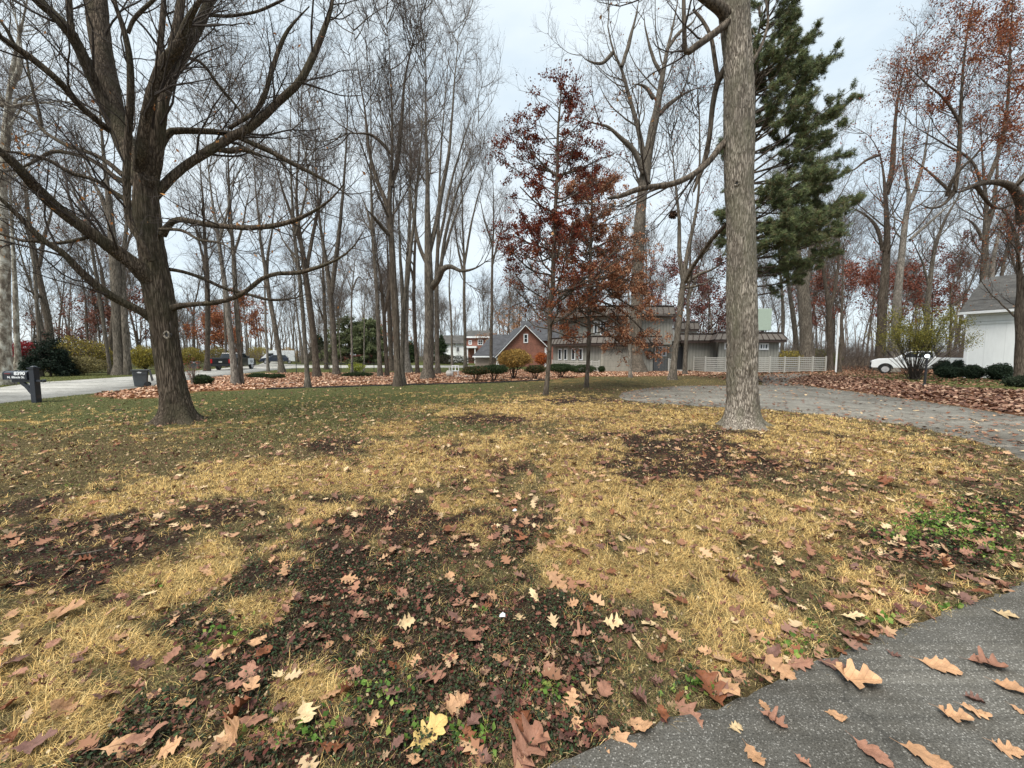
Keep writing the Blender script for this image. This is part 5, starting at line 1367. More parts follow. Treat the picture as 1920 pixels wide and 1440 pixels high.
def pickup(name, label, loc, rz, paint, L=5.9, Wd=1.98, H=1.92, bed=True, roofz=None, white_door=False, plate=False, cat='pickup truck', glass_to=None):
    """front points to -x"""
    r = thing(name, label, cat, loc, rz); h = Wd / 2; a = -L / 2; b = L / 2; zb = .52; zs = H * .70; wr_ = .39
    fx, rx = a + .98, b - 1.25
    def arch(cx, z0=zb, R=.50, n=9): return [(cx + R * cos(pi - pi * k / (n - 1)), max(z0, wr_ + R * sin(pi * k / (n - 1)))) for k in range(n)]
    low = [(a + .02, .62), (a + .1, zb)] + arch(fx) + arch(rx) + [(b - .05, zb), (b, .7), (b, zs + .02), (b - 1.75 if bed else b - .2, zs + .04), (a + 1.65, zs), (a + .5, zs - .06), (a + .08, zs - .22)]
    m = MB(); m.ext(low, -h, h); m.build('body', M[paint], r, bevel=.045)
    c0, c1 = (a + 1.55, a + 4.05) if bed else (a + 1.3, b - .12)
    zt = H; m = MB()
    ins = .16
    lo = [(c0, zs - .02), (c1, zs - .02)]; hi = [(c0 + .85, zt), (c1 - (.18 if bed else .45), zt)]
    v = [(lo[0][0], -h + .03, lo[0][1]), (lo[1][0], -h + .03, lo[1][1]), (lo[1][0], h - .03, lo[1][1]), (lo[0][0], h - .03, lo[0][1]),
         (hi[0][0], -h + ins, hi[0][1]), (hi[1][0], -h + ins, hi[1][1]), (hi[1][0], h - ins, hi[1][1]), (hi[0][0], h - ins, hi[0][1])]
    m.add(v, [(3, 2, 1, 0), (4, 5, 6, 7), (0, 1, 5, 4), (1, 2, 6, 5), (2, 3, 7, 6), (3, 0, 4, 7)]); m.build('cab', M[paint], r, bevel=.05)
    V8 = [Vector(q) for q in v]
    def inset(i0, i1, i2, i3, u0, u1, w0, w1, nm='window'):
        A_, B_, C2, D_ = V8[i0], V8[i1], V8[i2], V8[i3]
        f = lambda u, w: (A_ * (1 - u) + B_ * u) * (1 - w) + (D_ * (1 - u) + C2 * u) * w
        q = [f(u0, w0), f(u1, w0), f(u1, w1), f(u0, w1)]; nn_ = (q[1] - q[0]).cross(q[3] - q[0]).normalized() * .012
        g = MB(); g.add([tuple(p - nn_) for p in q] + [tuple(p + nn_) for p in q], [(3, 2, 1, 0), (4, 5, 6, 7), (0, 1, 5, 4), (1, 2, 6, 5), (2, 3, 7, 6), (3, 0, 4, 7)]); g.build(nm, M['glass'], r)
    for i in ((0, 1, 5, 4), (3, 2, 6, 7)):
        inset(*i, .12, .48, .12, .86); inset(*i, .53, .93, .12, .86)
    inset(3, 0, 4, 7, .08, .92, .1, .9, 'windscreen'); inset(1, 2, 6, 5, .12, .88, .15, .88, 'rear_window')
    for cx in (fx, rx):
        for s in (-1, 1): wheel(None, cx, s * (h - .13), wr_, .26, r)
    for s in (-1, 1):
        m = MB(); m.box(a - .01, a + .22, s * (h - .42) - .17, s * (h - .42) + .17 + (.04 if s > 0 else 0), zs - .42, zs - .24); m.build('headlight', M['chrome'], r, bevel=.03)
        m = MB(); m.box(b - .06, b + .02, s * (h - .1) - .09, s * (h - .1) + .09, .78, zs - .12); m.build('tail_light', M['redlamp'], r, bevel=.02)
        m = MB(); m.box(c0 + .45, c0 + .6, min(s * h, s * (h + .22)), max(s * h, s * (h + .22)), zs + .02, zs + .2); m.build('mirror', M[paint], r, bevel=.03)
        # dark arch trims
        for cx in (fx, rx):
            m = MB(); ar = arch(cx, .40, .52, 13); ar2 = arch(cx, .40, .44, 13)
            for k in range(12): m.add([(ar[k][0], s * (h + .015), ar[k][1] + .03), (ar[k + 1][0], s * (h + .015), ar[k + 1][1] + .03), (ar2[k + 1][0], s * (h + .02), ar2[k + 1][1]), (ar2[k][0], s * (h + .02), ar2[k][1])], [(0, 1, 2, 3)])
            m.build('arch_trim', M['rubber'], r)
    m = MB(); m.box(a - .06, a + .12, -h + .05, h - .05, .42, .66); m.build('front_bumper', M['black'], r, bevel=.03)
    m = MB(); m.box(a - .02, a + .1, -.55, .55, .7, zs - .2); m.build('grille', M['black'], r, bevel=.02)
    m = MB(); m.box(b - .1, b + .1, -h + .06, h - .06, .45, .64); m.build('rear_bumper', M['chrome' if paint == 'carwhite' else 'black'], r, bevel=.03)
    if bed:
        m = MB(); m.box(c1 + .12, b - .09, -h + .1, h - .1, zs + .035, zs + .055); m.build('bed_cover', M['black'], r)
    if plate:
        m = MB(); m.box(b + .005, b + .03, -.17, .17, .84, 1.0); m.build('number_plate', M['offwhite'], r)
    if white_door:
        for s in (-1, 1):
            m = MB(); m.box(a + .62, a + 1.98, s * (h + .012) - .006, s * (h + .012) + .006, .58, zs - .05); pn = m.build('white_panel', M['carwhite'], r)
            m = MB()
            for k, q in enumerate((.0, .22, .44)): m.box(a + .95 + q, a + 1.02 + q, s * (h + .026) - .004, s * (h + .026) + .004, .8, 1.1)
            m.build('lettering', M['black'], pn)
    return r
zt_ = 0.0
pickup('pickup_truck', 'white pickup truck parked beside the white house, partly behind the big vase shaped shrub', (Xp(1632, 36) + .75 * 2.95, 36 - .66 * 2.95, 0), math.atan2(-.66, .75), 'carwhite', 5.9, 2.02, 2.0)
pickup('pickup_truck', 'black pickup truck with a white front side panel driving away on the left road', (-32.4, 45.0, 0), math.atan2(-.985, .17), 'carblack', 5.8, 1.98, 1.92, white_door=True, plate=True)
pickup('suv', 'dark blue car at the far end of the left road before the white van', (Xp(512, 74), 74.5, 0), math.atan2(.5, .85), 'carblue', 4.7, 1.9, 1.75, bed=False, cat='car')
# white van
vn_ = thing('white_van', 'white high roofed van at the far end of the left road', 'van', (Xp(523, 79), 79, 0), radians(28))
m = MB(); m.ext([(-2.9, .45), (-2.9, 1.2), (-2.55, 1.45), (-1.75, 2.45), (-1.3, 2.65), (2.9, 2.65), (2.95, .45)], -1.0, 1.0); m.build('body', M['carwhite'], vn_, bevel=.08)
m = MB(); m.add([(-2.53, -.85, 1.5), (-2.53, .85, 1.5), (-1.82, .8, 2.4), (-1.82, -.8, 2.4), (-2.55, -.85, 1.52), (-2.55, .85, 1.52), (-1.84, .8, 2.42), (-1.84, -.8, 2.42)], [(3, 2, 1, 0), (4, 5, 6, 7), (0, 1, 5, 4), (1, 2, 6, 5), (2, 3, 7, 6), (3, 0, 4, 7)]); m.build('windscreen', M['glass'], vn_)
for s in (-1, 1):
    m = MB(); m.box(-1.75, -.85, s * 1.01 - .01, s * 1.01 + .01, 1.45, 2.1); m.build('window', M['glass'], vn_)
    for cx in (-1.9, 1.9): wheel(None, cx, s * .88, .36, .24, vn_)

# ------------------------------------------------------------------ carts, mailbox, lamp post, pole
def cart(label, px_, py_, h, w, open_lid, rz):
    x, y = ground(px_, py_); r = thing('wheeled_bin', label, 'wheeled bin', (x, y, 0.014), rz)
    m = MB(); a, b = w * .40, w * .5; d0, d1 = w * .42, w * .52
    m.add([(-a, -d0, .04), (a, -d0, .04), (a, d0, .04), (-a, d0, .04), (-b, -d1, h), (b, -d1, h), (b, d1, h), (-b, d1, h)], [(3, 2, 1, 0), (4, 5, 6, 7), (0, 1, 5, 4), (1, 2, 6, 5), (2, 3, 7, 6), (3, 0, 4, 7)])
    m.build('body', M['cart'], r, bevel=.03)
    m = MB(); m.box(-b - .03, b + .03, -d1 - .03, d1 + .03, h - .03, h + .02); m.box(-b + .02, b - .02, -d1 - .012, -d1 + .02, h - .19, h - .17); m.build('rim', M['cart'], r, bevel=.012)
    if open_lid: m = MB(); m.add([(b + .05, -d1, h), (b + .08, -d1, h + .02), (b + .17, -d1, h * .35), (b + .13, -d1, h * .35), (b + .05, d1, h), (b + .08, d1, h + .02), (b + .17, d1, h * .35), (b + .13, d1, h * .35)], [(0, 1, 2, 3), (7, 6, 5, 4), (0, 4, 5, 1), (1, 5, 6, 2), (2, 6, 7, 3), (3, 7, 4, 0)]); m.build('lid', M['cart'], r)
    m = MB(); m.box(-b - .04, b + .04, -d1 - .04, d1 + .04, h + .022, h + .06) if not open_lid else m.box(-b - .03, b + .05, -d1 - .04, d1 + .04, h + .022, h + .035)
    m.build('top', M['cart'], r, bevel=.01)
    for s in (-1, 1):
        m = MB(); m.lathe([(.02, -.025), (.12, -.025), (.12, .025), (.02, .025)], n=20); m.v = [(a + .01 + q[0], s * (d0 + .02) + q[2], .12 + q[1]) for q in m.v]; m.build('wheel', M['rubber'], r)
    m = MB(); m.cyl((b + .06, -d1 * .8, h - .06), (b + .06, d1 * .8, h - .06), .015, n=8); m.build('handle', M['cart'], r)
    m = MB(); m.add([(-.07, -d1 + .003, h - .13), (.05, -d1 + .003, h - .14), (.08, -d1, h - .09), (-.02, -d1 - .004, h - .06), (-.1, -d1 - .002, h - .09)], [(0, 1, 2, 3, 4)]); m.v = [(q[0], q[1] - .012, q[2]) for q in m.v]; m.build('emblem', M['white'], r)
    return r
cart('dark grey wheeled bin on the near road edge, left of the maple trunk', 265, 725.5, .84, .58, True, radians(38))
cart('grey wheeled bin far across the road, behind the maple trunk', 367, 691.5, .84, .72, False, radians(20))

mbx = thing('mailbox', 'black mailbox on a square post with curved brace, reading 8390 N. Illinois St.', 'mailbox', (*ground(69, 755), 0)); mx_, my_ = mbx.location.x, mbx.location.y
m = MB(); m.box(-.085, .085, -.085, .085, -.05, 1.16); m.build('post', M['postblack'], mbx, bevel=.008)
m = MB(); m.box(-.11, .11, -.11, .11, 1.162, 1.20); m.lathe([(.07, 1.2), (.085, 1.22), (.05, 1.25), (.03, 1.26)], n=16); m.build('post_cap', M['postblack'], mbx)
m = MB(); m.box(-.72, -.088, -.06, .06, .70, .79); m.box(.088, .30, -.05, .05, .71, .78); m.cyl((.30, -.05, .745), (.30, .05, .745), .05, n=14); m.build('arm', M['postblack'], mbx, bevel=.006)
pts_ = [(-.5, .70), (-.42, .60), (-.34, .54), (-.27, .46), (-.2, .36), (-.088, .22), (-.088, .36), (-.15, .47), (-.2, .58), (-.3, .66), (-.36, .70)]
m = MB(); m.ext(pts_, -.035, .035); m.build('brace', M['postblack'], mbx)
pr = [(.0, .795)] ; hw = .12
arc_ = [(-hw, .795)] + [(-hw * cos(pi * k / 12), 1.0 + hw * sin(pi * k / 12) * .75) for k in range(13)] + [(hw, .795)]
m = MB(); m.ext(arc_, -.90, -.12, ax='x'); bx_ = m.build('box', M['postblack'], mbx, bevel=.004)
m = MB(); arc2 = [(q[0] * 1.06, .79 + (q[1] - .795) * 1.05) for q in arc_]; m.ext(arc2, -.925, -.902, ax='x'); m.build('box_door', M['postblack'], bx_, bevel=.003)
def text(body, size, x, z, mat, parent, y=-.127, nm='lettering', bold=0.0, sx=1.0):
    c = bpy.data.curves.new(nm, 'FONT'); c.body = body; c.size = size; c.align_x = 'CENTER'; c.offset = bold; c.extrude = .001
    o = bpy.data.objects.new(nm, c); COL.objects.link(o)
    dg = bpy.context.evaluated_depsgraph_get(); me = bpy.data.meshes.new_from_object(o.evaluated_get(dg))
    bpy.data.objects.remove(o); me.materials.clear(); me.materials.append(M[mat])
    q = put(nm, me, parent, (x, y, z), (radians(90), 0, 0)); q.scale = (sx, 1, 1); return q
M['red'] = solid('red_paint', (.20, .02, .02), .4)
text('8390', .15, -.34, .955, 'white', bx_, bold=.006, sx=1.25)
text('N. Illinois St.', .095, -.47, .845, 'white', bx_, bold=.003, sx=1.2)
m = MB(); m.box(-.84, -.64, -.135, -.125, .985, 1.008); m.build('flag', M['red'], bx_)

lp = thing('lamp_post', 'black garden lamp post with a lit white globe in front of the vase shaped shrub', 'lamp post', (*ground(1733, 724.5), 0))
m = MB(); m.cyl((0, 0, -.05), (.03, 0, 1.42), .055, .045, 12); m.lathe([(.09, 0), (.09, .08), (.06, .12)], n=14); m.build('post', M['black'], lp)
m = MB(); m.lathe([(.05, 1.42), (.08, 1.45), (.085, 1.48), (.05, 1.49)], n=14); m.build('collar', M['black'], lp)
bm = bmesh.new(); bmesh.ops.create_uvsphere(bm, u_segments=20, v_segments=12, radius=.10); me = bpy.data.meshes.new('globe'); [setattr(f, 'smooth', True) for f in bm.faces]; bm.to_mesh(me); bm.free(); me.materials.append(M['globe']); put('globe', me, lp, (.03, 0, 1.58))
m = MB(); m.lathe([(.05, 1.67), (.06, 1.69), (.04, 1.71), (.015, 1.75)], c=(.03, 0, 0), n=14); m.build('cap', M['black'], lp)
wp = thing('white_pole', 'tall slim white pole beside the end of the long slatted fence', 'pole', (Xp(1568, 37), 37, 0))
m = MB(); m.cyl((0, 0, -.1), (0, 0, 5.55), .075, .07, 12); m.build('shaft', M['white'], wp); m = MB(); m.lathe([(.09, 5.5), (.09, 5.6), (.03, 5.68)], n=12); m.build('cap', M['white'], wp)

# white garden chair, pot and slab in the leaf bed
gc = thing('garden_chair', 'small white metal garden chair standing in the orange leaves', 'chair', (*ground(853, 705.5), 0))
m = MB(); m.box(-.28, .28, -.25, .25, .40, .44); m.build('seat', M['white'], gc)
for sx in (-1, 1):
    for sy in (-1, 1): m = MB(); m.box(sx * .26 - .02, sx * .26 + .02, sy * .23 - .02, sy * .23 + .02, 0, .398); m.build('leg', M['white'], gc)
m = MB()
for x_ in (-.26, 0, .26): m.box(x_ - .025, x_ + .025, .21, .25, .442, .80)
m.box(-.29, .29, .20, .255, .802, .85); m.build('backrest', M['white'], gc)
fp = thing('garden_urn', 'squat white round urn beside the white garden chair', 'urn', (*ground(843, 706.5), 0))
m = MB(); m.lathe([(.12, 0), (.25, .10), (.29, .25), (.26, .38), (.18, .44), (.2, .48), (.14, .48), (.12, .4)], n=18); m.build('bowl', M['stone'], fp, smooth=True); m = MB(); m.cyl((0, 0, .4), (0, 0, .75), .05, n=8); m.build('finial', M['stone'], fp)
prop(MB().box(-.8, .8, -.3, .3, 0, .07).build('stone_slab', M['stone'], None, bevel=.02, loc=(*ground(868, 706.8), .01)), 'pale flat stone slab in the leaves right of the white chair', 'slab')
# thin black wire fence across the street lawn
wf = thing('wire_fence', 'thin black garden fence behind the orange leaf bed', 'fence', (*ground(640, 700), 0)); P = Part(wf)
a_, b_ = np.array(ground(556, 701)), np.array(ground(722, 700.5)); m = MB()
for k in range(9):
    p = a_ + (b_ - a_) * k / 8; q = MB(); q.box(p[0] - .02, p[0] + .02, p[1] - .02, p[1] + .02, 0, 1.0); P.put(q, 'post', M['black'])
for z in (.06, .93): m.beam((*a_, z), (*b_, z), .02, .05)
P.put(m, 'rail', M['black'])
# dark edging strip along the leaf bed
ed = gpoly([(500, 730.5), (560, 728.8), (640, 726.5), (740, 723.5), (900, 719.3), (1030, 713.5)]); m = MB()
for p, q in zip(ed[:-1], ed[1:]): m.beam((*p, .03), (*q, .03), .12, .10)
prop(m.build('garden_edging', M['black'], None), 'dark edging strip between the lawn and the orange leaf bed', 'edging')

# ------------------------------------------------------------------ shrubs
GREEN = [(.030, .050, .022), (.022, .038, .018), (.045, .07, .03), (.06, .085, .03)]
def shrub(name, label, px_, py_, w, h, cols, n=2600, leaf=.05, z0=0.0, stems=0, Y=None, seed=1, flat=0.0, group=None, squash=1.0, core=True, cat='shrub', leafy=None, stemmat='twig_dark', loose=0.0):
    rng = np.random.default_rng(seed); n = int(n * 2.4); leaf = leaf * 1.15
    if Y is None: x, y = ground(px_, py_)
    else: x, y = Xp(px_, Y), Y
    r = thing(name, label, cat, (x, y, 0), group=group)
    hw_, hh = w / 2, (h - z0) / 2
    d = nrm(rng.normal(size=(n, 3))); d[:, 2] = np.clip(d[:, 2], -1, 1)
    rad = 1 - rng.random(n) ** 1.6 * .45 + (fbm(d[:, 0] * 2.2 + seed, d[:, 1] * 2.2, d[:, 2] * 2.2, s=seed) - .5) * (.7 + loose) + (vn(d[:, 0] * 8 + seed, d[:, 1] * 8, d[:, 2] * 8, s=seed) - .5) * .22 + np.where(rng.random(n) < .05, rng.random(n) * .16, 0)
    C = d * rad[:, None] * np.array([hw_, hw_ * .85 * squash, hh]) + np.array([0, 0, z0 + hh])
    if flat: C[:, 2] = np.minimum(C[:, 2], h - flat + rng.normal(size=n) * .03)
    C[:, 2] = np.maximum(C[:, 2], .02)
    V, F = leafquads(C, np.full(n, leaf), rng, droop=-.2, aspect=.7)
    put('foliage', mesh_np('foliage', V, [F], M['leaf'], col=pick(rng, n, cols, .35)), r)
    st = []
    k = max(stems, 5)
    for i in range(k):
        a = 2 * pi * i / k + rng.normal() * .3; e = rng.uniform(.35, .8)
        p = cr([(rng.normal() * .06, rng.normal() * .06, -.05), (cos(a) * hw_ * .35 * e, sin(a) * hw_ * .35 * e, (z0 + hh) * .45), (cos(a) * hw_ * .7 * e, sin(a) * hw_ * .7 * e, z0 + hh * 1.2)], 9)
        st.append(p)
    st = np.array(st); R = np.linspace(.03, .008, 9)[None].repeat(k, 0) * min(1.6, max(.6, h))
    s2, r2 = spawn(st, R, rng, 7, t0=.3, ang=(25, 60), rr=(.4, .7), K=5, wig=.15, up=.08, rmin=.004, lf=.45)
    s3, r3 = spawn(s2, r2, rng, 6, t0=.2, ang=(25, 60), rr=(.4, .7), K=4, wig=.15, up=.05, rmin=.003, lf=.4, cap=900)
    put('stems', tube_mesh('stems', [(st, R, 5), (s2, r2, 3), (s3, r3, 3)], M[stemmat]), r)
    return r
shrub('boxwood', 'round dark green clipped boxwood just right of the maple trunk', 381, 722.5, .95, .58, GREEN, 2600, .04, seed=2)
shrub('low_hedge', 'low dark green hedge clump in the leaves behind the pale leaning trunk', 487, 710, 1.7, .38, GREEN, 2200, .05, seed=3, squash=.5)
shrub('low_hedge', 'short dark green shrub at the right end of the left hedge clump', 520, 711, 1.1, .36, GREEN, 1500, .05, seed=33, squash=.6)
shrub('low_hedge', 'flat dark green hedge in the orange leaves between the two trunk pairs', 669, 707, 2.3, .36, GREEN, 3000, .05, seed=4, squash=.4)
shrub('yew_shrub', 'dark flat topped yew with bare stems, leftmost of the row before the brick house', 893, 716, 1.75, .98, GREEN + [(.2, .1, .05)], 3800, .05, .42, 7, seed=5, flat=.06)
shrub('yew_shrub', 'dark flat topped yew with a forked stem, second of the row', 926, 715, 1.75, 1.05, GREEN, 3800, .05, .48, 6, seed=6, flat=.06)
shrub('yew_shrub', 'dark yew with open bare stems right of the golden shrub', 1004, 713, 1.35, 1.0, GREEN + [(.2, .1, .05)], 2600, .05, .5, 7, seed=7, flat=.05)
shrub('yew_shrub', 'broad dark yew on spreading stems behind the first sapling trunk', 1052, 709, 2.2, 1.05, GREEN, 4200, .05, .45, 8, seed=8, flat=.06)
shrub('low_hedge', 'dark low hedge below the slatted fence of the grey house', 1092, 700.5, 2.6, .78, GREEN, 2600, .06, .05, seed=9, squash=.5)
shrub('boxwood', 'small round boxwood beside the garage door', 1128, 699, .62, .62, GREEN, 1200, .05, seed=10)
shrub('golden_shrub', 'domed golden leaved small tree on thin stems in front of the brick gable', 964, 711, 2.25, 2.05, [(.42, .26, .07), (.33, .2, .06), (.5, .33, .1), (.22, .16, .06)], 4200, .07, .85, 6, seed=11)
shrub('orange_shrub', 'small bright orange shrub right of the golden one by the brick wall', 1017, 694, 1.8, 1.9, [(.5, .16, .04), (.42, .12, .03), (.3, .08, .03)], 1300, .09, .6, 5, seed=12, Y=46)
for k, (lb, a, b, w, h) in enumerate([('dark round shrub at the foot of the white house wall, left one', 1823, 711, 1.12, .92), ('large dark round shrub at the foot of the white house wall, right one', 1874, 713, 1.3, 1.05), ('dark shrub between the lamp post and the white house corner', 1777, 709.5, 1.3, .85)]):
    shrub('yew_shrub', lb, a, b, w, h, [(.030, .050, .030), (.022, .038, .024), (.045, .065, .036)], 3600, .06, 0, seed=20 + k)
shrub('yew_shrub', 'tall dark shrub behind the lamp post in front of the truck bed', 1768, 707, 1.0, 1.2, [(.020, .034, .022), (.016, .027, .018)], 2600, .07, .1, seed=24, Y=28.6)
shrub('yew_shrub', 'dark upright shrub against the corner of the white house', 1798, 707, .8, 1.25, [(.020, .034, .022), (.016, .027, .018)], 2200, .07, .1, seed=25, Y=28.2)
shrub('yew_shrub', 'low dark shrub cut by the right picture edge below the white house', 1912, 726, 1.3, .55, [(.025, .04, .022), (.04, .05, .03)], 1500, .06, 0, seed=26)
YEL = [(.30, .24, .05), (.22, .19, .05), (.16, .15, .045), (.38, .30, .07)]
shrub('yellow_shrub', 'wide yellow green shrub mass beyond the road behind the mailbox', 153, 699, 5.6, 3.1, YEL + [(.1, .08, .05), (.15, .1, .07)], 5200, .11, .2, 12, seed=30, Y=36, squash=.6, loose=.3)
shrub('yellow_shrub', 'pale low yellowing shrub at the foot of the wide yellow green one', 140, 703, 4.6, 1.5, [(.26, .22, .09), (.2, .17, .08), (.14, .12, .06)], 2600, .10, .1, 10, seed=31, Y=31.5, squash=.5, loose=.3)
shrub('yellow_shrub', 'bright yellow shrub just left of the maple trunk beyond the road', 272, 692, 3.2, 2.7, YEL + [(.45, .38, .07)], 3000, .11, .3, 8, seed=32, Y=44, loose=.3)
shrub('yellow_shrub', 'yellow shrub showing right of the maple trunk behind the far bin', 358, 688, 3.4, 2.6, YEL, 2800, .11, .3, 8, seed=34, Y=52, loose=.3)
shrub('yellow_shrub', 'yellow shrub row behind the black pickup', 410, 686, 4.5, 2.8, YEL, 2600, .12, .3, 8, seed=35, Y=60, loose=.3)
shrub('yellow_shrub', 'yellow shrub between the black pickup and the white van', 487, 684, 5.5, 3.6, YEL + [(.45, .38, .07)], 3200, .13, .4, 8, seed=36, Y=88, loose=.3)
shrub('yellow_shrub', 'small yellow leaved shrub behind the white van', 540, 684, 4.5, 3.4, [(.38, .24, .07), (.3, .2, .07)], 1800, .13, .4, 8, seed=37, Y=92, loose=.3)
shrub('yellow_shrub', 'yellow shrub behind the right end of the long slatted fence', 1487, 690, 3.6, 2.1, YEL + [(.35, .28, .06)], 2600, .10, .2, 8, seed=38, Y=42, loose=.3)
shrub('yellow_shrub', 'yellowing green shrub between the fence end and the dark trunk by the pole', 1535, 690, 3.8, 2.3, [(.14, .16, .05), (.2, .18, .06), (.09, .1, .04)], 2600, .10, .2, 8, seed=39, Y=44, loose=.3)
shrub('lime_shrub', 'small lime yellow shrub on the street lawn behind the thin fence', 667, 697, 1.5, .95, [(.3, .34, .06), (.24, .28, .05), (.4, .4, .08)], 900, .08, .15, 6, seed=40, Y=38, loose=.4)
shrub('red_shrub', 'bright red leaved shrub at the far left beside the big trunks', 47, 676, 2.6, 3.4, [(.35, .04, .05), (.28, .03, .04), (.2, .03, .03)], 1600, .12, 1.4, 6, seed=41, Y=46, loose=.4)
shrub('red_hedge', 'dull red hedge at the foot of the big green evergreens', 690, 688, 15, 1.8, [(.2, .06, .045), (.14, .05, .04), (.26, .09, .06)], 3800, .16, 0, 10, seed=42, Y=84, squash=.25, loose=.2)
shrub('dark_hedge', 'dark clipped hedge in front of the far white house', 842, 690, 9.5, 1.7, [(.03, .04, .02), (.05, .035, .025)], 2600, .12, 0, 8, seed=43, Y=72, squash=.2)
shrub('maple_seedling', 'thin sprig with pale red leaves by the leaf bed, right of the maple trunk', 362, 723, .9, 1.5, [(.3, .12, .08)], 60, .06, .2, 4, seed=44, loose=.5, stemmat='twig_pale')

# the tall vase shaped shrub
rng = np.random.default_rng(50)
vx, vy = ground(1712, 712); vs = thing('forsythia_shrub', 'tall vase shaped shrub with yellow green leaves, in front of the white pickup', 'shrub', (vx, vy, 0))
st, rs = [], []
for i in range(105):
    a = rng.uniform(0, 2 * pi); e = rng.uniform(.1, 1) ** .7; H_ = rng.uniform(2.9, 5.4) * (1 - .25 * e); sp = 2.55 * e
    st.append(cr([(rng.normal() * .15, rng.normal() * .15, -.05), (cos(a) * sp * .35, sin(a) * sp * .35, H_ * .38), (cos(a) * sp * .72, sin(a) * sp * .72, H_ * .75), (cos(a) * sp, sin(a) * sp, H_)], 10)); rs.append(np.linspace(.017, .005, 10))
st, rs = np.array(st), np.array(rs); s2, r2 = spawn(st, rs, rng, 2.6, t0=.35, ang=(15, 40), rr=(.4, .7), K=5, wig=.1, up=.12, rmin=.004, lf=.6, cap=800)
s3, r3 = spawn(s2, r2, rng, 3, t0=.2, ang=(20, 50), rr=(.5, .8), K=4, wig=.12, up=.08, rmin=.003, lf=.5, cap=1500)
put('stems', tube_mesh('stems', [(st, rs, 4), (s2, r2, 3), (s3, r3, 3)], M['twig_dark']), vs)
C = along(s3, 22000, rng, .14, 0); C = C[C[:, 2] > 1.5 + rng.random(len(C)) * 1.6]; V, F = leafquads(C, .085, rng, droop=0, aspect=.5)
put('foliage', mesh_np('foliage', V, [F], M['leaf'], col=pick(rng, len(C), [(.30, .27, .06), (.20, .20, .05), (.38, .33, .08), (.14, .14, .04)], .3)), vs)
# ------------------------------------------------------------------ near trunks with real bark relief
def detailed(P, R, ns, K, amp, origin, name, mat, seed=0, flare=(0.4, 0.35, 6), xs=11, zs=2.0, parent=None):
    t = np.linspace(0, 1, len(P)); u = np.linspace(0, 1, K)
    Pd = np.stack([np.interp(u, t, P[:, k]) for k in range(3)], -1); Rd = np.interp(u, t, R)
    V, F = tubes(Pd[None], Rd[None], ns)
    V = V.reshape(K, ns, 3); c = Pd[:, None, :]; nn_ = nrm(V - c); th = np.linspace(0, 2 * pi, ns, endpoint=False)[None, :]
    z = Pd[:, 2:3]; r_ = Rd[:, None]
    rad = np.maximum(np.linalg.norm(V - c, axis=-1), 1e-4)
    cx_, sx_ = np.cos(th) * r_, np.sin(th) * r_
    L = np.concatenate([[0], np.cumsum(np.linalg.norm(np.diff(Pd, axis=0), axis=1))])[:, None]
    wx = fbm(cx_ * 5, sx_ * 5, L * 1.2, seed + 1, 2) - .5
    a = fbm((cx_ + wx * .12) * xs * 2, (sx_ + wx * .12) * xs * 2, L * zs, seed + 2, 3)
    ridge = 1 - np.abs(a - .5) * 3.2
    fl = flare[0] * np.exp(-np.maximum(z, 0) / flare[1]) * (1 + .55 * np.cos(th * flare[2] + seed) * np.exp(-np.maximum(z, 0) / .25) + .35 * np.cos(th * (flare[2] - 3) + 2))
    lump = (fbm(np.cos(th) * 1.3, np.sin(th) * 1.3, L * .9, seed + 7, 2) - .5) * .22
    nr = rad * (1 + fl + lump) + amp * np.clip(ridge, -.6, 1) * np.minimum(1, r_ / .15)
    V = c + nn_ * nr[..., None] - np.asarray(origin)
    return mesh_np(name, V.reshape(-1, 3), [F], mat, True)

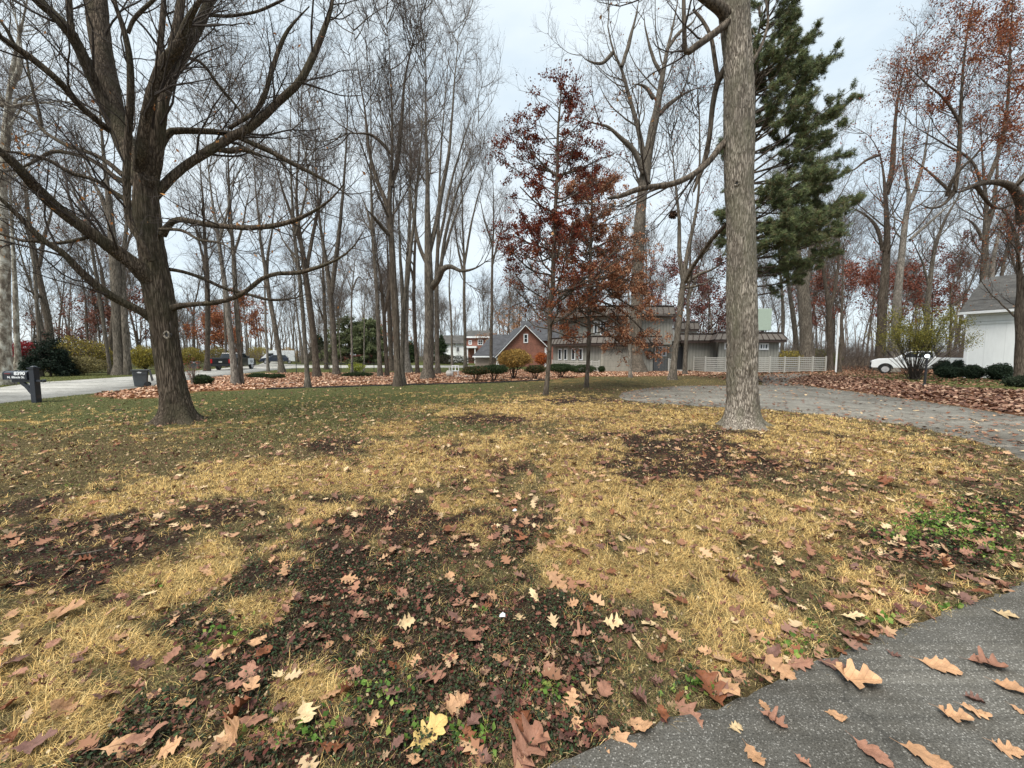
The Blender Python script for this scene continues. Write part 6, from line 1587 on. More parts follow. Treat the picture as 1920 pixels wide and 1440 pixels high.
# ---- the big maple at the left
ym = ground(330, 793)[1]
MT = [(333, 797, 72), (330, 760, 64), (322, 715, 58), (314, 665, 56), (308, 620, 56), (304, 585, 58), (298, 555, 60), (292, 520, 58), (287, 480, 52), (280, 440, 50), (276, 400, 52), (273, 365, 48), (272, 335, 42)]
ML = [
 [(272, 345, 40, 0), (252, 305, 40, .1), (235, 270, 38, .2), (218, 222, 38, .3), (205, 165, 40, .4), (192, 105, 38, .5), (184, 45, 38, .6), (180, -10, 36, .7), (176, -90, 30, .9), (168, -220, 20, 1.2)],
 [(275, 360, 34, 0), (285, 300, 36, -.1), (294, 240, 30, -.1), (306, 180, 24, 0), (326, 128, 24, .2), (360, 72, 19, .5), (385, 20, 17, .7), (402, -30, 14, .9), (430, -140, 9, 1.2)],
 [(285, 490, 13, -.35), (262, 450, 14, -.45), (243, 415, 15, -.45), (238, 370, 15, -.5), (237, 320, 15, -.55), (241, 250, 14, -.6), (245, 180, 15, -.7), (243, 110, 13, -.8), (232, 55, 13, -.9), (214, 0, 13, -1), (200, -80, 9, -1.2)],
 [(240, 62, 8, -.85), (250, 38, 8, -.85), (268, 18, 8, -.9), (295, -8, 7, -.9), (330, -60, 5, -1)],
 [(262, 320, 26, -.2), (266, 280, 24, -.4), (272, 230, 20, -.5), (284, 175, 19, -.6), (308, 120, 22, -.6), (335, 85, 18, -.7), (352, 40, 14, -.8), (372, 5, 12, -.9), (400, -50, 8, -1)],
 [(306, 175, 16, 0), (318, 120, 16, .1), (330, 60, 16, .2), (340, 0, 15, .3), (350, -80, 11, .4)],
 [(288, 215, 14, .2), (294, 150, 13, .3), (300, 90, 12, .5), (306, 20, 11, .6), (310, -60, 8, .7)],
 [(212, 235, 22, .2), (188, 180, 22, .1), (165, 128, 22, -.1), (143, 80, 24, -.3), (122, 50, 24, -.5), (98, 25, 22, -.6), (68, 0, 20, -.8), (30, -40, 16, -1), (-40, -110, 10, -1.3)],
 [(138, 75, 13, -.3), (132, 40, 13, -.3), (129, 0, 13, -.3), (125, -70, 9, -.3)],
 [(205, 245, 14, .1), (178, 222, 15, -.2), (150, 198, 16, -.4), (122, 165, 17, -.6), (100, 143, 17, -.8), (60, 110, 18, -1), (28, 88, 17, -1.2), (-10, 62, 15, -1.4), (-90, 10, 10, -1.8)],
 [(28, 88, 8, -1.2), (12, 55, 8, -1.3), (-15, 20, 7, -1.4)],
 [(292, 535, 46, 0), (262, 505, 36, -.3), (235, 483, 31, -.5), (200, 458, 29, -.8), (167, 434, 27, -1), (130, 408, 26, -1.2), (98, 382, 26, -1.4), (72, 357, 25, -1.6), (48, 330, 24, -1.8), (20, 300, 23, -2), (-15, 270, 20, -2.2), (-90, 200, 14, -2.6)],
 [(296, 606, 24, 0), (272, 588, 18, -.2), (240, 572, 17, -.4), (212, 557, 17, -.6), (180, 535, 18, -.8), (150, 508, 17, -1), (118, 475, 15, -1.2), (80, 450, 14, -1.4), (40, 410, 13, -1.6), (0, 372, 12, -1.8), (-60, 325, 9, -2)],
 [(80, 450, 8, -1.4), (45, 452, 7, -1.5), (5, 440, 6, -1.6), (-40, 430, 5, -1.8)],
 [(165, 445, 9, -1), (130, 453, 9, -1), (95, 456, 8, -1.1), (60, 452, 7, -1.1), (20, 445, 6, -1.2)],
 [(275, 345, 16, .1), (225, 338, 12, .3), (195, 315, 11, .5), (172, 300, 10, .6), (145, 290, 9, .8), (100, 284, 9, 1), (70, 300, 7, 1.2), (30, 318, 6, 1.4), (-10, 324, 5, 1.5)],
 [(262, 390, 14, -.1), (215, 362, 11, -.2), (180, 338, 10, -.4), (135, 325, 10, -.6), (90, 300, 10, -.8), (50, 290, 9, -1), (10, 283, 8, -1.2), (-40, 275, 6, -1.4)],
 [(232, 330, 12, .2), (200, 303, 11, .4), (167, 286, 10, .6), (130, 275, 9, .8), (100, 258, 9, 1), (82, 246, 9, 1.1), (63, 220, 8, 1.2), (40, 205, 6, 1.4), (0, 195, 4, 1.6)],
 [(78, 235, 7, 1.1), (72, 205, 7, 1.1), (60, 165, 6, 1.1), (52, 125, 5, 1.2), (50, 80, 4, 1.2)],
 [(285, 372, 20, .1), (306, 350, 19, .2), (330, 325, 18, .3), (352, 308, 17, .4), (382, 289, 17, .5), (410, 272, 17, .6), (432, 258, 16, .7), (460, 244, 15, .8), (490, 222, 14, .9), (522, 190, 13, 1), (560, 155, 12, 1.1), (585, 110, 11, 1.2), (606, 60, 10, 1.3), (622, 10, 9, 1.4), (630, -60, 6, 1.5)],
 [(296, 285, 18, .1), (306, 262, 15, .2), (322, 246, 13, .3), (345, 245, 13, .4), (380, 246, 12, .5), (410, 248, 11, .7), (440, 254, 10, .8), (470, 268, 9, .9), (505, 283, 9, 1), (545, 305, 8, 1.1), (585, 325, 7, 1.2), (630, 350, 6, 1.3), (660, 372, 4, 1.4)],
 [(430, 240, 8, .7), (455, 225, 8, .7), (480, 208, 9, .8), (496, 180, 9, .8), (506, 145, 9, .9), (522, 95, 8, 1), (538, 60, 7, 1.1), (558, 35, 6, 1.2), (580, 12, 5, 1.3)],
 [(408, 280, 11, .6), (432, 283, 12, .7), (455, 280, 11, .8), (478, 288, 9, .9), (492, 296, 6, 1)],
 [(305, 440, 16, 0), (316, 422, 13, -.1), (332, 412, 12, -.2), (358, 415, 11, -.4), (390, 421, 11, -.6), (430, 425, 10, -.8), (475, 427, 10, -1), (520, 422, 9, -1.1), (560, 410, 8, -1.2), (595, 392, 7, -1.3), (622, 372, 7, -1.4), (645, 345, 5, -1.5)],
 [(322, 578, 16, 0), (340, 573, 12, -.1), (370, 570, 10, -.3), (405, 567, 10, -.5), (440, 558, 9, -.7), (470, 540, 9, -.9), (488, 524, 8, -1), (520, 513, 8, -1.2), (560, 511, 8, -1.4), (605, 498, 7, -1.6), (640, 482, 6, -1.8), (665, 460, 6, -1.9), (678, 440, 4, -2)],
 [(318, 505, 9, .1), (345, 510, 8, .3), (380, 522, 8, .5), (420, 540, 7, .7), (465, 552, 6, .9), (505, 562, 6, 1.1), (545, 560, 5, 1.3), (575, 552, 4, 1.4)],
 [(300, 430, 8, -.3), (340, 432, 7, -.5), (375, 450, 6, -.7), (410, 455, 5, -.9), (440, 470, 4, -1)],
 [(352, 108, 7, .3), (380, 120, 6, .5), (410, 160, 6, .7), (440, 195, 5, .9), (470, 235, 4, 1)],
 [(388, 28, 7, .7), (430, 30, 6, .8), (480, 22, 5, .9), (520, 5, 5, 1), (560, -15, 4, 1)],
]
Pm, Rm = limb(MT, ym, 60)
basem = Pm[0].copy(); basem[2] = 0
Pm[0, 2] = -.1; Rm = Rm * .92
mr = thing('maple_tree', 'big dark many limbed maple with a knot hole, standing on the lawn at the left', 'tree', tuple(basem))
lim = [limb(l, ym, 24) for l in ML]
lim = [(a_, b_ * (1 - .55 * sstep(.7, 1, np.linspace(0, 1, 24)))) for a_, b_ in lim]
LP, LR = np.array([a for a, b in lim]), np.array([b for a, b in lim])
tk = put('trunk', detailed(Pm, Rm, 96, 420, .028, basem, 'trunk', M['bark_maple'], 3, (.80, .17, 7), 13, 1.3), mr)
big = LR[:, 0] > .075
for i in np.where(big)[0]:
    Pn, Rn = LP[i], LR[i]
    put('limb', detailed(Pn, Rn, 40, 200, .018, basem, 'limb', M['bark_maple'], 10 + i, (0, 1, 6), 10, 1.6), mr)
rngm = np.random.default_rng(7)
put('branches', tube_mesh('branches', [(LP[~big], LR[~big], 12)], M['bark_maple'], basem), mr)
s1, r1 = spawn(LP, LR, rngm, 2.6, t0=.12, ang=(25, 60), rr=(.22, .42), K=10, wig=.13, up=.05, rmin=.010, rmax=.028, cap=380)
s2, r2 = spawn(np.concatenate([s1[:, :10]]), r1, rngm, 3.2, t0=.15, ang=(25, 55), rr=(.4, .7), K=7, wig=.14, up=.05, rmin=.005, cap=2300)
s3, r3 = spawn(s2, r2, rngm, 4.5, t0=.1, ang=(25, 55), rr=(.5, .8), K=5, wig=.14, up=.04, rmin=.0034, cap=9000)
s4, r4 = spawn(s3, r3, rngm, 5.0, t0=.1, ang=(25, 55), rr=(.6, .9), K=4, wig=.14, up=.03, rmin=.0026, lf=.8, cap=15000)
put('crown', tube_mesh('crown', [(s1, r1, 6), (s2, r2, 4), (s3, r3, 3), (s4, r4, 3)], M['twig_dark'], basem, False), mr)
C = along(s4, 9000, rngm, .04, .2); p_, q_, _ = pix(C[:, 0], C[:, 1], C[:, 2])
ok = rngm.random(len(C)) < ell(p_, q_, [(290, 220, 30, 20, .9), (180, 425, 60, 22, .8), (480, 400, 90, 30, .7), (545, 395, 40, 25, .9), (170, 370, 40, 30, .5), (50, 430, 60, 40, .6), (330, 235, 40, 20, .6), (410, 260, 40, 20, .4), (60, 290, 80, 40, .3)]) + .015
C = C[ok]; V, F = leafquads(C, np.full(len(C), .075), rngm, droop=1)
put('foliage', mesh_np('foliage', V - basem, [F], M['leaf'], col=pick(rngm, len(C), ORANGE)), mr)
# knot hole: a pale raised ring around a dark pit
kc = at(313, 628, ym - .43) ; m = MB()
ringP = np.array([[kc + np.array([cos(a) * .052, 0.0, sin(a) * .075]) for a in np.linspace(0, 2 * pi, 25)]])
put('knot_ring', tube_mesh('knot_ring', [(ringP, np.full((1, 25), .022), 8)], M['bark_oak'], basem), mr)
m = MB(); m.cyl(tuple(kc + (0, -.004, 0) - basem), tuple(kc + (0, .09, 0) - basem), .045, .045, 14); m.build('knot_hole', M['rubber'], mr)

# ---- the near oak trunk at the right of the middle
yo = ground(1392, 800)[1]
OT = [(1392, 806, 78), (1392, 775, 70), (1393, 740, 66), (1392, 700, 63), (1392, 650, 62), (1391, 600, 61), (1390, 550, 60), (1390, 500, 59), (1389, 450, 58), (1388, 400, 58), (1386, 340, 59), (1386, 300, 60), (1385, 240, 59), (1384, 180, 58), (1383, 120, 57), (1380, 60, 56), (1377, 10, 58), (1374, -60, 52), (1368, -200, 44), (1360, -420, 34)]
OL = [[(1372, 40, 30, 0), (1352, 18, 22, -.1), (1330, 2, 19, -.2), (1305, -18, 17, -.3), (1260, -60, 13, -.4)],
      [(1365, 42, 14, -.1), (1345, 58, 13, -.2), (1322, 75, 13, -.3), (1302, 89, 12, -.4), (1289, 99, 10, -.4), (1284, 88, 9, -.4), (1283, 50, 8, -.5), (1282, 0, 7, -.5), (1284, -60, 5, -.5)],
      [(1366, 118, 14, .1), (1354, 138, 13, .2), (1344, 160, 11, .3), (1336, 200, 10, .4), (1331, 250, 9, .4), (1324, 290, 10, .5), (1316, 318, 9, .5), (1308, 338, 7, .5), (1300, 360, 4, .5)],
      [(1346, 150, 8, .3), (1340, 110, 8, .3), (1333, 70, 7, .4), (1318, 40, 6, .5), (1300, 18, 5, .6)],
      [(1366, 262, 15, .1), (1350, 276, 13, 0), (1335, 296, 12, -.1), (1316, 315, 12, -.2), (1295, 330, 11, -.3), (1272, 341, 11, -.4), (1245, 348, 11, -.5), (1215, 351, 10, -.6), (1190, 357, 10, -.7), (1165, 367, 8, -.8), (1140, 372, 5, -.9)],
      [(1362, 420, 8, .4), (1330, 455, 8, .9), (1300, 500, 7, 1.5), (1285, 530, 6, 2.0)],
      [(1410, 120, 8, .1), (1430, 80, 6, .2), (1440, 40, 5, .3), (1436, 0, 4, .4)]]
Po, Ro = limb(OT, yo, 60); baseo = Po[0].copy(); baseo[2] = 0; Po[0, 2] = -.1; Ro = Ro * .86
orr = thing('oak_tree', 'tall straight light barked oak trunk close to the curved drive, right of the middle', 'tree', tuple(baseo))
put('trunk', detailed(Po, Ro, 128, 760, .030, baseo, 'trunk', M['bark_oak'], 21, (.70, .18, 5), 13, 2.4), orr)
for (kx, ky, ks, kr) in ((1381, 352, .036, 1.3),):
    kd = at(kx, ky, yo); ii = np.argmin(np.abs(Po[:, 2] - kd[2])); vv = kd - Po[ii]; vv[2] = 0; tw = -np.array([Po[ii][0], Po[ii][1], 0]) / np.hypot(*Po[ii][:2]); side = np.array([tw[1], -tw[0], 0])
    off = (kx - pix(*[np.array(c_) for c_ in Po[ii]])[0]) / 31.; dirv = tw * math.sqrt(max(.1, 1 - off * off)) - side * off; kc2 = np.array([Po[ii][0], Po[ii][1], kd[2]]) + dirv * (Ro[ii] * 1.06 + .012); tang = np.array([-dirv[1], dirv[0], 0])
    rg = np.array([[kc2 + tang * cos(a) * ks + np.array([0, 0, sin(a) * ks * kr]) for a in np.linspace(0, 2 * pi, 21)]])
    put('knot_ring', tube_mesh('knot_ring', [(rg, (np.full((1, 21), ks * .5) * (1 + .3 * np.sin(np.arange(21) * 2.1)))[:, :], 8)], M['bark_oak'], baseo), orr)
    m = MB(); m.cyl(tuple(kc2 - dirv * .06 - baseo), tuple(kc2 - dirv * .002 - baseo), ks * .9, ks * .8, 12); m.build('knot_hole', M['rubber'], orr)
lim = [limb(l, yo, 26) for l in OL]; LP, LR = np.array([a for a, b in lim]), np.array([b for a, b in lim])
rngo = np.random.default_rng(8)
put('branches', tube_mesh('branches', [(LP, LR, 14)], M['bark_brown'], baseo), orr)
# spare high limbs above the picture
s0, r0_ = spawn(Po[None, 45:], Ro[None, 45:], rngo, 2.2, t0=.1, ang=(35, 65), rr=(.25, .4), K=12, wig=.12, up=.08, rmin=.03, cap=16)
PP, RR = np.concatenate([cr(l, 12)[None] for l in LP] + [s0]), np.concatenate([np.interp(np.linspace(0, 1, 12), np.linspace(0, 1, 26), r)[None] for r in LR] + [r0_])
s1, r1 = spawn(PP, RR, rngo, 2.0, t0=.25, ang=(25, 60), rr=(.3, .55), K=8, wig=.16, up=.05, rmin=.008, rmax=.022, cap=110)
s2, r2 = spawn(s1, r1, rngo, 3.2, t0=.15, ang=(25, 55), rr=(.4, .7), K=6, wig=.15, up=.03, rmin=.004, cap=420)
s3, r3 = spawn(s2, r2, rngo, 4, t0=.1, ang=(25, 55), rr=(.5, .8), K=4, wig=.15, up=.03, rmin=.003, cap=1300)
put('crown', tube_mesh('crown', [(s0, r0_, 10), (s1, r1, 5), (s2, r2, 4), (s3, r3, 3)], M['twig_dark'], baseo, False), orr)
C = along(s3, 260, rngo, .05, .2); V, F = leafquads(C, np.full(len(C), .09), rngo, droop=.6)
put('foliage', mesh_np('foliage', V - baseo, [F], M['leaf'], col=pick(rngo, len(C), [(.3, .14, .06), (.4, .22, .1), (.2, .08, .04)])), orr)

# ---- russet sapling oaks
def sapling(label, trunk, limbs, leaves, seed, cols, mask, nlimb=30, n=9000, Y=None, size=.10, mixcols=None):
    rng = np.random.default_rng(seed); Y = Y or ground(*trunk[0][:2])[1]
    P, R = limb(trunk, Y, 40); base = P[0].copy(); base[2] = 0; P[0, 2] = -.1
    R = R * (1 + .4 * np.exp(-np.maximum(P[:, 2], 0) / .15))
    r = thing('oak_sapling', label, 'tree', tuple(base))
    ls = [limb(l, Y, 12) for l in limbs]
    s0, r0 = spawn(P[None], R[None], rng, nlimb / 8., t0=.2, t1=.99, ang=(50, 85), rr=(.28, .5), K=12, wig=.10, up=.045, rmin=.009, lf=1.25)
    LP = np.concatenate([np.array([a for a, b in ls]), s0]) if ls else s0; LR = np.concatenate([np.array([b for a, b in ls]), r0]) if ls else r0
    s1, r1 = spawn(LP, LR, rng, 3.4, t0=.15, ang=(30, 65), rr=(.4, .65), K=7, wig=.12, up=.03, rmin=.005, cap=1100, lf=.75, flat=.4)
    s2, r2 = spawn(s1, r1, rng, 4.5, t0=.15, ang=(30, 60), rr=(.5, .8), K=5, wig=.12, up=.02, rmin=.003, cap=5200, lf=.6)
    put('trunk', tube_mesh('trunk', [(P[None], R[None], 16), (LP, LR, 7)], M['bark_brown'], base), r)
    put('crown', tube_mesh('crown', [(s1, r1, 4), (s2, r2, 3)], M['twig_dark'], base, False), r)
    C = along(s2, n, rng, .06, .1); p_, q_, _ = pix(C[:, 0], C[:, 1], C[:, 2])
    ok = (rng.random(len(C)) < np.clip(ell(p_, q_, mask), 0, 1)) & (fbm(C[:, 0] * 1.5, C[:, 1] * 1.5, C[:, 2] * 2.6, seed) > .45); C = C[ok]; q_ = q_[ok]
    V, F = leafquads(C, np.full(len(C), size), rng, droop=.9, aspect=.62)
    col = pick(rng, len(C), cols, .3)
    if mixcols is not None:
        alt = pick(rng, len(C), mixcols, .3); w = np.repeat(rng.random(len(C)) < sstep(430, 620, q_), 4)[:, None]; col = np.where(w, alt, col)
    put('foliage', mesh_np('foliage', V - base, [F], M['leaf'], col=col), r)
    return r
sapling('slim oak sapling with a dark red crown, left of the two before the house',
        [(1023, 741, 10), (1028, 690, 8.5), (1031, 630, 8.5), (1031, 590, 9), (1036, 540, 8.5), (1038, 480, 8), (1041, 400, 7), (1045, 320, 6), (1046, 250, 4.5), (1050, 200, 3), (1053, 165, 2)],
        [[(1034, 582, 5, 0), (1048, 560, 5, -.3), (1070, 545, 4, -.6), (1095, 538, 3, -.9), (1120, 536, 2, -1.1)], [(1038, 480, 4, 0), (1010, 490, 3, .3), (980, 478, 2.5, .6), (950, 470, 2, .8)], [(1043, 330, 4, 0), (1010, 300, 3, 0), (985, 270, 2.5, 0), (965, 240, 2, 0)],
         [(1040, 400, 4, 0), (1005, 380, 3, 0), (975, 350, 2, 0)], [(1034, 620, 3, 0), (1060, 628, 2.5, -.3), (1090, 640, 2, -.5)], [(1043, 330, 4, 0), (1080, 320, 3, .5), (1120, 300, 2, .8), (1150, 290, 2, 1)], [(1037, 470, 4, 0), (990, 455, 3, -.5), (960, 440, 2, -.9)]],
        None, 61, REDDISH, [(1050, 190, 30, 40, 1), (1045, 235, 55, 45, 1), (990, 250, 60, 30, .9), (1000, 350, 60, 40, 1), (1050, 330, 90, 60, .8), (1000, 410, 70, 45, .9), (975, 480, 70, 25, .8), (1060, 430, 60, 60, .8), (1040, 520, 60, 50, .5), (1060, 600, 80, 50, .6), (950, 500, 50, 20, .8)], 70, 88000, size=.082, mixcols=RUSSET)
sapling('slim oak sapling with a rust brown crown, right of the two before the house',
        [(1099, 727, 9), (1102, 690, 7.5), (1104, 640, 7), (1105, 590, 7), (1106, 540, 7), (1107, 480, 6), (1109, 420, 5), (1110, 370, 4), (1110, 330, 2.5), (1111, 300, 1.5)],
        [[(1105, 590, 4, 0), (1150, 615, 3, .3), (1200, 650, 2, .5)], [(1107, 470, 4, 0), (1150, 450, 3, -.4), (1200, 455, 2, -.6)], [(1106, 545, 4, 0), (1160, 535, 3, .6), (1215, 540, 2, .9)], [(1106, 560, 4, 0), (1140, 570, 4, -.3), (1175, 590, 3.5, -.5), (1205, 620, 3, -.7), (1225, 650, 2, -.8)], [(1106, 530, 4, 0), (1145, 520, 3.5, 0), (1190, 530, 3, 0), (1225, 555, 2, 0)], [(1106, 500, 4, 0), (1150, 480, 3, .2), (1195, 490, 2, .4)], [(1105, 600, 4, 0), (1140, 625, 3, -.2), (1170, 650, 2, -.4)],
         [(1108, 430, 3, 0), (1140, 420, 2.5, 0), (1170, 425, 2, 0)], [(1104, 610, 3, 0), (1075, 600, 2, 0), (1055, 610, 1.5, 0)], [(1106, 520, 4, 0), (1160, 560, 3, -.6), (1210, 590, 2, -.9)], [(1106, 580, 4, 0), (1150, 600, 3, -.6), (1190, 640, 2, -.9)]],
        None, 62, [(.34, .15, .075), (.26, .10, .05), (.44, .23, .13), (.19, .07, .04), (.5, .3, .19)], [(1108, 350, 45, 22, .9), (1108, 400, 60, 25, .5), (1130, 430, 80, 35, 1), (1110, 480, 80, 40, 1), (1150, 520, 90, 50, 1), (1160, 570, 90, 45, 1), (1180, 620, 60, 50, 1), (1130, 620, 70, 45, .8), (1220, 660, 30, 18, .8), (1240, 580, 40, 18, .6), (1090, 560, 50, 50, .6), (1210, 510, 40, 30, .6)], 90, 155000, size=.085)

# ---- the arching russet oak at the right edge
yr_ = 21.5
rt = [(1912, 716, 24), (1912, 660, 24), (1912, 600, 24), (1913, 560, 25), (1912, 520, 26), (1910, 480, 22), (1911, 440, 20), (1916, 405, 22)]
rf = [[(1916, 420, 24, 0), (1913, 380, 24, -.2), (1898, 352, 21, -.4), (1872, 342, 19, -.6), (1847, 343, 18, -.7), (1825, 349, 17, -.8), (1805, 358, 15, -.9), (1785, 362, 12, -1), (1768, 370, 10, -1), (1752, 378, 7, -1.1)],
      [(1788, 362, 10, -1), (1770, 382, 7, -1), (1750, 390, 7, -1.1), (1732, 386, 6, -1.2), (1716, 378, 5, -1.3)],
      [(1830, 348, 11, -.8), (1858, 385, 8, -.4), (1880, 390, 8, 0), (1905, 378, 7, .3), (1930, 365, 6, .6)],
      [(1790, 360, 10, -1), (1797, 310, 9, -1), (1800, 235, 8, -1), (1804, 150, 7, -1), (1814, 60, 6, -1), (1828, -20, 5, -1), (1840, -120, 3, -1)],
      [(1803, 238, 7, -1), (1785, 205, 6, -1), (1765, 180, 5, -1), (1735, 155, 5, -1), (1705, 125, 4, -1), (1680, 95, 3, -1)],
      [(1850, 343, 10, -.6), (1868, 300, 9, -.4), (1882, 250, 8, -.2), (1890, 180, 7, 0), (1895, 80, 6, 0), (1900, -20, 5, 0), (1905, -120, 3, 0)],
      [(1775, 368, 9, -1), (1790, 330, 8, -1.4), (1830, 290, 7, -1.8), (1860, 250, 6, -2), (1890, 225, 5, -2.2)],
      [(1840, 345, 7, -.7), (1820, 300, 6, -.3), (1770, 270, 5, .2), (1720, 240, 4, .6), (1680, 215, 3, 1)],
      [(1905, 350, 12, 0), (1935, 300, 12, .4), (1950, 200, 10, .8), (1960, 80, 8, 1), (1970, -60, 6, 1.2)],
      [(1911, 470, 12, 0), (1900, 430, 9, .3), (1885, 400, 8, .6), (1868, 380, 6, 1)], [(1785, 362, 7, -1), (1750, 330, 6, -.6), (1715, 300, 5, -.2), (1690, 280, 4, .2)]]
rngr = np.random.default_rng(9)
root = traced_tree('oak_tree', 'dark oak with a big arching limb and russet leaves at the right edge', 'tree', rt, rf, Y=yr_, seed=9, bm='bark_brown', tm='twig_dark', rmin=.005, d=1.25, up=.06, cap=(110, 760, 4600), t0=.12, ns=20,
                   leaves=(95000, .095, [(.30, .10, .045), (.22, .065, .035), (.36, .15, .06), (.16, .05, .03)], .1, lambda C: (lambda p, q: rngr.random(len(C)) < np.clip(ell(p, q, [(1870, 100, 160, 160, .62), (1760, 200, 130, 130, .45), (1860, 250, 110, 90, .75), (1780, 290, 120, 60, .5), (1700, 300, 90, 60, .35), (1950, 200, 120, 200, .7)]), 0, 1))(*pix(C[:, 0], C[:, 1], C[:, 2])[:2])))

# ---- twin forked oak in front of the grey house
traced_tree('oak_tree', 'tall forked oak rising in front of the grey house, mossy at its foot', 'tree', [(1198, 699, 30), (1195, 680, 24), (1193, 640, 23), (1193, 600, 24), (1195, 540, 25), (1197, 480, 24), (1200, 420, 24), (1204, 370, 24), (1207, 335, 26), (1207, 300, 18), (1196, 240, 15), (1180, 180, 14), (1166, 130, 13), (1152, 100, 12), (1140, 50, 10), (1142, 0, 9), (1120, -60, 6)],
            [[(1209, 345, 20, 0), (1214, 300, 17, 0), (1222, 250, 16, 0), (1232, 205, 15, 0), (1241, 150, 13, 0), (1252, 90, 12, 0), (1266, 30, 10, 0), (1278, -40, 8, 0)],
             [(1207, 325, 11, -.5), (1190, 285, 10, -.8), (1165, 260, 9, -1), (1140, 238, 8, -1.2), (1110, 230, 7, -1.4), (1080, 215, 5, -1.6)],
             [(1226, 185, 8, 0), (1212, 165, 7, 0), (1195, 158, 6, 0), (1180, 160, 5, 0)], [(1236, 215, 8, 0), (1255, 195, 8, .3), (1285, 175, 7, .6), (1320, 160, 6, 1)],
             [(1241, 140, 7, .2), (1225, 110, 6, .3), (1212, 60, 5, .5), (1205, 10, 4, .6)], [(1166, 125, 7, -.2), (1180, 80, 7, -.3), (1192, 30, 6, -.4), (1200, -20, 4, -.5)], [(1150, 98, 7, 0), (1130, 118, 6, 0), (1105, 115, 5, 0), (1085, 100, 4, 0)],
             [(1252, 90, 7, 0), (1275, 60, 6, .3), (1300, 40, 5, .6), (1320, 0, 4, .8)]],
            seed=71, bm='bark_grey', tm='twig', rmin=.008, d=1.3, cap=(69, 372, 2032), ns=20, t0=.4, up=.1, leaves=(1500, .2, [(.36, .18, .07), (.28, .12, .05), (.42, .24, .1)], .15, lambda C: np.random.default_rng(1).random(len(C)) < .03 + .8 * ell(*pix(C[:, 0], C[:, 1], C[:, 2])[:2], [(1130, 250, 50, 30, 1), (1200, 180, 60, 50, .3), (1190, 60, 100, 60, .15)])))

# ---- the white pine behind the near oak
yp = 21.0
rngp = np.random.default_rng(12)
pP, pR = limb([(1402, 708, 20), (1402, 600, 19), (1404, 480, 17), (1406, 360, 15), (1410, 240, 12), (1414, 150, 8), (1420, 80, 5), (1426, 40, 3), (1430, 12, 2)], yp, 40)
bp = pP[0].copy(); bp[2] = 0
pr_ = thing('pine_tree', 'dark green soft needled pine rising behind the near oak trunk', 'tree', tuple(bp))
tips = [(1480, 40, 0), (1500, 25, .5), (1475, 90, -.6), (1530, 60, 0), (1560, 100, .3), (1540, 130, -.6), (1578, 100, .1), (1600, 165, .2), (1570, 210, -.8), (1606, 180, .8), (1590, 235, 0), (1560, 265, .8), (1580, 290, -.5), (1540, 250, 1.2), (1590, 320, .2), (1555, 330, -1),
        (1600, 385, .2), (1570, 400, -.8), (1596, 375, 1), (1560, 430, .8), (1585, 425, 0), (1540, 480, -.5), (1575, 470, .6), (1520, 505, -1), (1500, 520, .8), (1530, 450, -1.5), (1480, 330, -1.5), (1490, 200, -1.5), (1500, 400, -1.8), (1470, 480, -1.8)]
LPn = []
for (tx_, ty_, dy) in tips:
    y0_ = min(ty_ + 40 + abs(tx_ - 1425) * (.55 if ty_ < 260 else (.12 if ty_ < 400 else -.05)), 640)
    k_ = np.argmin(np.abs(pix(pP[:, 0], pP[:, 1], pP[:, 2])[1] - y0_)); p0 = pP[k_]; p2 = at(tx_, ty_, yp + dy * 1.5); mid = (p0 + p2) / 2 + np.array([0, 0, -.25 if ty_ > 260 else .0])
    LPn.append(cr([p0, mid, p2], 12))
for i in range(120):
    k_ = rngp.integers(12, 39); p0 = pP[k_]; a = rngp.uniform(0, 2 * pi); Lr = (1 - k_ / 42) * 5.4 + .7; p2 = p0 + np.array([cos(a) * Lr * (.95 if cos(a) > 0 else .08), sin(a) * Lr * .8, Lr * (.45 if k_ > 22 else .08)])
    LPn.append(cr([p0, (p0 + p2) / 2 + (0, 0, -.2), p2], 12))
LPn = np.array(LPn); LRn = np.linspace(.055, .012, 12)[None].repeat(len(LPn), 0)
s1, r1 = spawn(LPn, LRn, rngp, 4.2, t0=.35, ang=(25, 60), rr=(.4, .7), K=6, wig=.08, up=.10, rmin=.008, lf=.5, flat=.55, cap=4200)
s2, r2 = spawn(s1, r1, rngp, 3.5, t0=.2, ang=(20, 45), rr=(.5, .8), K=4, wig=.08, up=.12, rmin=.006, lf=.35, cap=11000)
put('trunk', tube_mesh('trunk', [(pP[None], pR[None], 12), (LPn, LRn, 5)], M['bark_brown'], bp), pr_)
put('branchlets', tube_mesh('branchlets', [(s1, r1, 3), (s2, r2, 3)], M['twig_dark'], bp, False), pr_)
nt1 = 60000
tp = np.concatenate([along(s2, nt1, rngp, .06, .1), along(s1, 14000, rngp, .06, .3)]); nt1 = len(tp)
px1, py1, _ = pix(tp[:, 0], tp[:, 1], tp[:, 2])
tuft = nrm(rngp.normal(size=(nt1, 3)) * .5 + np.array([.35, 0, .30])); nn_ = 12
D = nrm(np.repeat(tuft, nn_, 0) + rngp.normal(size=(nt1 * nn_, 3)) * .75); C0 = np.repeat(tp, nn_, 0); L_ = rngp.uniform(.10, .19, (nt1 * nn_, 1)); S_ = nrm(np.cross(D, rngp.normal(size=D.shape))) * .0062
V = np.stack([C0 - S_, C0 + S_, C0 + D * L_], 1); F = np.arange(3 * len(C0)).reshape(-1, 3)
col = np.repeat(pick(rngp, nt1, [(.145, .180, .08), (.105, .14, .064), (.20, .235, .095), (.07, .095, .048), (.17, .14, .07)], .3, nn_), 3, 0)
put('foliage', mesh_np('foliage', V.reshape(-1, 3) - bp, [F], M['needle'], col=col), pr_)

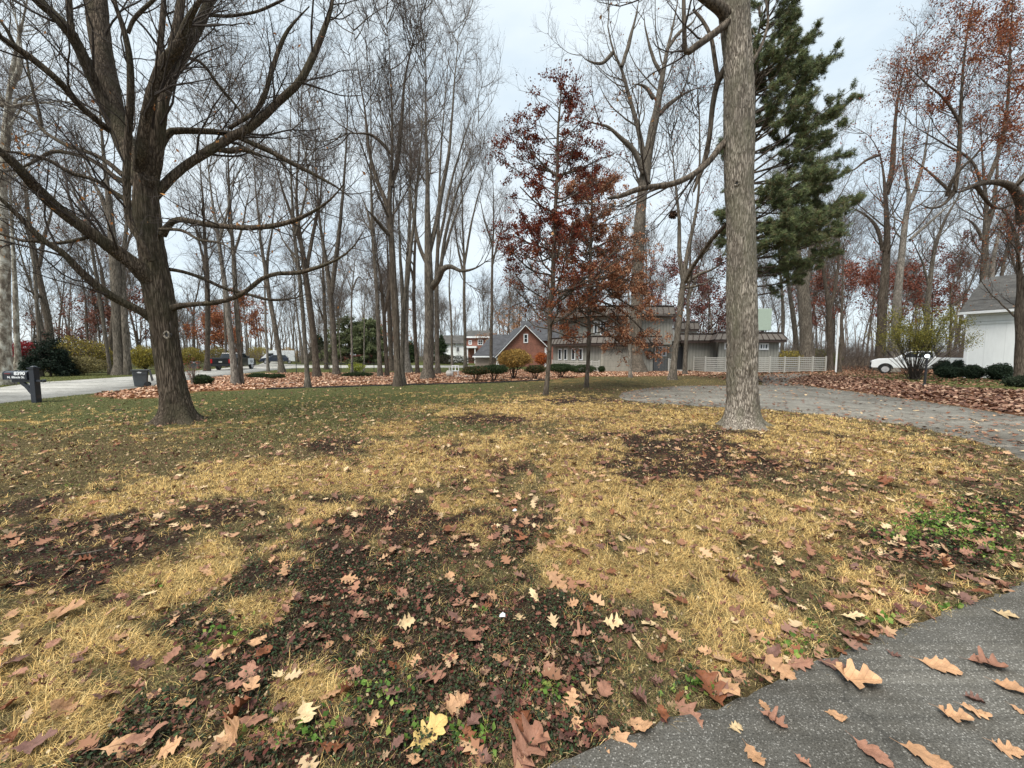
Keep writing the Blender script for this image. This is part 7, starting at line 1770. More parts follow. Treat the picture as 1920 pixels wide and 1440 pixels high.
# ------------------------------------------------------------------ traced trunks of the middle distance
TT = [
 # label, trunk, forks, kwargs
 ('huge pale sycamore trunk at the left picture edge', [(4, 722, 46), (6, 690, 40), (6, 640, 36), (7, 560, 32), (6, 480, 28), (4, 400, 26), (3, 320, 24), (8, 240, 22), (18, 170, 22), (30, 100, 20), (42, 40, 18), (52, -20, 16), (60, -120, 12)],
  [[(8, 300, 14, 0), (25, 200, 12, .5), (38, 185, 11, .8), (70, 178, 9, 1.2), (110, 180, 7, 1.6)], [(6, 200, 14, 0), (-20, 120, 12, 0), (-40, 40, 10, 0)], [(20, 165, 12, 0), (38, 120, 12, 0), (35, 60, 10, 0), (20, 0, 8, 0)], [(22, 200, 8, 0), (50, 195, 7, 0), (90, 192, 5, 0), (140, 190, 4, 0)]], dict(bm='bark_sycamore', tm='twig_pale', cap=(43, 271, 1397), ns=24, rmin=.006)),
 ('pale trunk with a wide foot just right of the huge sycamore', [(30, 704, 26), (34, 680, 18), (32, 640, 14), (30, 580, 13), (28, 520, 12), (24, 440, 11), (18, 340, 9), (10, 200, 7)], [], dict(bm='bark_sycamore', tm='twig_pale')),
 ('slim grey trunk right behind the mailbox post', [(78, 706, 11), (75, 660, 9), (71, 600, 9), (67, 540, 9), (62, 480, 8), (55, 400, 8), (45, 300, 6), (35, 160, 4)], [[(64, 500, 6, 0), (50, 430, 5, 0), (30, 380, 4, 0)]], dict()),
 ('dark leaning trunk above the small evergreen at the left', [(99, 692, 20), (96, 650, 17), (90, 600, 17), (80, 550, 16), (70, 500, 15), (60, 440, 14), (50, 380, 11), (40, 300, 9), (30, 200, 6)], [[(82, 560, 9, 0), (55, 545, 8, -1), (30, 530, 6, -1.5)], [(74, 500, 9, 0), (85, 440, 8, .5), (100, 380, 6, 1), (115, 280, 4, 1.2)]], dict(bm='bark_brown', Y=38)),
 ('thin leaning trunk left of the massive double trunk', [(207, 702, 10), (203, 670, 8), (196, 620, 8), (188, 570, 8), (180, 520, 8), (170, 460, 7), (160, 380, 6), (150, 280, 4)], [[(165, 420, 5, 0), (140, 360, 4, 0), (120, 300, 3, 0)]], dict()),
 ('massive double grey trunk beyond the road, left of the maple', [(226, 703, 34), (224, 680, 26), (222, 640, 24), (220, 580, 24), (217, 520, 24), (212, 460, 22), (206, 400, 20), (200, 340, 16), (192, 260, 13), (184, 160, 10), (178, 60, 7)], [[(240, 703, 18, 0), (238, 660, 14, 0), (234, 600, 13, 0), (230, 540, 12, .3), (232, 470, 11, .5), (240, 400, 9, .7), (250, 300, 7, 1), (262, 180, 5, 1.2)], [(206, 420, 10, 0), (190, 370, 9, 0), (165, 320, 7, 0), (140, 240, 5, 0)]], dict(ns=18, cap=(43, 271, 1397))),
 ('dark thin trunk far behind, between the double trunk and the maple', [(166, 690, 7), (164, 640, 6), (160, 560, 6), (150, 500, 5), (140, 420, 4)], [], dict(bm='bark_brown', Y=52)),
 ('straight brown trunk right of the maple, left of the black pickup', [(388, 696, 13), (389, 660, 11), (390, 600, 11), (389, 540, 11), (386, 480, 10), (382, 400, 9), (376, 320, 7), (370, 220, 5)], [[(388, 520, 6, 0), (375, 460, 5, 0), (360, 400, 4, 0)]], dict(bm='bark_brown')),
 ('thin dark trunk in front of the black pickup tailgate', [(424, 690, 6), (423, 650, 5), (421, 590, 5), (418, 520, 4), (412, 440, 3)], [], dict(bm='bark_brown', Y=52)),
 ('pale smooth trunk leaning left, in front of the black pickup', [(441, 722, 17), (439, 690, 14), (434, 640, 13), (429, 590, 13), (423, 540, 12), (416, 490, 11), (408, 430, 10), (398, 370, 8), (388, 290, 7), (380, 180, 5)], [[(412, 450, 6, 0), (425, 400, 5, 0), (440, 320, 4, 0)]], dict(bm='bark_pale')),
 ('darker trunk leaning against the pale smooth one', [(452, 721, 13), (451, 690, 10), (448, 640, 10), (443, 580, 10), (440, 520, 10), (436, 450, 9), (430, 380, 8), (428, 300, 7), (430, 200, 5), (434, 90, 4)], [[(438, 480, 5, 0), (455, 420, 5, 0), (470, 340, 4, 0)], [(437, 450, 5, 0), (415, 400, 4, 0), (400, 340, 3, 0)]], dict(bm='bark_grey')),
 ('slim pale trunk standing in front of the dark person and yellow shrub', [(503, 697, 6.5), (501, 660, 5.5), (499, 620, 5), (497, 560, 5), (494, 480, 4), (490, 380, 3)], [], dict(bm='bark_pale')),
 ('grey trunk leaning left in front of the white van', [(529, 699, 14), (524, 665, 10), (518, 630, 10), (511, 590, 10), (504, 550, 9), (498, 510, 9), (490, 460, 8), (484, 400, 7), (476, 310, 5), (470, 200, 4)], [[(506, 555, 6, 0), (500, 500, 6, .5), (510, 430, 5, 1), (518, 330, 4, 1.2)]], dict()),
 ('short narrow trunk with a dark vine scar at the front of the leaf bed', [(577, 728, 14), (576, 700, 10), (573, 660, 9), (570, 610, 9), (565, 560, 9), (560, 500, 8), (553, 440, 8), (548, 380, 7), (545, 300, 6), (546, 180, 5), (550, 60, 4)], [[(560, 505, 6, 0), (545, 470, 5, 0), (520, 440, 4, 0)], [(554, 440, 5, 0), (570, 380, 5, 0), (580, 300, 4, 0)]], dict()),
 ('stout grey trunk behind the narrow scarred one in the leaf bed', [(595, 708, 17), (591, 670, 14), (586, 620, 14), (580, 570, 14), (574, 520, 13), (567, 470, 12), (560, 420, 11), (556, 360, 9), (560, 280, 7), (566, 160, 5)], [[(572, 520, 8, 0), (585, 450, 7, .5), (600, 370, 6, 1), (612, 250, 4, 1.2)], [(565, 460, 7, 0), (545, 400, 6, -.5), (525, 340, 5, -1), (505, 250, 4, -1.2)]], dict(bm='bark_brown', cap=(43, 286, 1460))),
 ('straight grey trunk that forks high, left of the green evergreens', [(631, 703, 15), (627, 660, 11), (624, 610, 11), (621, 560, 11), (617, 525, 11), (610, 480, 9), (602, 430, 8), (596, 370, 7), (592, 280, 6), (590, 160, 4)], [[(622, 550, 9, 0), (628, 500, 9, 0), (634, 450, 8, 0), (640, 400, 7, 0), (646, 330, 6, 0), (652, 220, 5, 0), (656, 100, 3, 0)]], dict(cap=(43, 286, 1397))),
 ('dark trunk behind the straight high forking one', [(612, 698, 9), (611, 640, 8), (608, 580, 8), (606, 520, 7), (608, 440, 6), (612, 340, 5)], [[(610, 610, 5, 0), (600, 580, 4, 0), (592, 550, 3, 0)]], dict(bm='bark_brown', Y=45)),
 ('very thin young trunk in front of the left green evergreen', [(660, 699, 5.5), (660, 660, 4.5), (659, 600, 4), (660, 545, 4), (666, 480, 3), (664, 400, 2)], [[(661, 540, 3, 0), (675, 520, 2.5, 0), (700, 560, 2, 0)], [(660, 545, 3, 0), (650, 520, 2.5, 0), (635, 515, 2, 0)]], dict(bm='bark_pale')),
 ('thin pale sapling before the right green evergreen', [(683, 698, 3), (683, 640, 2.5), (684, 570, 2.2), (688, 490, 2)], [], dict(bm='bark_pale', Y=40)),
 ('slim grey trunk, left one of the close pair right of the evergreens', [(713, 707, 11), (711, 670, 9), (709, 620, 8.5), (708, 560, 8), (704, 500, 8), (700, 440, 8), (697, 370, 7), (696, 280, 6), (694, 160, 5), (692, 40, 4)], [[(700, 450, 6, 0), (690, 400, 5, 0), (670, 350, 4, 0)]], dict()),
 ('brown forked trunk, right one of the close pair right of the evergreens', [(726, 706, 9), (724, 670, 8), (721, 620, 8), (718, 575, 9), (712, 520, 7), (706, 460, 6), (700, 380, 5)], [[(720, 590, 7, 0), (730, 540, 7, 0), (734, 470, 6, 0), (738, 380, 5, 0), (744, 260, 4, 0)]], dict(bm='bark_brown')),
 ('brown trunk with a root foot behind the tall dark twin trunks', [(735, 698, 16), (733, 670, 10), (731, 620, 10), (729, 560, 9), (727, 480, 8), (724, 380, 6)], [], dict(bm='bark_brown', Y=40)),
 ('tall dark trunk at the front edge of the leaf bed, forking high', [(746, 725, 19), (746, 700, 14), (744, 660, 14), (742, 610, 14), (740, 560, 14), (737, 500, 14), (733, 440, 14), (730, 390, 13), (731, 340, 11), (735, 280, 9), (736, 220, 8), (734, 140, 7), (728, 60, 5), (722, -20, 4)],
  [[(731, 400, 9, 0), (720, 370, 8, 0), (704, 330, 7, 0), (690, 270, 6, 0), (684, 200, 5, 0), (670, 120, 4, 0), (660, 20, 3, 0)], [(734, 350, 8, 0), (745, 300, 8, .3), (752, 230, 7, .5), (760, 150, 6, .8), (776, 70, 5, 1), (800, 0, 4, 1.2)], [(728, 440, 8, -.2), (712, 420, 8, -.6), (695, 400, 7, -1), (680, 385, 5, -1.4)], [(735, 290, 6, 0), (700, 255, 6, -.3), (660, 250, 5, -.6), (630, 250, 4, -.9)]], dict(bm='bark_brown', tm='twig_dark', cap=(60, 372, 2032), d=1.2, ns=16)),
 ('slender grey trunk leaning right behind the tall dark front trunk', [(756, 723, 13), (755, 700, 9), (754, 650, 9), (755, 600, 10), (758, 560, 10), (764, 520, 9), (770, 470, 8), (776, 420, 8), (782, 360, 7), (788, 280, 6), (794, 180, 5), (800, 60, 3)],
  [[(756, 590, 7, 0), (754, 530, 7, 0), (750, 470, 6, 0), (748, 400, 5, 0), (752, 320, 4, 0)]], dict()),
 ('light brown thick trunk right of the twin trunks, farther back', [(766, 698, 15), (763, 670, 11), (761, 630, 11), (762, 570, 10), (764, 500, 9), (768, 420, 8), (770, 320, 7), (768, 200, 5), (770, 80, 4)], [], dict(bm='bark_pale', Y=37)),
 ('slim brown trunk left of the thick leaning limb tree', [(783, 701, 9), (781, 670, 8), (778, 620, 8), (776, 560, 8), (777, 500, 7), (779, 430, 6), (778, 340, 5), (780, 220, 4)], [[(778, 540, 5, 0), (770, 500, 4, 0), (760, 460, 3, 0)]], dict(bm='bark_brown')),
 ('thick rough grey trunk with a big limb bending right, centre of the leaf bed', [(802, 711, 26), (803, 690, 20), (804, 650, 20), (805, 600, 19), (805, 560, 19), (804, 520, 19), (803, 480, 16), (802, 430, 15), (801, 370, 13), (800, 300, 11), (798, 220, 9), (797, 130, 7), (796, 30, 5)],
  [[(808, 540, 14, 0), (820, 525, 12, -.3), (830, 505, 11, -.6), (845, 500, 9, -.8), (865, 508, 8, -1), (890, 503, 6, -1.3), (915, 488, 5, -1.6), (940, 478, 3, -1.9)], [(804, 480, 9, 0), (815, 430, 9, .3), (825, 380, 8, .6), (838, 310, 7, .8), (848, 220, 6, 1), (856, 110, 5, 1.2), (866, 10, 3, 1.4)], [(803, 500, 8, 0), (790, 470, 7, 0), (780, 430, 6, 0), (770, 360, 5, 0), (760, 270, 4, 0)], [(826, 505, 7, -.6), (834, 450, 6, -.6), (850, 380, 5, -.6), (876, 300, 4, -.6), (900, 220, 3, -.6)]],
  dict(cap=(78, 458, 2413), d=1.3, ns=16, lim=(16, 44), up=.12)),
 ('grey trunk directly behind the thick rough one', [(821, 702, 12), (820, 670, 9), (819, 620, 9), (819, 560, 9), (820, 500, 8), (822, 430, 7), (824, 340, 6), (830, 230, 5), (842, 110, 4), (856, 20, 3)], [[(820, 470, 6, 0), (835, 400, 5, 0), (852, 320, 5, 0), (880, 230, 4, 0), (905, 160, 3, 0)], [(820, 520, 6, 0), (840, 450, 5, 0), (868, 370, 4, 0), (905, 290, 3, 0)]], dict(cap=(78, 458, 2286), d=1.3, lim=(16, 42), up=.12)),
 ('slender trunk with an upswept fan crown before the far white house', [(873, 692, 8), (872, 660, 6.5), (871, 610, 6.5), (870, 560, 6), (870, 500, 6), (868, 440, 5), (866, 360, 4.5), (868, 280, 4), (874, 190, 3)], [[(870, 500, 5, 0), (880, 440, 4, 0), (896, 370, 4, 0), (920, 290, 3, 0)], [(870, 520, 4, 0), (858, 460, 4, 0), (850, 390, 3, 0)]], dict(cap=(78, 400, 1905), d=1.3, lim=(14, 38), up=.14)),
 ('slender trunk left of the far brick house', [(848, 690, 5), (847, 650, 4.5), (846, 600, 4), (842, 540, 4), (845, 470, 3.5), (850, 390, 3)], [], dict(Y=62)),
 ('slender trunk in front of the steep slate roof', [(921, 690, 8), (921, 650, 6.5), (922, 600, 6.5), (922, 550, 6), (923, 490, 5.5), (926, 420, 5), (924, 340, 4), (920, 250, 3)], [[(922, 500, 4, 0), (935, 450, 3.5, 0), (950, 390, 3, 0)], [(923, 460, 4, 0), (908, 410, 3, 0), (895, 350, 3, 0)]], dict(bm='bark_brown', Y=46)),
 ('short pale banded trunk before the right edge of the garage door', [(1182, 708, 8), (1182, 690, 6.5), (1181, 660, 6.5), (1180, 620, 6), (1179, 560, 5), (1176, 490, 4), (1172, 420, 3)], [], dict(bm='bark_pale', lf=.7)),
 ('grey trunk leaning right just beyond the grass, right of the forked oak', [(1260, 713, 17), (1262, 695, 13), (1266, 660, 12.5), (1271, 620, 12.5), (1276, 580, 12), (1280, 540, 12), (1285, 500, 10), (1292, 460, 9), (1300, 420, 8), (1308, 370, 7), (1312, 300, 6), (1310, 200, 5), (1300, 90, 4), (1292, -10, 3)],
  [[(1281, 530, 9, 0), (1275, 480, 8, 0), (1274, 430, 7, 0), (1270, 370, 6, 0), (1262, 300, 5, 0), (1256, 210, 4, 0)], [(1284, 520, 8, 0), (1305, 490, 7, -.3), (1325, 470, 7, -.6), (1340, 440, 6, -.9), (1360, 405, 5, -1.2)], [(1286, 530, 7, 0), (1310, 515, 6, -.3), (1335, 505, 6, -.6), (1360, 490, 5, -.9), (1385, 482, 4, -1.1)], [(1282, 540, 6, 0), (1310, 535, 5, -.3), (1345, 520, 4, -.6)]], dict(bm='bark_grey', tm='twig_dark', cap=(52, 321, 1650), d=1.1, leaves=(700, .12, [(.2, .08, .06), (.28, .14, .09), (.15, .05, .04)], .12))),
 ('slimmer trunk just behind the right leaning one, by the house door', [(1284, 703, 10), (1285, 680, 8), (1287, 640, 8), (1289, 600, 8), (1291, 560, 7), (1293, 510, 7), (1296, 440, 6), (1300, 350, 5)], [[(1291, 560, 5, 0), (1305, 520, 4, 0), (1322, 470, 3, 0)]], dict(leaves=(500, .16, [(.2, .08, .06), (.26, .12, .08), (.15, .05, .04)], .15))),
 ('very wide grey trunk with a swollen foot behind the fence end', [(1513, 700, 40), (1513, 670, 33), (1512, 640, 29), (1510, 600, 27), (1507, 560, 26), (1503, 525, 24), (1496, 480, 16), (1488, 430, 13), (1480, 370, 10), (1474, 280, 7), (1470, 160, 5)], [[(1508, 540, 18, 0), (1518, 490, 13, 0), (1526, 430, 11, 0), (1532, 350, 8, 0), (1540, 250, 5, 0)]], dict(Y=41, ns=20, cap=(43, 271, 1397))),
 ('grey trunk left of the very wide one behind the fence', [(1497, 695, 12), (1494, 650, 11), (1488, 600, 11), (1481, 550, 10), (1474, 500, 9), (1466, 430, 7), (1460, 340, 5)], [], dict(Y=46)),
 ('dark straight trunk between the very wide one and the white pole', [(1556, 695, 15), (1556, 660, 13), (1556, 620, 13), (1555, 590, 13), (1552, 560, 11), (1545, 520, 9), (1538, 470, 8), (1534, 400, 6), (1530, 300, 4)], [[(1556, 580, 8, 0), (1566, 540, 7, 0), (1572, 480, 6, 0), (1578, 400, 5, 0)]], dict(bm='bark_brown', Y=42)),
 ('dark thin trunk standing directly beside the white pole', [(1574, 697, 9), (1575, 670, 7.5), (1577, 630, 7), (1578, 590, 7), (1580, 540, 6), (1582, 470, 5), (1586, 380, 4)], [], dict(bm='bark_brown', Y=37.6)),
 ('stout brown trunk behind the left side of the vase shaped shrub', [(1650, 700, 24), (1651, 660, 21), (1653, 620, 21), (1655, 570, 21), (1659, 520, 20), (1662, 470, 20), (1663, 430, 18), (1662, 390, 16), (1660, 360, 15), (1656, 320, 11), (1648, 285, 9), (1630, 255, 7), (1605, 240, 5), (1580, 232, 4)],
  [[(1662, 365, 12, 0), (1672, 320, 11, 0), (1676, 270, 9, 0), (1680, 210, 8, 0), (1690, 150, 6, 0), (1705, 100, 5, 0), (1720, 60, 3, 0)], [(1655, 470, 8, 0), (1645, 430, 8, 0), (1625, 405, 7, 0), (1600, 390, 5, 0), (1585, 380, 4, 0)], [(1650, 290, 7, 0), (1625, 300, 6, 0), (1595, 320, 5, 0), (1575, 300, 4, 0)]], dict(bm='bark_brown', Y=40, ns=16, cap=(52, 342, 1777), d=1.1, leaves=(1300, .2, [(.24, .07, .04), (.3, .1, .05), (.2, .06, .035)], .15, lambda C: np.random.default_rng(4).random(len(C)) < .05 + ell(*pix(C[:, 0], C[:, 1], C[:, 2])[:2], [(1690, 250, 50, 40, .8), (1620, 280, 40, 30, .7), (1720, 290, 60, 30, .6)])))),
 ('pale trunk leaning right behind the middle of the vase shaped shrub', [(1676, 700, 22), (1678, 660, 20), (1680, 610, 20), (1683, 560, 19), (1688, 510, 18), (1693, 460, 17), (1698, 410, 16), (1704, 375, 15), (1700, 335, 11), (1693, 290, 9), (1697, 230, 7), (1710, 170, 5), (1730, 110, 4)],
  [[(1702, 390, 10, 0), (1718, 350, 9, 0), (1732, 300, 7, 0), (1742, 240, 5, 0), (1750, 170, 4, 0)], [(1706, 450, 7, 0), (1740, 420, 7, 0), (1780, 385, 6, 0), (1810, 365, 5, 0)]], dict(bm='bark_pale', Y=38, ns=16, cap=(52, 342, 1777), d=1.1)),
 ('grey trunk leaning right, between the vase shaped shrub and the white house', [(1733, 700, 15), (1734, 660, 13), (1736, 620, 13), (1740, 570, 12.5), (1745, 520, 12), (1752, 470, 11), (1762, 435, 10), (1775, 405, 9), (1790, 380, 8), (1808, 340, 6), (1822, 280, 5), (1835, 200, 4)], [[(1742, 540, 6, 0), (1732, 500, 5, 0), (1715, 460, 4, 0), (1700, 430, 3, 0)]], dict(Y=42)),
 ('big grey trunk rising from behind the white house roof, left one', [(1846, 700, 24), (1846, 600, 22), (1846, 530, 21), (1846, 480, 19), (1848, 430, 18), (1850, 390, 16), (1846, 350, 13), (1842, 300, 10), (1838, 230, 8), (1836, 140, 5)], [[(1850, 430, 11, 0), (1862, 390, 10, 0), (1868, 340, 8, 0), (1872, 270, 6, 0), (1876, 180, 4, 0)], [(1842, 450, 8, 0), (1830, 425, 7, 0), (1812, 410, 6, 0), (1790, 405, 4, 0)]], dict(Y=42, ns=16, cap=(43, 286, 1524))),
 ('grey trunk leaning right above the white house roof', [(1852, 700, 20), (1854, 600, 16), (1858, 530, 14), (1864, 480, 13), (1873, 440, 12), (1884, 410, 10), (1898, 380, 8), (1912, 330, 6), (1925, 260, 4)], [], dict(Y=45, bm='bark_pale')),
 ('dark leaning trunk right above the white house dormer', [(1872, 700, 14), (1874, 600, 12), (1878, 520, 11), (1886, 480, 10), (1895, 440, 9), (1904, 400, 7), (1912, 340, 5)], [], dict(Y=48, bm='bark_brown')),
 ('grey trunk behind the pine, right of the near oak trunk', [(1466, 695, 9), (1467, 650, 8), (1468, 600, 8), (1466, 550, 7), (1462, 500, 7), (1458, 430, 5), (1455, 330, 4)], [], dict(Y=45)),
 ('thin bending trunk between the grey leaning one and the white house', [(1780, 700, 7), (1782, 640, 6), (1784, 590, 6), (1781, 560, 5), (1790, 520, 5), (1800, 480, 4), (1802, 430, 3)], [[(1784, 575, 4, 0), (1805, 555, 4, 0), (1815, 520, 3, 0)]], dict(Y=42, bm='bark_brown')),
]
for i, (lb, tr, fk, kw) in enumerate(TT):
    traced_tree('bare_tree', lb, 'tree', tr, fk, seed=100 + i, **kw)

# ------------------------------------------------------------------ evergreens far away
def fir(label, px_, py_, w, h, seed, Y=None, cols=GREEN, n=5200, size=.14, name='evergreen_tree', round_=False):
    rng = np.random.default_rng(seed); x, y = ground(px_, py_) if Y is None else (Xp(px_, Y), Y)
    r = thing(name, label, 'tree', (x, y, 0))
    P = cr([(0, 0, -.1), (.05, 0, h * .5), (0, .05, h)], 14)[None]; R = np.linspace(h * .022, .01, 14)[None]
    k = 110; f = rng.random(k); a = rng.uniform(0, 2 * pi, k); lr = (w / 2) * ((1 - f) ** .8 if not round_ else np.sqrt(np.maximum(0, 1 - (f * 1.0) ** 2.2))) * rng.uniform(.65, 1.1, k) + .05
    z0 = h * (.06 + .92 * f); br = np.array([cr([(0, 0, z), (cos(t) * l * .5, sin(t) * l * .5, z + l * .08), (cos(t) * l, sin(t) * l, z - l * .04 + (.2 if round_ else 0))], 8) for t, l, z in zip(a, lr, z0)]); rb = np.linspace(.03, .006, 8)[None].repeat(k, 0)
    s, q = spawn(br, rb, rng, 5, t0=.2, ang=(25, 60), rr=(.4, .7), K=4, wig=.1, up=.0, rmin=.006, lf=.5, flat=.6, cap=1500)
    put('trunk', tube_mesh('trunk', [(P, R, 8), (br, rb, 4), (s, q, 3)], M['bark_brown']), r)
    C = along(s, n, rng, .09, .1); V, F = leafquads(C, np.full(n, size), rng, droop=.2, aspect=.4)
    put('foliage', mesh_np('foliage', V, [F], M['leaf'], col=pick(rng, n, cols, .35)), r)
fir('small dark evergreen just right behind the mailbox', 93, 705, 3.0, 3.4, 201, Y=30, cols=[(.018, .03, .02), (.014, .024, .018), (.025, .04, .025)], n=14000, size=.16)
fir('wide olive green evergreen beyond the street lawn, left one', 655, 686, 9.5, 9.2, 202, Y=74, cols=[(.14, .165, .08), (.10, .125, .06), (.19, .2, .1)], n=22000, size=.42, round_=True)
fir('wide olive green evergreen beyond the street lawn, right one', 693, 686, 7.5, 8.2, 203, Y=70, cols=[(.13, .155, .075), (.095, .12, .06), (.17, .185, .09)], n=18000, size=.40, round_=True)
fir('dark evergreen left of the far white house', 826, 688, 4.6, 6.0, 204, Y=80, cols=GREEN, n=8000, size=.34)
fir('dark pointed evergreen behind the twin trunks', 770, 686, 3.6, 5.0, 205, Y=86, cols=GREEN, n=7000, size=.36)
fir('green evergreen left of the wide olive ones', 598, 686, 5.5, 6.5, 206, Y=88, cols=[(.05, .065, .03), (.04, .052, .028)], n=9000, size=.4)
# bright orange and russet trees beyond the road
def colour_tree(label, px_, Y, w, h, cols, n, seed, low=.12, size=.26, name='autumn_tree'):
    rng = np.random.default_rng(seed); x = Xp(px_, Y); r = thing(name, label, 'tree', (x, Y, 0))
    P = cr([(0, 0, -.1), (.1, 0, h * .4), (-.1, .05, h * .9)], 14)[None]; R = np.linspace(.16, .02, 14)[None]
    b1, q1 = spawn(P, R, rng, 2.6, t0=low, ang=(35, 70), rr=(.3, .6), K=8, wig=.12, up=.06, rmin=.03, lf=w / 4.2, cap=40)
    b2, q2 = spawn(b1, q1, rng, 2.2, t0=.2, ang=(30, 60), rr=(.4, .7), K=6, wig=.12, up=.03, rmin=.014, lf=.8, cap=260)
    b3, q3 = spawn(b2, q2, rng, 3, t0=.1, ang=(30, 60), rr=(.5, .8), K=4, wig=.12, up=.02, rmin=.009, lf=.8, cap=900)
    put('trunk', tube_mesh('trunk', [(P, R, 9), (b1, q1, 5)], M['bark_brown']), r); put('crown', tube_mesh('crown', [(b2, q2, 3), (b3, q3, 3)], M['twig'], smooth=False), r)
    C = along(b3, n, rng, .18, .1); V, F = leafquads(C, np.full(n, size), rng, droop=.4)
    put('foliage', mesh_np('foliage', V, [F], M['leaf'], col=pick(rng, n, cols, .35)), r)
OR = [(.34, .13, .06), (.28, .09, .045), (.40, .18, .08), (.20, .07, .04)]
RB = [(.16, .065, .05), (.21, .09, .065), (.12, .05, .04), (.26, .12, .08)]
colour_tree('bright orange leaved tree behind the black pickup, right of the maple', 455, 58, 8, 9.5, OR, 6500, 301)
colour_tree('orange red tree behind the brown trunk left of the black pickup', 418, 64, 7, 8, OR, 4500, 302)
colour_tree('dull red leaved tree behind the road, left of the maple trunk', 260, 52, 8, 9.5, RB, 3200, 303)
colour_tree('thin dull red leaved tree left of the massive double trunk', 165, 56, 8, 9, RB, 2600, 304)
colour_tree('dusky purple brown oak behind the near oak trunk, right of the grey house roof', 1325, 50, 10, 13, [(.16, .06, .05), (.2, .08, .065), (.12, .045, .04)], 6500, 305)
colour_tree('dusky red oak behind the grey house, left of the leaning trunks', 1245, 56, 8, 14, [(.16, .06, .05), (.2, .08, .065)], 4200, 306)
colour_tree('russet tree behind the stout brown trunk, right of the white pole', 1640, 50, 13, 12, [(.24, .08, .05), (.3, .11, .07), (.17, .06, .045)], 4800, 307, low=.3)
colour_tree('russet tree behind the fence end, left of the white pole', 1560, 58, 11, 12, [(.22, .08, .055), (.27, .11, .075), (.16, .06, .045)], 3600, 308, low=.3)
colour_tree('pale rust tree behind the leaning grey trunk at the right', 1740, 52, 10, 13, [(.22, .08, .055), (.17, .06, .045)], 3400, 309, low=.4)
colour_tree('thin orange brown tree behind the brick gable', 955, 72, 9, 9, [(.38, .19, .08), (.3, .14, .06)], 2200, 310)
colour_tree('sparse rust leaved young tree behind the slim trunk pair', 745, 60, 5, 8.5, [(.3, .15, .09), (.22, .1, .06)], 500, 311)

# ------------------------------------------------------------------ background woods: single bare trees from a set of shared meshes
VAR = [generic_parts(23, .30, 401), generic_parts(26, .36, 402, forks=3), generic_parts(20, .22, 403, forks=1, bm='bark_brown'), generic_parts(24, .28, 404, up=.2, low=.45), generic_parts(18, .17, 405, forks=1), generic_parts(28, .42, 406, forks=3, bm='bark_brown'),
       generic_parts(21, .24, 407, up=.18, bm='bark_pale', tm='twig_pale'), generic_parts(14, .13, 408, forks=2, low=.2), generic_parts(22, .26, 409, leaves=(500, .24, RB, .2))]
rng = np.random.default_rng(77)
ZONES = [  # label, group, px range, Y range, count
 ('bare tree in the woods beyond the left road, left of the maple trunk', 'bare trees beyond the left road', (-60, 270), (44, 95), 20),
 ('bare tree in the woods beyond the left road, outside the left picture edge', 'bare trees beyond the left road', (-520, -70), (34, 75), 14),
 ('bare tree in the far woods between the maple and the forked grey trunks', 'bare trees behind the pickup and van', (330, 640), (62, 110), 22),
 ('bare tree in the far woods behind the evergreens and the leaf bed', 'bare trees behind the evergreens', (650, 870), (92, 125), 20),
 ('bare tree rising behind the brick houses', 'bare trees behind the brick houses', (880, 1080), (98, 125), 20),
 ('bare tree rising behind the flat roofed grey house', 'bare trees behind the grey house', (1090, 1440), (58, 100), 18),
 ('bare tree in the woods between the fence end and the vase shaped shrub', 'bare trees behind the slatted fence', (1440, 1690), (52, 95), 19),
 ('bare tree in the woods behind the white house and its pickup', 'bare trees behind the white house', (1700, 2000), (52, 95), 18)]
spots = []
for lb, gp, (a, b), (c, d_), n in ZONES:
    k = 0; t = 0
    while k < n and t < 4000:
        t += 1; px_ = rng.uniform(a, b); Y_ = c + (d_ - c) * rng.random(); x_ = Xp(px_, Y_)
        if any((x_ - q[0]) ** 2 + (Y_ - q[1]) ** 2 < 2.2 ** 2 for q in spots): continue
        if inpoly(np.array([x_]), np.array([Y_]), ROAD)[0] or (395 < px_ < 545 and Y_ < 100): 
            if rng.random() < .9: continue
        spots.append((x_, Y_)); k += 1
        v = VAR[rng.integers(9)]; s = rng.uniform(.72, 1.08)
        r = thing('bare_tree', lb, 'tree', (x_, Y_, 0), rng.uniform(0, 6.28), gp); r.scale = (s, s, s * rng.uniform(.9, 1.1)); r.rotation_euler[0] = rng.normal() * .04; r.rotation_euler[1] = rng.normal() * .04
        put('trunk', v[0], r); put('crown', v[1], r)
        if v[2]: put('foliage', v[2], r)

# the closed mass of the farthest woods and the twiggy undergrowth
rng = np.random.default_rng(78)
n = 620; th_ = rng.uniform(-1.15, 1.15, n); rr2 = rng.uniform(115, 190, n); K = 7
P = np.zeros((n, K, 3)); P[:, 0, 0] = rr2 * np.sin(th_); P[:, 0, 1] = rr2 * np.cos(th_)
H_ = rng.uniform(11, 22, n); dd = rng.normal(size=(n, 3)) * .06; dd[:, 2] = 1
for k in range(1, K): P[:, k] = P[:, k - 1] + dd * (H_ / (K - 1))[:, None]; dd[:, :2] += rng.normal(size=(n, 2)) * .05
R = np.linspace(1, .15, K)[None] * rng.uniform(.12, .3, n)[:, None]
a1, q1 = spawn(P, R, rng, .75, t0=.15, ang=(22, 50), rr=(.4, .6), K=6, wig=.12, up=.1, rmin=.05, cap=6500)
a2, q2 = spawn(a1, q1, rng, 1.1, t0=.2, ang=(22, 50), rr=(.5, .7), K=4, wig=.12, up=.08, rmin=.035, cap=13000)
prop(put('distant_woods', tube_mesh('distant_woods', [(P, R, 4), (a1, q1, 3), (a2, q2, 3)], M['twig_pale'], smooth=False)), 'closed bare grey brown woods along the horizon', 'woods', None, 'stuff')
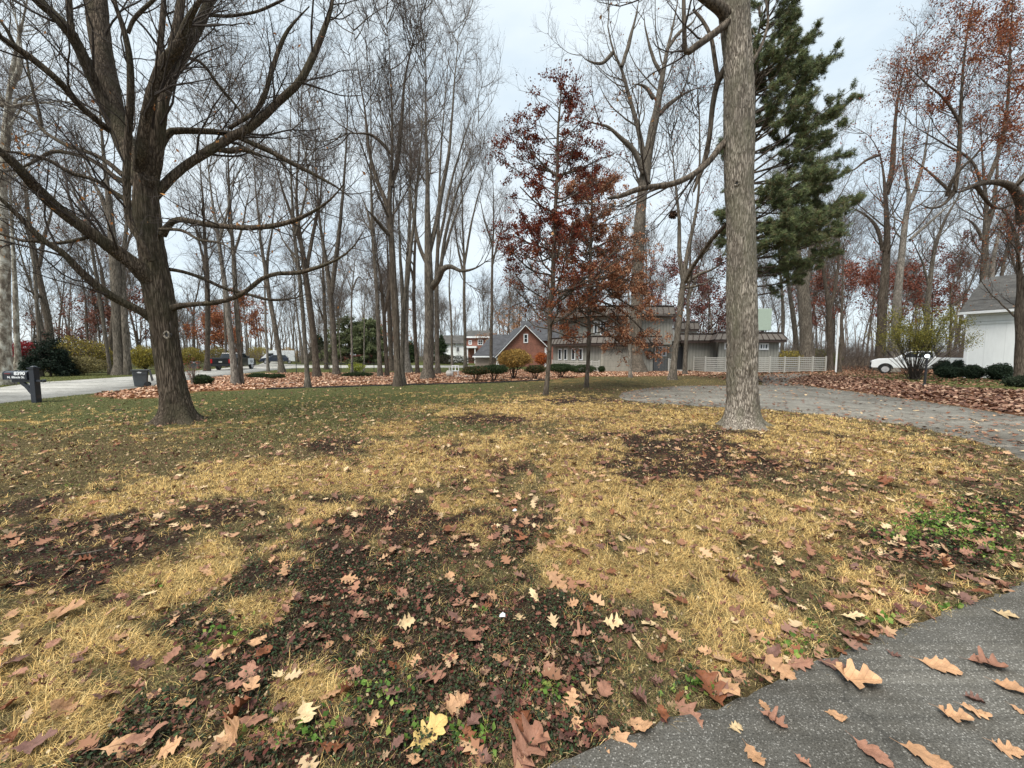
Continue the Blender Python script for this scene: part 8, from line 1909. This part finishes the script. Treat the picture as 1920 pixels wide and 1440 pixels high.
# undergrowth thickets
def thicket(name, label, pxr, Yr, n, h, seed, mat='twig', leaves=None):
    rng = np.random.default_rng(seed); Y = rng.uniform(*Yr, n); px_ = rng.uniform(*pxr, n); x = (px_ - CX) / FPX * Y
    ok = ~inpoly(x, Y, ROAD); x, Y = x[ok], Y[ok]; n = len(x); K = 5
    P = np.zeros((n, K, 3)); P[:, 0, 0], P[:, 0, 1] = x, Y; dd = rng.normal(size=(n, 3)) * .4; dd[:, 2] = 1; dd = nrm(dd); Hh = rng.uniform(.4, 1.1, n) * h
    for k in range(1, K): P[:, k] = P[:, k - 1] + dd * (Hh / (K - 1))[:, None]; dd = nrm(dd + rng.normal(size=(n, 3)) * .18)
    R = np.linspace(1, .3, K)[None] * rng.uniform(.012, .03, n)[:, None]
    a1, q1 = spawn(P, R, rng, 3, t0=.2, ang=(25, 60), rr=(.5, .8), K=4, wig=.15, up=.05, rmin=.010, lf=.8, cap=int(n * 8))
    a2, q2 = spawn(a1, q1, rng, 2.5, t0=.2, ang=(25, 60), rr=(.6, .9), K=3, wig=.15, up=.05, rmin=.009, lf=.8, cap=int(n * 14))
    prop(put(name, tube_mesh(name, [(P, R, 3), (a1, q1, 3), (a2, q2, 3)], M[mat], smooth=False)), label, 'undergrowth', None, 'stuff')
thicket('undergrowth', 'bare twiggy undergrowth in the woods beyond the left road', (-520, 640), (52, 105), 2300, 4.0, 501)
thicket('undergrowth', 'bare twiggy undergrowth behind the fence and the white pickup', (1440, 2000), (40, 80), 1700, 3.6, 502)
thicket('undergrowth', 'pale twiggy undergrowth between the evergreens and the brick houses', (560, 1060), (96, 125), 1300, 6.0, 503, 'twig_pale')
thicket('undergrowth', 'bare brown undergrowth behind the grey house', (1060, 1440), (60, 95), 1000, 6.0, 504)

# the person walking on the far road, and a leafy nest
def person(label, px_, Y, h, yaw, top, legs):
    x = Xp(px_, Y); r = thing('person', label, 'person', (x, Y, .014), yaw)
    J = {'pel': (0, 0, .94), 'sp': (0, 0, 1.2), 'neck': (0, 0, 1.46), 'hd': (0, -.02, 1.58), 'top': (0, -.02, 1.72), 'lh': (.1, 0, .9), 'lk': (.11, -.12, .5), 'la': (.11, -.06, .08), 'lt': (.12, -.2, .04), 'rh': (-.1, 0, .9), 'rk': (-.11, .08, .5), 'ra': (-.11, .24, .1), 'rt': (-.12, .12, .03),
         'ls': (.2, 0, 1.4), 'le': (.26, .06, 1.12), 'lw': (.25, -.08, .88), 'rs': (-.2, 0, 1.4), 're': (-.26, -.05, 1.12), 'rw': (-.24, -.16, .9)}
    E = [('pel', 'sp'), ('sp', 'neck'), ('neck', 'hd'), ('hd', 'top'), ('pel', 'lh'), ('lh', 'lk'), ('lk', 'la'), ('la', 'lt'), ('pel', 'rh'), ('rh', 'rk'), ('rk', 'ra'), ('ra', 'rt'), ('neck', 'ls'), ('ls', 'le'), ('le', 'lw'), ('neck', 'rs'), ('rs', 're'), ('re', 'rw')]
    RD = dict(pel=.15, sp=.16, neck=.07, hd=.10, top=.07, lh=.10, lk=.07, la=.045, lt=.04, rh=.10, rk=.07, ra=.045, rt=.04, ls=.085, le=.06, lw=.04, rs=.085, re=.06, rw=.04)
    ks = list(J); me = bpy.data.meshes.new('body'); me.from_pydata([tuple(c * h / 1.75 for c in J[k]) for k in ks], [(ks.index(a), ks.index(b)) for a, b in E], [])
    o = bpy.data.objects.new('tmp', me); COL.objects.link(o); md = o.modifiers.new('s', 'SKIN'); o.modifiers.new('d', 'SUBSURF').levels = 1
    for i, k in enumerate(ks): me.skin_vertices[0].data[i].radius = (RD[k], RD[k]); me.skin_vertices[0].data[i].use_root = (k == 'pel')
    dg = bpy.context.evaluated_depsgraph_get(); m2 = bpy.data.meshes.new_from_object(o.evaluated_get(dg)); bpy.data.objects.remove(o)
    for mm in (top, legs, M['skin']): m2.materials.append(mm)
    for f in m2.polygons: f.material_index = 1 if f.center.z < .92 * h / 1.75 else (2 if f.center.z > 1.5 * h / 1.75 else 0); f.use_smooth = True
    put('body', m2, r)
    bm = bmesh.new(); bmesh.ops.create_uvsphere(bm, u_segments=14, v_segments=8, radius=.115); [bm.verts.remove(v) for v in [v for v in bm.verts if v.co.z < -.02]]; me = bpy.data.meshes.new('hair'); bm.to_mesh(me); bm.free(); me.materials.append(M['twig_dark']); put('hair', me, r, (0, 0, 1.64 * h / 1.75))
M['skin'] = solid('skin', (.5, .33, .25), .6)
person('person in dark clothes walking on the far left road beside the black pickup', 492, 86, 1.76, .5, solid('dark_coat', (.03, .03, .035), .8), solid('dark_trousers', (.035, .035, .045), .8))
rng = np.random.default_rng(15); nc = at(1262, 402, 19.5)
ns_ = thing('squirrel_nest', 'round dark leaf nest high in the bare branches left of the near oak trunk', 'nest', tuple(nc))
C = nrm(rng.normal(size=(700, 3))) * .16 * rng.uniform(.5, 1.1, (700, 1)); V, F = leafquads(C, np.full(700, .10), rng); put('leaves', mesh_np('leaves', V, [F], M['leaf'], col=pick(rng, 700, [(.07, .04, .028), (.12, .07, .045), (.04, .025, .02)])), ns_)
